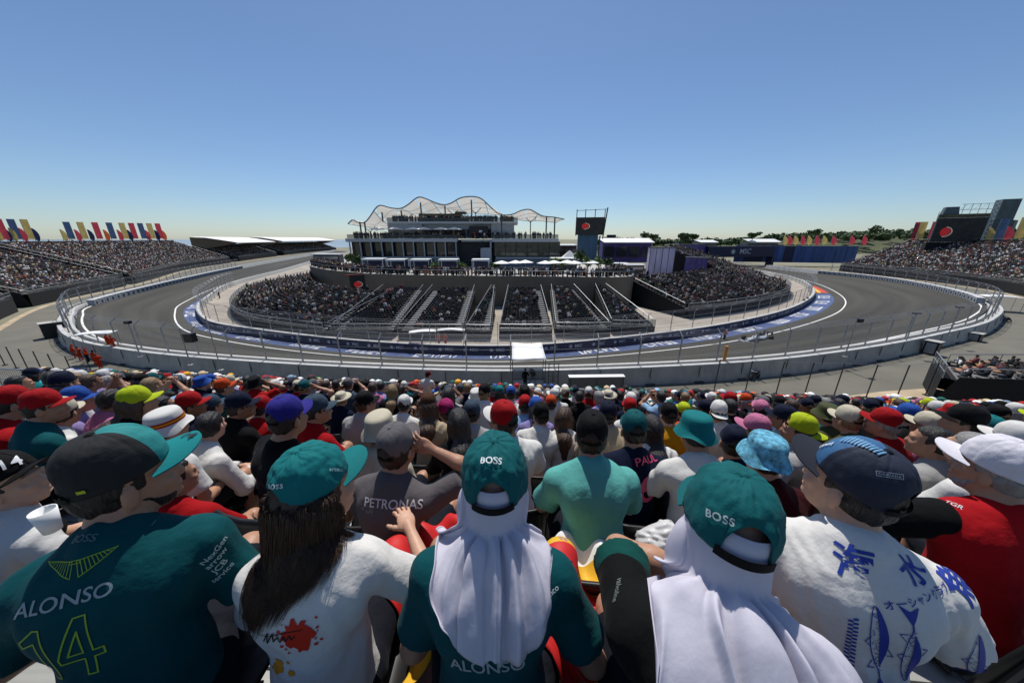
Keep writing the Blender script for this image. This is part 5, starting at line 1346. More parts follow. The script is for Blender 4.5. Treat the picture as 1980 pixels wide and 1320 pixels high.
# woman with teal cap and white painted tee
h1 = hero(607, 915, .83, -10, dict(lean=.20, hy=D(42), hp=.02, hr=-.06, b=.90, sw=.153, fem=True, hair='bob', hL=(-.1, .36, .2), hR=(.24, .33, .36), rR=(1, -.1, -1), sleeve='short'), 'woman with long brown hair in teal cap and white tee with paint splash print',
          shirt='#e9e6e0', skin='fair', haircol='brown', hat='cap', hatcol=TEAL, rich=crown_rich(9, .05), hatkw=dict(tilt=.20, dz=.034))
h2 = hero(957, 905, .78, 2, dict(lean=.30, hy=D(-2), hp=.06, b=.98, sw=.172, gap=.24, kz=.20, hair=None, hL=(-.12, .30, .16), rL=(-.8, -1, -.4), hR=(.18, .28, .16), rR=(.8, -1, -.4)), 'person with teal cap over white head cloth in green team shirt, centre of nearest row',
          shirt=GRN, skin='tan', haircol='black', hat='cap', hatcol=TEALD, rich=crown_rich(14, .055), hatkw=dict(tilt=.10, dz=.03), hatscale=1.06)
h3 = hero(1412, 985, .60, 10, dict(lean=.50, hy=D(8), hp=.12, hr=.1, hair=None, b=.98, sw=.178, sideb=.05, hL=(.10, .42, .40), rL=(-1, .4, .0), hR=(.2, .34, .2), kz=.16), 'person bowed forward with teal cap over white head cloth, black and green shirt',
          shirt='#0a0c0d', skin='tan', haircol='black', hat='cap', hatcol=TEALD, rich=crown_rich(22, .05), hatkw=dict(tilt=.05, dz=.03), hatscale=1.06)
M_navcap = mat('navy_twill', (.010, .016, .035), .75, bump=.1, bscale=200); M_blucap = mat('blue_twill', (.03, .11, .24), .7, bump=.1, bscale=200)
h4 = hero(1660, 908, .80, 24, dict(lean=.24, hy=D(-42), hp=-.08, b=1.12, sw=.198, hL=(-.15, .36, .22), hR=(.2, .36, .2)), 'man in navy cap with blue front and white tee with blue fish print',
          shirt='#e8e6e1', skin='fair', haircol='black', hat='cap', hatcol='#0d1424', brimcol='#2b303b', rich=crown_rich(31, .02, D(50), [M_navcap, M_blucap]), hatkw=dict(tilt=.20, dz=.034), collar='#e8e6e1')
h5 = hero(1935, 885, 1.12, 18, dict(lean=.12, hy=D(-36), hp=.0, b=1.05, sw=.195, hL=(-.30, .30, .26), rL=(-1, 0, -.3), hR=(.2, .34, .2), beard=True), 'man at right edge in white cap and red vest over black sleeves',
          shirt='#b5121b', skin='tan', haircol='grey', hat='cap', hatcol='#e9e6ee', rich=crown_rich(41, .035), hatkw=dict(tilt=.14, dz=.03))
h6 = hero(6, 912, 1.22, 20, dict(lean=.15, hy=D(55), hp=-.25, b=.95, sw=.18, hL=(-.1, .36, .24), hR=(.24, .36, .34), rR=(1, -.2, -1)), 'person at left edge looking up in black cap lettered 14, black and white shirt', h=.009,
          shirt='#dcdad6', skin='fair', haircol='black', hat='cap', hatcol='#0c0c0d', hatkw=dict(tilt=.2, dz=.034))
for r_, lb in ((h0, 'black seat under the man with number 14 on his green shirt'), (h1, 'black seat under the woman with long brown hair'), (h2, 'black seat under the centre person with the white head cloth'), (h3, 'black seat under the bowed person with the white head cloth'), (h4, 'black seat under the man with the fish print tee'), (h5, 'black seat under the man in the red vest at right edge'), (h6, 'black seat under the person at the left edge')):
    seat_of(r_, lb); occupy(r_)
# ---- prints
def letters(res, key, txt, px, py, wdt, col, rot=0, bold=.012, shear=0, sd=.06, **k):
    return decal(res, res[key], TX(txt, bold, shear, sd), px, py, wdt, col, rot, **k)
GREY = '#8f9ba0'; LIME = '#7fa02a'
letters(h0, 'shirt', 'ALONSO', 115, 1163, .185, GREY, rot=D(-4), shear=.12)
letters(h0, 'shirt', 'BOSS', 160, 1040, .055, '#4d6668', rot=D(-4))
def outline(pts, w=.045): return line_poly(pts+[pts[0]], w)
one = [(-.9, .62), (-.45, .95), (-.28, .95), (-.28, -.95), (-.5, -.95), (-.5, .55), (-.86, .42)]
four = [(.45, .98), (.72, .98), (.72, -.2), (.95, -.2), (.95, -.42), (.72, -.42), (.72, -.95), (.48, -.95), (.48, -.42), (-.1, -.42), (-.1, -.22)]
four_in = [(.48, .55), (.48, -.2), (.12, -.2)]
decal(h0, h0['shirt'], poly_flat(outline(one)+outline(four)+outline(four_in), .08), 118, 1262, .150, LIME, rot=D(-4), name='number')
def wings():
    out = []
    for s in (-1, 1):
        top = [(s*.06, .18), (s*1.0, .34)]; out += line_poly(top, .03)
        tips = [(s*(.12+.88*t), .34*t-.32*math.sin(math.pi*(1-t)*.5)-.02) for t in [k/9 for k in range(10)]]
        tips = [(s*(.10+.90*t), .30*t-.42*(1-t)**.7+.06) for t in [k/9 for k in range(10)]]
        out += line_poly(tips, .028)
        for k in range(9): t = k/9; out += line_poly([(s*(.06+.8*t), .17+.13*t), tips[k]], .022)
    out += line_poly([(-.14, .20), (.14, .20), (.14, .10), (-.14, .10), (-.14, .2)], .025)
    return poly_flat(out, .07)
decal(h0, h0['shirt'], wings(), 145, 1095, .145, LIME, rot=D(-4), name='wings_print')
for t, py_, w_ in (('NexGen', 1065, .075), ('arrow', 1080, .06), ('JCB', 1095, .04), ('service', 1108, .06)):
    letters(h0, 'shirt', t, 415+(py_-1065)*.35, py_, w_, '#9fb4b5', rot=D(-28), sd=.12)
# head/cap prints
def cap_txt(res, txt, px, py, wdt, col='#c9d2d2', rot=0, on='cap', **k):
    if isinstance(txt, str): txt = TX(txt, .02, 0, .15, spacing=1.1)
    return decal(res, res[on], txt, px, py, wdt, col, rot, eps=.0045, **k)
cap_txt(h0, '14', 368, 842, .035, '#0d0d0d', rot=D(-10), on='brim')
cap_txt(h0, poly_flat([[(-.5, -.3), (.5, -.3), (.5, .3), (-.5, .3)]], .3), 158, 950, .016, '#a5b51c')
cap_txt(h6, '14', 22, 893, .055, '#dcdcdc', rot=D(10))
cap_txt(h1, 'BOSS', 532, 940, .042, rot=D(-5)); cap_txt(h1, 'aramco', 650, 908, .05, '#9fc4c4', rot=D(42))
cap_txt(h2, 'BOSS', 950, 890, .052, '#d8dede'); cap_txt(h3, 'BOSS', 1392, 1000, .050, '#aebcbc', rot=D(-14))
cap_txt(h4, 'neway', 1600, 862, .05, '#d0d6de', rot=D(-62)); cap_txt(h4, poly_flat(line_poly([(-1, -.25), (1, -.25), (1, .25), (-1, .25), (-1, -.25)], .05), .3), 1720, 918, .05, '#9aa2ab', rot=D(-8)); cap_txt(h4, 'CAD/ADA', 1720, 918, .042, '#9aa2ab', rot=D(-8))
stripes = poly_flat([[(-1+.18*k, -.3), (-.9+.18*k, -.3), (-.78+.18*k, .3), (-.88+.18*k, .3)] for k in range(11)], .3)
cap_txt(h4, stripes, 1668, 858, .09, '#5f93b8', rot=D(-10))
# paint splash on the white tee
def blob(cx, cy, r, n=22, jag=.35, seed=0, sx=1, sy=1):
    rr_ = random.Random(seed); return [(cx+math.cos(2*math.pi*k/n)*r*sx*(1+jag*(rr_.random()-.5)*(2 if k % 2 else 1)), cy+math.sin(2*math.pi*k/n)*r*sy*(1+jag*(rr_.random()-.5)*(2 if k % 2 else 1))) for k in range(n)]
rr_ = random.Random(8)
decal(h1, h1['shirt'], poly_flat([blob(0, 0, 1, 30, .5, 3, .8, 1.0)]+[blob(rr_.uniform(-1.3, 1.3), rr_.uniform(-1.3, 1.3), rr_.uniform(.04, .14), 7, .4, k) for k in range(22)], .25), 578, 1228, .115, '#c3260f', name='paint_print')
decal(h1, h1['shirt'], poly_flat([blob(rr_.uniform(-1, 1), rr_.uniform(-.6, .6), rr_.uniform(.08, .3), 9, .6, k+50) for k in range(14)], .3), 545, 1290, .085, '#d8891a', name='paint_print')
decal(h1, h1['shirt'], poly_flat([blob(rr_.uniform(-.3, .3), rr_.uniform(-1, 1), rr_.uniform(.08, .26), 9, .6, k+90, .7, 1.6) for k in range(14)], .3), 482, 1190, .022, '#2f7fc0', name='paint_print')
decal(h1, h1['shirt'], poly_flat(line_poly([(-1.2, .1), (-.6, .02), (0, .05), (.9, .0)], .03)+line_poly([(-.6, -.3), (-.3, .15), (-.45, -.35), (-.1, .12), (-.15, -.25), (.05, -.05), (.1, -.3), (.25, -.1), (.3, -.3), (.45, -.12), (.5, -.3), (.62, -.2)], .05), .2), 528, 1232, .15, '#15130f', rot=D(-6), name='signature_print', eps=.0034)
letters(h2, 'shirt', 'ALONSO', 940, 1290, .19, GREY, rot=D(-6)); letters(h2, 'shirt', 'aramco', 1062, 1150, .06, '#c8d6d6', rot=D(-12)); decal(h2, h2['shirt'], wings(), 975, 1235, .16, LIME, name='wings_print')
letters(h3, 'shirt', 'valvoline', 1195, 1140, .07, '#59605f', rot=D(-10))
# fish print on the white tee
BL = '#1d3590'
for t, px_, py_, w_, rt_ in (('海', 1652, 1085, .088, -12), ('水', 1760, 1098, .075, -14), ('魚', 1850, 1122, .088, -16)): decal(h4, h4['shirt'], TX(t, .018, 0, .06), px_, py_, w_, BL, D(rt_), name='lettering')
decal(h4, h4['shirt'], TX('オーシャンクラブ', .012, 0, .12), 1785, 1155, .18, BL, D(-12), name='lettering')
def fish(seed, tail_up=False):
    out = []; n = 14; up = [(.17*math.sin(math.pi*min(1, t*1.1+.04))**.7, 1-1.7*t) for t in [k/n for k in range(n+1)]]
    body_r = [(x, y) for x, y in up]+[(.0, -.72)]; out.append([(0, 1.02)]+[(x, y) for x, y in up]+[(.02, -.7)])
    out += line_poly([(0, 1.02)]+[(-x, y) for x, y in up]+[(-.02, -.7)], .022)
    r = random.Random(seed)
    for k in range(46):
        t = r.uniform(.12, .85); x = -.14*math.sin(math.pi*t)*r.random(); out.append(blob(x, 1-1.7*t, .014, 5, .3, k))
    for k in range(12): out += line_poly([(-.02, .62-.1*k), (.06, .58-.1*k)], .012)
    out += line_poly([(.0, -.68), (.17, -1.0), (.0, -.92), (-.17, -1.0), (0, -.68)], .03); out.append([(0, -.7), (.14, -.98), (0, -.9), (-.14, -.98)])
    out += line_poly([(.15, .1), (.26, -.1), (.16, -.12)], .02)+line_poly([(-.15, .35), (-.26, .2), (-.16, .1)], .02)+line_poly([(-.14, -.25), (-.24, -.4), (-.1, -.42)], .02)
    out += line_poly(blob(-.05, .84, .03, 8, 0, 1), .012)
    if tail_up: out = [[(x, -y) for x, y in p][::-1] for p in out]
    return poly_flat(out, .12)
for k, (px_, py_, wd_, tu, rt_) in enumerate(((1698, 1255, .062, False, -8), (1764, 1258, .058, True, -8), (1888, 1290, .06, False, -14))): decal(h4, h4['shirt'], fish(k, tu), px_, py_, wd_, BL, D(rt_), name='fish_print')
chk = [[(x-.1, y-.05), (x+.1, y-.05), (x+.1, y+.05), (x-.1, y+.05)] for k in range(26) for x, y in (((-.1 if k % 2 else .1), 1.3-.1*k),)]
decal(h4, h4['shirt'], poly_flat(chk, .15), 1645, 1240, .022, BL, D(-6), name='checker_print')
letters(h5, 'shirt', 'TGR', 1845, 975, .05, '#b9bcc0', rot=D(-20))
# black sleeves / yokes as panels over the shirt are sewn pieces
def sleeve_panel(res, side, col, t0=-.03, t1=.24, r0=.083, r1=.085, ang=None, name='sleeve'):
    P = res['P']; S_, E_, W_ = P['arms'][side]; d = (E_-S_)/np.linalg.norm(E_-S_); b = P['o']['b']
    f = Field([cap(S_+d*t0, S_+d*t1, .068*b, .074*b, .02, (S_+d*t1, d))], .008, off=.009); V, F = f.mesh(); o = np_mesh(name, V, F, M_cloth, res['shirt']); ocol(o, col); return o
sleeve_panel(h5, -1, '#0c0d0f'); sleeve_panel(h6, -1, '#0c0d0f')
for s_ in (-1, 1): sleeve_panel(h3, s_, '#0a4a44', t0=.19, t1=.215, r0=.08, name='cuff')
# ---- white head cloths
M_veil = mat('white_cotton', (.76, .74, .82), .9, bump=.12, bscale=40, trans=.42, noise=.04, nscale=10, spec=.1, stretch=(1, 1, .16))
def veil(res, L, th0, th1, seed, nf=5, amp=.034, spread=.10, shift=0.0, n=60, m=200, flip=0.0):
    """cotton cloth tucked under the cap at the back of the head, falling in folds over neck and shoulders"""
    P = res['P']; M = res['capM']; u = np.linspace(0, 1, m); th = math.pi+th0+(th1-th0)*u; ux = (u-.5)*2
    top = np.array([tuple(M @ Vector((CA*.90*math.sin(a), CB_*.90*math.cos(a), .052))) for a in th]); rim = np.array([tuple(M @ Vector((CA*.95*math.sin(a), CB_*.95*math.cos(a), -.012))) for a in th])
    rows = [top, top*.5+rim*.5, rim]; X = rim.copy(); K = n-3; st = L/K
    ph = seed+1.1*np.sin(u*7+seed)+.5*np.sin(u*19+seed*2); d = np.stack([ux*.1, -.2-.3*(1-ux**2), -1+0*ux], 1)
    w_ = 2*math.pi*nf
    rest = np.linalg.norm(np.diff(rim, axis=0), axis=1).mean()
    for k in range(K):
        v = (k+1)/K; g = min(1, v*3.2)*(1-.25*v)
        fold = np.abs(np.sin(.5*w_*u+ph+.5*v))**1.3; fold2 = .25*np.sin(w_*2.3*u+seed+2.2*v+ph)
        lay = .007+amp*g*(fold+fold2*.6+.15).clip(0)*(.7+.5*np.sin(u*5+seed)**2)
        tgt = np.stack([ux*(spread*1.0)/max(L, .1)*1.3+shift+flip*np.clip(ux-.5, 0, 1)*2*v, -.16-.05*(1-ux**2)+0*u, -1+0*u], 1); tgt /= np.linalg.norm(tgt, axis=1)[:, None]
        d = d*.7+tgt*.3; dn = d/np.linalg.norm(d, axis=1)[:, None]; X = X+dn*st
        for _ in range(2):
            for f in (P['bf'], P['sf']):
                dd = f.sample(X); q = dd < lay
                if q.any():
                    G2 = f.grad(X); mv = (lay-dd)*.75; X[q] += G2[q]*mv[q][:, None]
        off = np.zeros_like(X); off[:, 1] = -(fold-.5)*amp*.22*g; X = X+off*.0
        rows.append(X.copy())
    A = np.stack(rows)
    for it in range(3):
        B = A.copy(); B[3:-1, 1:-1] = A[3:-1, 1:-1]*.4+.15*(A[2:-2, 1:-1]+A[4:, 1:-1]+A[3:-1, :-2]+A[3:-1, 2:]); A = B
    # wavy hem
    hem = .012*np.sin(u*23+seed)+.02*np.sin(u*6+seed); A[-1, :, 2] += hem; A[-2, :, 2] += hem*.6; A[-3, :, 2] += hem*.3
    o = grid_obj('head_cloth', A, M_veil, res['root'], thick=.0015, sub=False); return o
def strands(res, n, Lm, m, seed=1, bias=(-.10, 0), r=.0011, spread=1.6, r0=.085, top=.02):
    P = res['P']; rg = np.random.default_rng(seed); Hc, Rh = P['Hc'], P['Rh']; K = 20
    th = rg.uniform(-spread, spread, n)+math.pi; zz = rg.uniform(-.03, .02, n)+top
    X = np.stack([r0*.93*np.sin(th), r0*1.12*np.cos(th), zz], 1)@Rh.T+Hc
    L = Lm*rg.uniform(.6, 1.0, n)*(1-.18*np.abs(th-math.pi)); path = [X.copy()]; lay = rg.uniform(.003, .016, n)*rg.uniform(.4, 1, n)
    wv = rg.uniform(0, 6, n); dirn = np.zeros((n, 3)); dirn[:, 2] = -1; dirn[:, 1] = -.25
    for k in range(1, K):
        t = k/(K-1); st = (L/(K-1))[:, None]
        tgt = np.stack([bias[0]+.10*np.sin(wv+t*5)+-(X-Hc)@Rh[:, 0]*(1.2+4.5*t)+(.25*(th-math.pi))*(-1)*(1-t), -.12+0*th, -1+0*th], 1)
        dirn = dirn*.6+tgt*.4; d = dirn/np.linalg.norm(dirn, axis=1)[:, None]; X = X+d*st
        for _ in range(2):
            for f in (P['hf'], P['bf'], P['sf']):
                dd = f.sample(X); q = dd < lay
                if q.any(): X[q] += f.grad(X[q])*(lay-dd)[q][:, None]*.9
        path.append(X.copy())
    Pth = np.stack(path, 1); V = []; F = []
    T = np.gradient(Pth, axis=1); T /= np.linalg.norm(T, axis=2)[..., None]+1e-9; U = np.cross(T, A3(.3, 1, .1)); U /= np.linalg.norm(U, axis=2)[..., None]+1e-9; W = np.cross(T, U)
    rad = r*(1-np.linspace(0, 1, K)**2*.8); V = np.stack([Pth+(U*math.cos(a)+W*math.sin(a))*rad[None, :, None] for a in (0, 2.09, 4.19)], 2).reshape(-1, 3)
    ii = np.arange(n)[:, None, None]*K*3; kk = np.arange(K-1)[None, :, None]*3; cc = np.arange(3)[None, None, :]; c2 = (cc+1) % 3
    F = np.stack([ii+kk+cc, ii+kk+c2, ii+kk+3+c2, ii+kk+3+cc], -1).reshape(-1, 4)
    return np_mesh('hair_lengths', V, F, m, res['root'])
veil(h2, .37, -1.5, 1.5, 3, nf=7, spread=.035, amp=.030)
veil(h3, .60, -1.5, 1.6, 9, nf=7, spread=.035, shift=.09, flip=.35, amp=.036)
strands(h1, 6000, .36, M_hairs['brown'], 4)
# ------------------------------------------------------------------ pose library for everybody else
POSES = {
 'A': dict(lean=.20, hy=0, hp=.08, hL=(-.12, .30, .18), rL=(-.8, -1, -.4), hR=(.12, .30, .18), rR=(.8, -1, -.4)),
 'B': dict(lean=.42, hy=D(12), hp=-.05, b=1.05, hL=(-.05, .42, .24), hR=(.06, .42, .25)),
 'C': dict(lean=.10, hy=D(-28), hp=.0, hL=(-.16, .30, .2), hR=(.10, .30, .2), b=1.0),
 'D': dict(lean=.14, hy=D(30), hp=.05, hL=(-.12, .3, .22), hR=(.16, .36, .2), b=.96),
 'E': dict(lean=.22, hy=D(4), hp=-.1, hL=(-.13, .36, .2), hR=(.17, .22, .73), rR=(1, .1, -.5), nR=(0, -1, .3), b=.98),
 'F': dict(lean=.16, hy=D(-8), hp=.12, hair='long', fem=True, b=.88, sw=.160, hL=(-.1, .34, .2), hR=(.1, .34, .2)),
 'G': dict(lean=.30, hy=D(20), hp=.0, hair='long', fem=True, b=.86, sw=.158, sleeve='none', hL=(-.1, .36, .24), hR=(.12, .34, .2)),
 'H': dict(lean=.05, hy=D(-15), hp=.0, b=1.15, sw=.20, hL=(-.2, .28, .2), hR=(.2, .3, .2)),
 'I': dict(lean=.28, hy=D(-35), hp=.1, b=.95, sleeve='long', shorts=False, hL=(-.1, .34, .22), hR=(.05, .36, .24)),
 'K': dict(lean=.12, hy=0, hp=-.05, hL=(-.055, .36, .70), rL=(-1, 0, -1), hR=(.055, .36, .70), rR=(1, 0, -1), nL=(-1, 0, .2), nR=(1, 0, .2), curl=.9),
 'J': dict(lean=.18, hy=D(0), hp=.25, b=1.0, hL=(-.04, .34, .30), hR=(.06, .33, .32)),
}
BUILT = {}; MSH = {}
def variant(key):
    if key not in BUILT:
        BUILT[key] = build_person(h=.0125, hh=.0105, folds=.006, **POSES[key]); MSH[key] = {}
    return BUILT[key]
SH = {'white': '#e4e2dd', 'black': '#0c0d10', 'navy': '#0e1730', 'red': '#a80e16', 'green': '#055358', 'aqua': '#62b3aa', 'grey': '#6a6769', 'light grey': '#a9a8a6', 'lilac': '#9a8fc4', 'pink': '#c9789a', 'yellow': '#c98a10', 'beige': '#bba98c', 'dark red': '#3c080c', 'blue': '#2a55a8', 'pale blue': '#8fb6d8', 'orange': '#c9481a', 'brown': '#4a3020', 'lime': '#b7c81e', 'teal': '#12787a', 'cream': '#cfc6ae', 'magenta': '#a02060', 'olive': '#4d5234', 'slate': '#3c4c5c', 'purple': '#2e2a86', 'turquoise': '#35a9c0', 'sky': '#59a6cc'}
HW = {'cap': 'cap', 'capback': 'backward cap', 'bucket': 'bucket hat', 'straw': 'straw hat', None: ''}
HAIRW = {'black': 'dark', 'brown': 'brown', 'fair': 'fair', 'grey': 'grey'}
LABELS = {}
def spectator(px, py, Y, heading, pose, hat, hc, sc, brim=None, hair='black', skin='tan', pants='#1a1d26', label=None, seat=True, row=None, loc=None):
    P = variant(pose)
    if loc is None: loc = root_for(P, px, py, Y, D(heading))
    hd = (hc+' '+HW[hat]) if hat else HAIRW[hair]+(' long hair' if POSES[pose].get('hair') == 'long' else ' hair')
    look = 'person in %s shirt and %s' % (sc, hd) if hat else 'person in %s shirt with %s' % (sc, hd)
    res = dress(P, loc, D(heading), label or look, shirt=SH[sc], pants=pants, skin=skin, haircol=hair, hat=hat, hatcol=SH.get(hc, '#ffffff'), brimcol=SH.get(brim) if brim else None, meshes=MSH[pose], hatscale=.935)
    occupy(res); r = res['root']; r['label'] = label or look
    LABELS.setdefault(label or look, []).append((row, loc.x, r, heading)); 
    return res
# people picked out in the photograph: px, py (crown of the head), forward distance
rA = spectator(765, 848, 1.42, 14, 'E', 'cap', 'grey', 'grey', skin='tan', label='person raising right hand to grey cap, grey red-collared shirt with white lettering')
rB = spectator(553, 790, 1.72, 32, 'H', 'cap', 'purple', 'black', label='broad man in blue-purple cap and black tee behind the teal-capped woman')
rC = spectator(1145, 822, 1.50, 2, 'B', 'cap', 'black', 'aqua', brim='teal', label='broad back in aqua tee with black cap and teal brim, centre second row')
rD = spectator(1226, 815, 1.98, 6, 'A', 'cap', 'green', 'navy', label='person in green cap and navy jersey with pink name and number')
rE = spectator(1345, 818, 1.80, 4, 'J', 'bucket', 'teal', 'white', label='person in teal bucket hat and white tee')
rF = spectator(1480, 862, 1.55, 6, 'A', 'bucket', 'sky', 'dark red', label='person in sky blue patterned bucket hat and dark red shirt')
rG = spectator(972, 797, 1.92, -22, 'C', 'cap', 'red', 'white', brim='white', label='person in red cap with white side panel and brim, white tee')
rH = spectator(735, 815, 1.98, 10, 'A', 'bucket', 'cream', 'cream', label='person in cream bucket hat beside the grey-capped man')
rI = spectator(330, 905, 1.55, -10, 'D', None, '', 'red', label='person in red shirt half hidden behind the man with number 14')
lst = [  # px, py, Y, heading, pose, hat, hatcol, shirt, brim, hair
 (22, 765, 2.3, 30, 'A', 'cap', 'red', 'red', 'black', 'black'), (82, 772, 2.2, 24, 'D', 'cap', 'red', 'green', None, 'black'), (148, 762, 2.9, 35, 'D', 'cap', 'blue', 'lilac', None, 'black'), (215, 762, 2.9, 20, 'A', None, '', 'pink', None, 'black'),
 (262, 765, 2.4, 24, 'G', 'cap', 'lime', 'black', None, 'brown'), (322, 808, 1.98, 10, 'A', 'bucket', 'white', 'white', None, 'black'), (367, 772, 2.9, 22, 'D', 'cap', 'red', 'navy', None, 'black'), (312, 774, 3.3, 22, 'B', None, '', 'turquoise', None, 'black'),
 (463, 774, 2.7, 22, 'D', 'cap', 'navy', 'black', None, 'black'), (408, 776, 3.4, 15, 'A', 'cap', 'slate', 'navy', None, 'black'), (506, 778, 3.3, 12, 'A', 'cap', 'red', 'red', None, 'black'), (612, 780, 2.5, 26, 'D', 'cap', 'slate', 'red', None, 'black'),
 (660, 764, 4.8, 12, 'A', 'straw', 'cream', 'navy', None, 'fair'), (706, 770, 3.2, 15, 'D', 'cap', 'black', 'light grey', None, 'brown'), (782, 774, 4.0, 10, 'A', 'cap', 'white', 'white', None, 'black'), (828, 774, 3.0, -4, 'F', 'cap', 'brown', 'beige', None, 'brown'),
 (862, 785, 3.1, -8, 'C', 'cap', 'magenta', 'white', None, 'black'), (885, 800, 2.35, -10, 'F', None, '', 'black', None, 'black'), (913, 787, 2.9, 0, 'A', 'cap', 'slate', 'light grey', None, 'black'), (1015, 775, 3.8, 0, 'A', 'cap', 'red', 'pale blue', None, 'black'),
 (1045, 792, 3.0, 18, 'I', 'cap', 'black', 'white', None, 'black'), (1092, 795, 3.0, 4, 'G', None, '', 'white', None, 'brown'), (1065, 773, 4.4, 0, 'A', 'cap', 'orange', 'cream', None, 'black'), (1036, 779, 3.6, 0, 'F', 'cap', 'blue', 'lilac', None, 'black'),
 (1176, 790, 2.75, 0, 'B', 'cap', 'navy', 'beige', None, 'black'), (1218, 780, 3.9, 0, 'A', 'cap', 'red', 'white', None, 'black'), (1258, 812, 2.4, 0, 'F', None, '', 'white', None, 'black'), (1293, 792, 3.1, 0, 'A', 'cap', 'black', 'yellow', None, 'black'),
 (1322, 788, 4.1, 0, 'A', 'cap', 'lime', 'orange', None, 'black'), (1363, 783, 4.2, 0, 'C', 'cap', 'navy', 'navy', None, 'black'), (1390, 787, 3.3, -14, 'D', 'capback', 'white', 'white', None, 'black'), (1412, 778, 4.0, 0, 'A', None, '', 'black', None, 'black'),
 (1462, 818, 2.45, -12, 'C', 'cap', 'pink', 'white', None, 'brown'), (1515, 797, 2.9, -12, 'C', 'cap', 'navy', 'light grey', None, 'black'), (1548, 818, 2.25, -25, 'C', 'capback', 'lime', 'light grey', None, 'black'), (1472, 784, 3.9, 10, 'E', 'cap', 'pink', 'pale blue', None, 'black'),
 (1712, 806, 2.5, -16, 'H', 'cap', 'red', 'red', None, 'grey'), (1756, 793, 3.3, -5, 'A', 'cap', 'blue', 'black', None, 'black'), (1806, 838, 1.95, -14, 'C', None, '', 'light grey', None, 'black'), (1868, 802, 2.15, -20, 'C', 'cap', 'black', 'slate', None, 'black'),
 (1910, 818, 2.6, -6, 'A', 'cap', 'teal', 'lime', None, 'black'), (1795, 812, 2.7, -10, 'A', 'cap', 'cream', 'pink', None, 'fair'), (1885, 852, 1.75, -10, 'B', None, '', 'white', None, 'grey'), (1640, 800, 2.7, -8, 'A', 'cap', 'cream', 'olive', None, 'fair'),
 (1600, 792, 3.2, -8, 'A', 'bucket', 'olive', 'olive', None, 'black'), (1420, 842, 2.1, -6, 'D', 'cap', 'navy', 'navy', None, 'black'), (120, 785, 2.6, 20, 'I', 'cap', 'cream', 'white', None, 'black'), (1965, 838, 1.9, -10, 'A', 'cap', 'white', 'black', None, 'black'), (405, 808, 2.25, 25, 'I', None, '', 'white', None, 'black')]
for ia, a in enumerate(lst):
    rs_ = spectator(*a[:8], brim=a[8], hair=a[9], skin=['tan', 'fair', 'tan', 'brown'][a[0] % 4], row=None)
    if ia == 5:
        for z_, c_ in ((.006, '#c01818'), (.017, '#d8a818'), (.028, '#c01818')):
            mb = MB(); mb.lathe([(.100, z_-.006), (.1005, z_), (.100, z_+.006)], n=32); bb = mb.build('band', M_fine, rs_['cap'], True); ocol(bb, c_); bb.scale = (.93, 1.05, 1)
# the rest of the near rows
rg = random.Random(99); HEADP = None; rows_meta = []
HATS = ['cap']*10+['capback']+['bucket']*1+['straw']+[None]*8
HC = ['red']*4+['green']*3+['teal']+['navy']*5+['black']*7+['white']*5+['cream']*3+['lime', 'orange', 'blue', 'slate', 'slate', 'pink', 'grey', 'olive']
SCC = ['white']*8+['black']*6+['navy']*4+['red']*4+['green']*3+['grey', 'light grey', 'light grey', 'lilac', 'pink', 'yellow', 'beige', 'cream', 'blue', 'pale blue', 'orange', 'olive', 'slate', 'teal', 'turquoise']
NEARCROWD = []; nind = len(HEADS); LIMIT = 294; cands = []
for k in range(1, NROW):
    Yk = ROW0+ROWP*k; x = -1.75*Yk-.6
    while x < 1.75*Yk+.6:
        xx = x+rg.uniform(-.05, .05); Y = rowY(k, xx)+rg.uniform(-.06, .06); x += .50
        if rg.random() < (.20 if k < 6 else .08 if k < 12 else .14): continue
        if k > 13 and xx < -9 and rg.random() < .55: continue
        if k > 12 and xx > 9 and rg.random() < .35: continue
        if abs(xx-Y*(-.30)) < .33 and 5 < k < 17: continue           # stairway gap
        if any(abs(xx-hx) < .46 and abs(Y-.02-hy) < .55 for hx, hy in HEADS): continue
        pxx = 990+xx/Y*FPX*1.0
        cands.append((k, xx, Y))
for k, xx, Y in cands:
    z = floorz(k)+.43+rg.uniform(-.02, .03)
    if k == 1 and abs(xx) > 2.4: continue
    if nind < LIMIT:
        pose = rg.choice('AAABBCCDDEEFFGHIJJK'); hat = rg.choice(HATS); P = variant(pose); hd = rg.gauss(-math.degrees(math.atan2(xx, Y+25))*.5, 9)
        q = Matrix.Rotation(-D(hd), 3, 'Z') @ Vector((P['Hc'][0], P['Hc'][1], 0))
        hc = rg.choice(HC); 
        if hat == 'straw': hc = 'cream'
        spectator(0, 0, 0, hd, pose, hat, hc, rg.choice(SCC), hair=rg.choice(['black', 'black', 'brown', 'fair', 'grey']), skin=rg.choice(['tan', 'tan', 'fair', 'brown']), pants=rg.choice(['#1a1d26', '#3a4660', '#b9ab90', '#26282c', '#6d7076']), row=k, loc=Vector((xx-q.x, Y-q.y, z)))
        nind += 1
    else: NEARCROWD.append((xx, Y-.1, z, rg.gauss(0, .15), True))
    
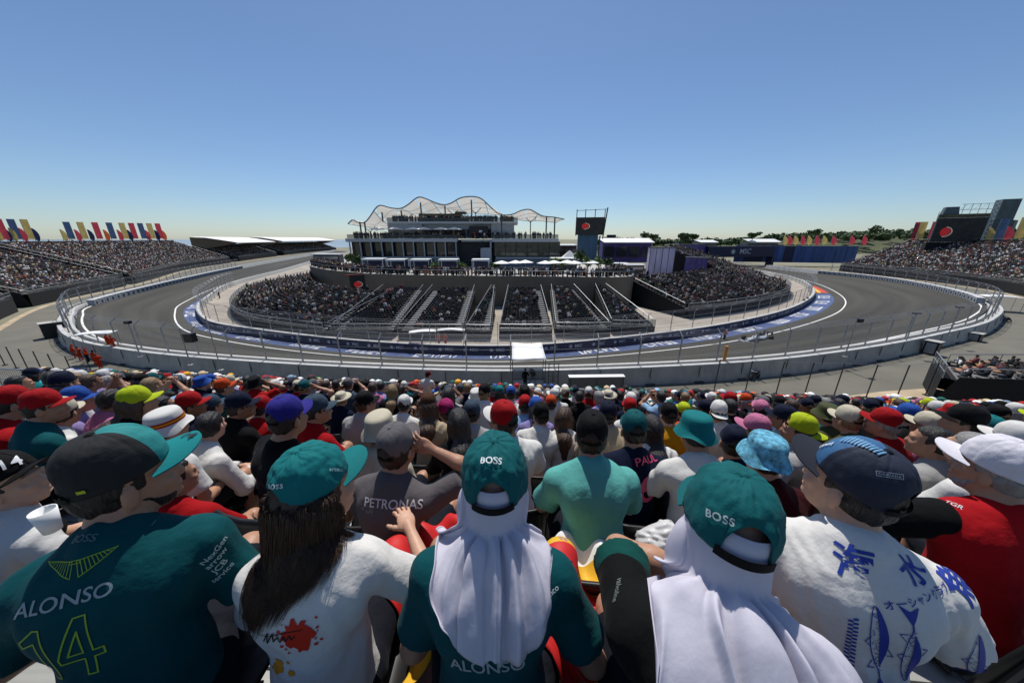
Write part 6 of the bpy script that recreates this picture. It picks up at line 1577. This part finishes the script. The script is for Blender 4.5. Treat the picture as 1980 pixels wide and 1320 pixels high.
# low-resolution copy of the same figure for the farthest rows
def low_tpl():
    P = build_person(h=.034, hh=.03, folds=0, **dict(POSES['A'], hair=None)); V = []; F = []; C = []
    def add(v, f, c): 
        b = len(V); V.extend(v.tolist()); F.extend((np.concatenate([f[:, [0, 1, 2]], f[:, [0, 2, 3]]])+b).tolist()); C.extend([c]*len(v))
    add(*P['bf'].mesh(), 2); add(*P['sf'].mesh(), 1); add(*P['pf'].mesh(), 3)
    cf = Field([ell(P['Hc']+A3(0, -.01, .062), (.092, .108, .082), None, .01, (P['Hc']+A3(0, 0, .03), A3(0, 0, -1))), ell(P['Hc']+A3(0, .12, .035), (.07, .07, .012), None, .01)], .022); add(*cf.mesh(), 0)
    return np.array(V), np.array(F), np.array(C)
CROWD_TPL = low_tpl()
rF['cap'].material_slots[0].link = 'OBJECT'; rF['cap'].material_slots[0].material = mat('tie_dye', (.10, .32, .44), .85, noise=.9, nscale=26)
# seats under everybody near, unique labels
allp = [(o['label'], o) for o in COL.objects if o.name.startswith('person') and o.parent is None]
from collections import defaultdict
byl = defaultdict(list)
for l, o in allp: byl[l].append(o)
def rown(o): return max(1, int(round((o.location.y+.15+SKEW*o.location.x-ROW0)/ROWP))+1)
for l, os_ in byl.items():
    if len(os_) == 1: continue
    byr = defaultdict(list)
    for o in os_: byr[rown(o)].append(o)
    for r_, oo in byr.items():
        rowall = sorted([p for _, p in allp if rown(p) == r_], key=lambda p: p.location.x)
        for o in oo:
            if len(oo) == 1: o['label'] = '%s, %s row from the camera' % (l, ordw(r_))
            else: o['label'] = '%s, %s from left in %s row' % (l, ordw(rowall.index(o)+1), ordw(r_))
near = sorted([o for _, o in allp if not o['label'].startswith(('man with black and teal', 'woman with long', 'person with teal cap over', 'person bowed', 'man in navy cap', 'man at right', 'person at left edge'))], key=lambda o: o.location.y)[:120]
for o in near: place_seat(o.location.x, o.location.y, o.location.z, o.rotation_euler.z*.3, ' '.join(('seat under '+o['label']).split()[:16]))
for o in [o for _, o in allp][:]:
    if o not in near and o.location.y > 4: SEATS.append((o.location.x, o.location.y, o.location.z, 0))
for x_, y_, z_, h_, s_ in NEARCROWD: SEATS.append((x_, y_, z_, 0))
# standing figure by the front rail
Pst = build_person(h=.0125, hh=.011, folds=.005, stand=True, lean=.05, hy=D(25), hp=.2, hL=(-.2, .05, .0), rL=(-1, -.3, 0), hR=(.2, .12, .02), rR=(1, -.3, 0), shorts=False)
loc = root_for(Pst, 828, 722, 10.8, D(10)); sr = dress(Pst, loc, D(10), 'person standing in white shirt and dark red cap near the front rail', shirt=SH['white'], hat='cap', hatcol='#5a0c14', skin='fair')
# details on the second row
rA['shirt'].color = (*lin('#565254'), 1)
letters(rA, 'shirt', 'PETRONAS', 757, 975, .29, '#c9c6c6', rot=D(2), sd=.1)
mb = MB(); mb.tube(rA['P']['collar'], .012, 6, cap=False); c_ = mb.build('collar', M_cloth, rA['shirt'], True); ocol(c_, '#b0261c')
letters(rD, 'shirt', 'PAUL', 1252, 888, .17, '#c4476a', sd=.12); letters(rD, 'shirt', '6', 1252, 945, .12, '#c4476a', sd=.2)

mph = None
for o in [o for o in COL.objects if o.name.startswith('person') and o.parent is None]:
    bd = [c for c in o.children if c.name.startswith('body')]
    if not bd or 'K' not in MSH or bd[0].data != MSH['K'].get('body'): continue
    PK = BUILT['K']; wl_, wr_ = PK['arms'][-1][2], PK['arms'][1][2]; c = Matrix.Rotation(o.rotation_euler.z, 3, 'Z') @ Vector((wl_+wr_)/2+A3(0, .06, .045))+o.location
    r = empty('phone', c, o.rotation_euler.z, ' '.join(('phone held up by '+o['label']).split()[:16]), 'phone', 'phones held up in the near stand')
    mb = MB(); mb.box((0, 0, 0), (.152, .009, .075)); mb.build('body', M_black, r); mb = MB(); mb.box((0, -.0055, 0), (.142, .002, .067)); mb.build('screen', mat('phone_screen', (.12, .2, .3), .2, emit=.3), r)
# ------------------------------------------------------------------ racing car
cp = G(1463, 657, .45); si = min(range(NST), key=lambda i: np.linalg.norm(SI[i]-np.array([cp.x, cp.y]))); tv = SI[si-4]-SI[si+4]; car_rz = math.atan2(tv[1], tv[0])-math.pi/2
M_carw = mat('car_silver', (.55, .56, .58), .3, metal=.3); M_carb = mat('car_black', (.012, .012, .014), .35); M_rub = mat('tyre_rubber', (.02, .02, .02), .8); M_stripe = mat('tyre_marking', (.6, .1, .08), .6)
car = empty('racing_car', (cp.x, cp.y, .42), car_rz, 'silver and black open-wheel racing car running along the bottom of the banking', 'racing car'); car.rotation_euler = (0, -.06, car_rz)
mb = MB()
sec = [(2.75, .10, .08, .12), (2.3, .14, .13, .18), (1.5, .22, .20, .26), (.8, .34, .30, .36), (.2, .62, .32, .36), (-.5, .78, .30, .34), (-1.2, .60, .28, .33), (-1.9, .30, .24, .30), (-2.3, .14, .18, .28)]
P = []
for y, hw, hh, zc in sec: P.append([(hw*math.cos(a), y, zc+hh*math.sin(a)*(1 if math.sin(a) > 0 else .6)) for a in [2*math.pi*k/12 for k in range(13)]])
mb.grid(P); mb.build('body', M_carw, car, True)
mb = MB(); mb.grid([[(hw, y, z) for hw, z in ((-.06, .5), (-.10, .8+dz), (0, .95+dz), (.10, .8+dz), (.06, .5))] for y, dz in ((.05, 0), (-.4, 0), (-1.2, -.15), (-2.0, -.42))]); mb.build('engine_cover', M_carb, car, True)
mb = MB(); mb.tube([(-.32, .1, .55), (-.3, .6, .85), (0, .95, .9), (.3, .6, .85), (.32, .1, .55)], .035, 6); mb.tube([(0, .95, .9), (0, 1.15, .55)], .03, 5); mb.build('halo', M_carb, car, True)
mb = MB(); mb.lathe([(.001, .14), (.09, .11), (.13, .0), (.11, -.12), (.001, -.13)], (0, .35, .78), 10); mb.build('helmet', M_white, car, True)
mb = MB(); mb.box((0, 2.6, .10), (1.9, .42, .04)); mb.box((0, 2.45, .17), (1.85, .2, .03)); mb.box((-.94, 2.6, .2), (.03, .5, .22)); mb.box((.94, 2.6, .2), (.03, .5, .22)); mb.build('front_wing', M_carw, car)
mb = MB(); mb.box((0, -2.4, .88), (1.0, .3, .04)); mb.box((0, -2.5, .98), (1.0, .12, .04)); mb.box((-.5, -2.42, .72), (.03, .42, .55)); mb.box((.5, -2.42, .72), (.03, .42, .55)); mb.box((0, -2.3, .55), (.1, .1, .6)); mb.build('rear_wing', M_carb, car)
mb = MB(); mb.box((0, -.3, .06), (1.5, 3.6, .04)); mb.build('floor', M_carb, car)
for x, y, r in ((-.82, 1.75, .34), (.82, 1.75, .34), (-.8, -1.75, .36), (.8, -1.75, .36)):
    w_ = MB(); wd = .15 if y > 0 else .19
    n = 20; prof = [(.18, -wd), (r*.93, -wd), (r, -wd*.8), (r, wd*.8), (r*.93, wd), (.18, wd)]
    rows_ = [[(x+zz, y+rr_*math.cos(2*math.pi*k/n), r+rr_*math.sin(2*math.pi*k/n)) for k in range(n+1)] for rr_, zz in prof]
    w_.grid(rows_); wh = w_.build('wheel', M_rub, car, True)
    w2 = MB(); 
    for s_ in (-1, 1): w2.add([(x+s_*wd*.9, y+.19*math.cos(2*math.pi*k/12), r+.19*math.sin(2*math.pi*k/12)) for k in range(12)], [tuple(range(12))])
    w2.build('rim', M_carb, wh)
    mb = MB(); mb.tube([(x*.3, y-.1, .3), (x*.85, y, r)], .025, 4); mb.tube([(x*.3, y+.2, .35), (x*.85, y, r)], .02, 4); mb.build('suspension', M_carb, car)
# ------------------------------------------------------------------ filming platform with white roof
fp = empty('camera_platform', (1.0, 27.2, 0), 0, 'scaffold camera platform with flat white roof at the wall in the centre', 'platform')
mb = MB(); mb.grid([[(x, y, 3.95+.06*math.sin(x*2+y)) for x in np.linspace(-1.0, 2.0, 7)] for y in np.linspace(-1.0, 3.6, 7)]); o = mb.build('roof', M_white, fp, True); solid(o, .06)
mb = MB()
for x in (-.95, 1.95):
    for y in (-.95, 1.1): mb.tube([(x, y, 0), (x, y, 3.95)], .035, 6)
for z in (1.0, 1.6, 2.1):
    for x in (-.95, 1.95): mb.tube([(x, -.95, z), (x, 1.1, z)], .025, 5)
    mb.tube([(-.95, -.95, z), (1.95, -.95, z)], .025, 5)
mb.tube([(-.95, -.95, 0), (.5, -.95, 1.0)], .02, 4); mb.tube([(1.95, -.95, 0), (.5, -.95, 1.0)], .02, 4); mb.build('scaffold', M_dsteel, fp)
mb = MB(); mb.box((.5, .1, 1.0), (2.9, 2.1, .08)); mb.build('floor', M_conc, fp)
mb = MB(); mb.box((-.35, -.98, 1.45), (.9, .03, .4)); mb.build('sign', M_white, fp)
mb = MB(); mb.box((.5, -.98, .55), (2.8, .02, .85)); mb.build('skirt', M_drape, fp)
r = empty('film_camera', (1.9, 27.3, 1.04), .2, 'black film camera on a tripod on the central platform', 'camera'); mb = MB(); mb.box((0, 0, 1.25), (.35, .8, .4)); mb.tube([(0, .4, 1.25), (0, .75, 1.25)], .13, 8); mb.build('camera', M_black, r)
mb = MB()
for a in (0, 2.1, 4.2): mb.tube([(0, 0, 1.05), (.4*math.cos(a), .4*math.sin(a), 0)], .025, 5)
mb.build('tripod', M_black, r)
r = empty('steel_ladder', (3.4, 27.4, 0), 0, 'dark steel ladder frame beside the central camera platform', 'ladder'); mb = MB()
for x in (0, .9): mb.tube([(x, 0, 0), (x, 0, 3.2)], .04, 5)
mb.build('rail', M_dsteel, r); mb = MB()
for z in (.4, .9, 1.4, 1.9, 2.4, 3.1): mb.tube([(0, 0, z), (.9, 0, z)], .025, 5)
mb.build('rung', M_dsteel, r)
# long grey box
bx = empty('equipment_box', (5.7, 26.6, 0), .03, 'long grey steel box with white lid against the wall right of the camera platform', 'box')
mb = MB(); mb.box((2.0, .2, 1.05), (5.0, .5, 2.1)); mb.build('body', mat('grey_box', (.13, .13, .12), .6, noise=.1), bx); mb = MB(); mb.box((2.0, .2, 2.13), (5.1, .56, .06)); mb.build('lid', M_white, bx)
mb = MB()
for x in (-.4, 2, 4.4): mb.box((x, -.07, 1.05), (.05, .04, 2.0))
mb.build('seam', M_dsteel, bx)
def cabinet(px, py, d, label, name='equipment_box', z=0, rz=.4):
    p = G(px, py, z); r = empty(name, p, rz, label, 'box'); mb = MB(); mb.box((0, 0, d[2]/2), d); mb.build('body', M_black, r)
    mb = MB(); mb.box((0, 0, d[2]+.03), (d[0]+.2, d[1]+.2, .06)); mb.build('lid', M_conc, r); mb = MB(); mb.box((-d[0]/2-.02, 0, d[2]/2), (.04, d[1]*.7, d[2]*.8)); mb.build('door', M_steel, r)
cabinet(1797, 684, (1.1, 1.2, 1.7), 'tall black cabinet on the service road against the right wall, nearer of two')
cabinet(1882, 658, (1.3, 1.2, 1.1), 'low black cabinet on the service road against the right wall, farther of two')
cabinet(113, 650, (2.4, 1.6, 2.2), 'dark stack of equipment against the outside of the wall at left', rz=1.0)
cabinet(246, 692, (.9, .8, 1.2), 'small dark box on the back of the left wall', rz=1.1)
# speaker hanging on the fence, poles, orange post
def pole_thing(px, py, z, h, label, name='light_pole', head=None, m=M_steel, r_=.06):
    p = G(px, py, z); r = empty(name, p, 0, label, 'pole'); mb = MB(); mb.tube([(0, 0, 0), (0, 0, h)], r_, 7); mb.build('pole', m, r)
    mb = MB(); mb.box((0, 0, .04), (.35, .35, .08)); mb.build('base', M_conc, r)
    if head: mb = MB(); mb.box(head[0], head[1]); mb.build('head', M_black, r)
pole_thing(369, 706, 1.4, 4.0, 'fence pole at left carrying a black loudspeaker box', head=((.75, .1, 3.0), (.85, .6, .9)))
pole_thing(428, 716, 1.4, 5.6, 'tall thin pole rising above the left fence', r_=.05)
pole_thing(1633, 690, 1.4, 4.6, 'fence pole at right carrying two small black cameras', head=((.35, 0, 4.2), (.5, .35, .4)))
pole_thing(1399, 702, 1.5, 1.9, 'short orange marker post on the wall right of centre', name='marker_post', m=mat('orange_paint', (.55, .22, .04), .6), r_=.16)
pole_thing(272, 690, 1.4, 3.9, 'fence pole at left carrying a small white box', head=((0, 0, 4.0), (.5, .4, .3)))
pole_thing(1750, 664, 1.4, 3.9, 'fence pole with flat black antenna at right, third from the wall bend', head=((0, 0, 3.9), (.9, .3, .12)))
pole_thing(1833, 648, 1.4, 3.9, 'fence pole with flat black antenna at right, nearest the wall bend', head=((0, 0, 3.9), (.9, .3, .12)))
# motorcycle/scooters
def scooter(px, py, rz, label):
    p = G(px, py, 0); r = empty('scooter', p, rz, label, 'scooter')
    for y in (-.6, .6):
        mb = MB(); n = 16; rows_ = [[(zz, y+rr_*math.cos(2*math.pi*k/n), .28+rr_*math.sin(2*math.pi*k/n)) for k in range(n+1)] for rr_, zz in ((.16, -.05), (.27, -.06), (.28, 0), (.27, .06), (.16, .05), (.16, -.05))]; mb.grid(rows_); mb.build('wheel', M_rub, r, True)
    mb = MB(); mb.grid([[(hw*math.cos(a), y, z+hh*math.sin(a)) for a in [2*math.pi*k/8 for k in range(9)]] for y, hw, hh, z in ((-.75, .05, .05, .6), (-.45, .16, .16, .62), (0, .15, .10, .42), (.3, .14, .14, .45), (.5, .10, .25, .65), (.6, .03, .1, .9))]); mb.build('body', M_carb, r, True)
    mb = MB(); mb.tube([(-.3, .45, 1.02), (0, .5, .98), (.3, .45, 1.02)], .02, 5); mb.tube([(0, .62, .3), (0, .5, .98)], .03, 5); mb.build('handlebar', M_steel, r); mb = MB(); mb.box((0, -.3, .8), (.28, .6, .1)); mb.build('seat', M_black, r)
scooter(1458, 733, 2.0, 'black scooter leaning by the outer wall right of centre'); scooter(1938, 622, .5, 'dark scooter parked on the service road at far right'); scooter(92, 648, 1.2, 'dark scooter parked on the service road at far left')
# marshals
POSES['S'] = dict(stand=True, lean=.06, hy=D(15), hp=.15, hL=(-.22, .10, -.0), rL=(-1, -.4, 0), hR=(.12, .25, .25), rR=(1, -.4, -.2), shorts=False, sleeve='long')
POSES['T'] = dict(stand=True, lean=.12, hy=D(-20), hp=.1, hL=(-.24, .02, -.02), rL=(-1, -.4, 0), hR=(.23, .05, -.02), rR=(1, -.4, 0), shorts=False, sleeve='short')
def marshal(px, py, hd, pose, shirt, pants, label, hat='cap', hc='#c8401a', z=0):
    P = variant(pose); p = G(px, py, z); res = dress(P, Vector((p.x, p.y, z+.86)), D(hd), label, group='track staff', shirt=shirt, pants=pants, hat=hat, hatcol=hc, skin='tan', meshes=MSH[pose]); return res
OR = '#c93a14'
for k, (px, py, hd, lab) in enumerate([(146, 692, 30, 'marshal in orange overalls standing leftmost behind the left wall'), (158, 697, -40, 'second marshal from left in orange overalls behind the left wall'), (172, 700, 60, 'marshal in orange overalls in the middle of the left group'), (186, 705, 10, 'marshal in orange overalls at the right of the left group'), (196, 712, -60, 'orange marshal standing nearest the camera in the left group')]):
    marshal(px, py, hd, 'ST'[k % 2], OR, OR if k != 2 else '#14161c', lab, hc=[OR, '#17181c'][k % 2])
for k, (px, py, hd, lab) in enumerate([(212, 672, 10, 'orange marshal under the white canopy at left'), (222, 676, -30, 'second orange marshal under the white canopy at left')]): marshal(px, py, hd, 'TS'[k], OR, OR, lab, z=1.4)
for k, (px, py, hd, c, lab) in enumerate([(1908, 604, 10, '#a02018', 'staff member in red shirt under the white canopy at right'), (1922, 606, 60, '#d8d4cc', 'staff member in white shirt under the canopy at right')]): marshal(px, py, hd, 'ST'[k], c, '#20222a', lab, hc='#8a1414')
P = variant('S'); dress(P, Vector((1.2, 26.9, 1.04+.86)), D(0), 'camera operator in black on the central platform', group='track staff', shirt='#101114', pants='#101114', hat='cap', hatcol='#101114', skin='tan', meshes=MSH['S'])
def canopy(px, py, z, wd, dp, h, rz, label):
    p = G(px, py, z); r = empty('canopy', p, rz, label, 'canopy'); mb = MB(); mb.grid([[(x, y, h+.12*math.cos(x)) for x in np.linspace(-wd/2, wd/2, 7)] for y in (-dp/2, 0, dp/2)]); o = mb.build('roof', M_white, r, True); solid(o, .05)
    for sx in (-1, 1):
        for sy in (-1, 1): mb = MB(); mb.tube([(sx*(wd/2-.1), sy*(dp/2-.1), 0), (sx*(wd/2-.1), sy*(dp/2-.1), h)], .04, 5); mb.build('post', M_steel, r)
canopy(194, 676, 1.4, 3.4, 1.5, 2.0, .35, 'flat white canopy over marshals at the left wall'); canopy(1925, 600, 0, 5.0, 3.0, 2.9, -.6, 'flat white canopy on the service road at right')
canopy(820, 676, 0, 3.4, 1.2, 2.5, .25, 'small white canopy behind the inner banner wall, left of the other'); canopy(874, 674, 0, 3.6, 1.0, 2.6, .0, 'long thin white canopy behind the inner banner wall by the walkway')
for px, hd, lab in ((849, 10, 'orange marshal behind the inner banner wall under the thin canopy'), (862, -30, 'second orange marshal behind the inner banner wall')): marshal(px, 668, hd, 'S', OR, OR, lab)
for k, (px, py, c, lab) in enumerate([(414, 574, '#14161a', 'dark dressed person walking behind the inner wall at left'), (425, 577, '#20242c', 'second person walking behind the inner wall at left'), (1558, 588, '#2b6a86', 'person in blue shirt behind the inner wall at right'), (1551, 592, '#1d5a50', 'person in green shirt behind the inner wall at right'), (1399, 660, '#a8481a', 'steward in orange behind the inner wall right of centre')]): marshal(px, py, 20*k, 'ST'[k % 2], c, '#181a20', lab, hc='#d8d4cc')
# ------------------------------------------------------------------ perimeter fence along the near edge of the service road
def post_fence(label, pts, h=3.3, lean=0):
    root = empty('perimeter_fence', pts[len(pts)//2], 0, label, 'fence'); me = None
    for p in pts:
        if me is None: mb = MB(); mb.box((0, 0, h/2), (.07, .07, h)); mb.box((0, 0, .05), (.3, .3, .1)); o = mb.build('post', M_dsteel, root); me = o.data
        else: o = bpy.data.objects.new('post', me); COL.objects.link(o); o.parent = root
        o.location = p-root.location
    mb = MB(); mb.grid([[tuple(p-root.location), tuple(p-root.location+Vector((0, 0, h)))] for p in pts]); mb.build('wire_mesh', mat('fine_mesh', (.3, .3, .3), .5, alpha=.05), root)
    mb = MB(); mb.tube([p-root.location+Vector((0, 0, h)) for p in pts], .012, 4); mb.build('cable', M_steel, root)
post_fence('row of leaning dark posts along the near edge of the road at right', [G(x, y) for x, y in ((1380, 757), (1440, 760), (1500, 762), (1555, 764), (1612, 766), (1674, 769), (1733, 770), (1789, 764))])
post_fence('row of dark posts along the near edge of the road at left', [G(x, y) for x, y in ((10, 706), (32, 712), (56, 717), (84, 722), (112, 728), (145, 733), (185, 738))], 2.6)
grandstand('lower block of the neighbouring grandstand at right edge, draped in black cloth', [(42.2, 29.0), (40.4, 27.2), (38.6, 25.4)], 9, 2.3, 4.6, 10, 1, occ=.75, fence=1.2, aisles=99, back=False)
# ------------------------------------------------------------------ things in laps and between seats
M_red = mat('flag_cloth_red', (.62, .02, .02), .6, trans=.2); M_yel = mat('flag_cloth_yellow', (.75, .45, .03), .6, trans=.2)
def lap_flag(res, cx, cy, cz_, wx, wy, label, seed, bands, rot=0):
    P = res['P']; n, m = 36, 44; X0 = np.zeros((n, m, 3)); rg_ = np.random.default_rng(seed)
    for j in range(n):
        for i in range(m):
            u = i/(m-1)-.5; v = j/(n-1)-.5; x, y = u*wx, v*wy
            X0[j, i] = (cx+x*math.cos(rot)-y*math.sin(rot), cy+x*math.sin(rot)+y*math.cos(rot), cz_+.03*math.sin(u*19+seed)+.03*math.sin(v*15+u*6))
    X = drape(X0, np.array([], int), [(P['pf'], np.zeros(3)), (P['bf'], np.zeros(3)), (P['sf'], np.zeros(3))], iters=24, rad=.010, bend=.01)
    root = empty('flag_cloth', res['root'].location, res['root'].rotation_euler.z, label, 'flag'); mb = MB(); mb.grid([[tuple(q) for q in r] for r in X])
    for f in range(len(mb.f)): v = (f//(m-1))/(n-1); mb.mi[f] = next(k for k, b_ in enumerate(bands) if v <= b_[0])
    o = mb.build('cloth', [b_[1] for b_ in bands], root, True); md = o.modifiers.new('sub', 'SUBSURF'); md.levels = md.render_levels = 1; solid(o, .0015)
lap_flag(h2, .30, .36, .36, .52, .66, 'red and yellow flag cloth spread over the knees right of the centre person', 2, [(.55, M_red), (.82, M_yel), (1.01, M_white)])
lap_flag(h1, .30, .36, .36, .52, .60, 'crumpled red and yellow flag cloth held by the woman with brown hair', 5, [(.25, M_yel), (1.01, M_red)], .5)
p = GY(92, 1006, 1.02); r = empty('paper_cup', p, 0, 'white paper cup held at the left edge', 'cup'); mb = MB(); mb.lathe([(.001, -.05), (.026, -.05), (.037, .05), (.034, .05), (.024, -.045)], n=20); mb.build('cup', M_white, r, True)
p = GY(1272, 1045, 1.42); r = empty('plastic_bag', p, 0, 'crumpled white plastic bag between the seats in the second row', 'bag'); V, F = Field([ell((0, 0, -.03), (.13, .10, .11), None, .03), ell((.05, .02, .04), (.07, .06, .07), None, .03)], .009, disp=lambda X: .010*np.sin(X@A3(50, 33, 21)+3*np.sin(X@A3(19, 41, 30)))*np.sin(X@A3(-31, 60, 44))).mesh(); np_mesh('bag', V, F, mat('thin_plastic', (.85, .85, .86), .35, trans=.4), r)
emit_seats('stadium_seats', SEATS, 'rows of small black seats filling the infield stands and the far rows of the near stand')
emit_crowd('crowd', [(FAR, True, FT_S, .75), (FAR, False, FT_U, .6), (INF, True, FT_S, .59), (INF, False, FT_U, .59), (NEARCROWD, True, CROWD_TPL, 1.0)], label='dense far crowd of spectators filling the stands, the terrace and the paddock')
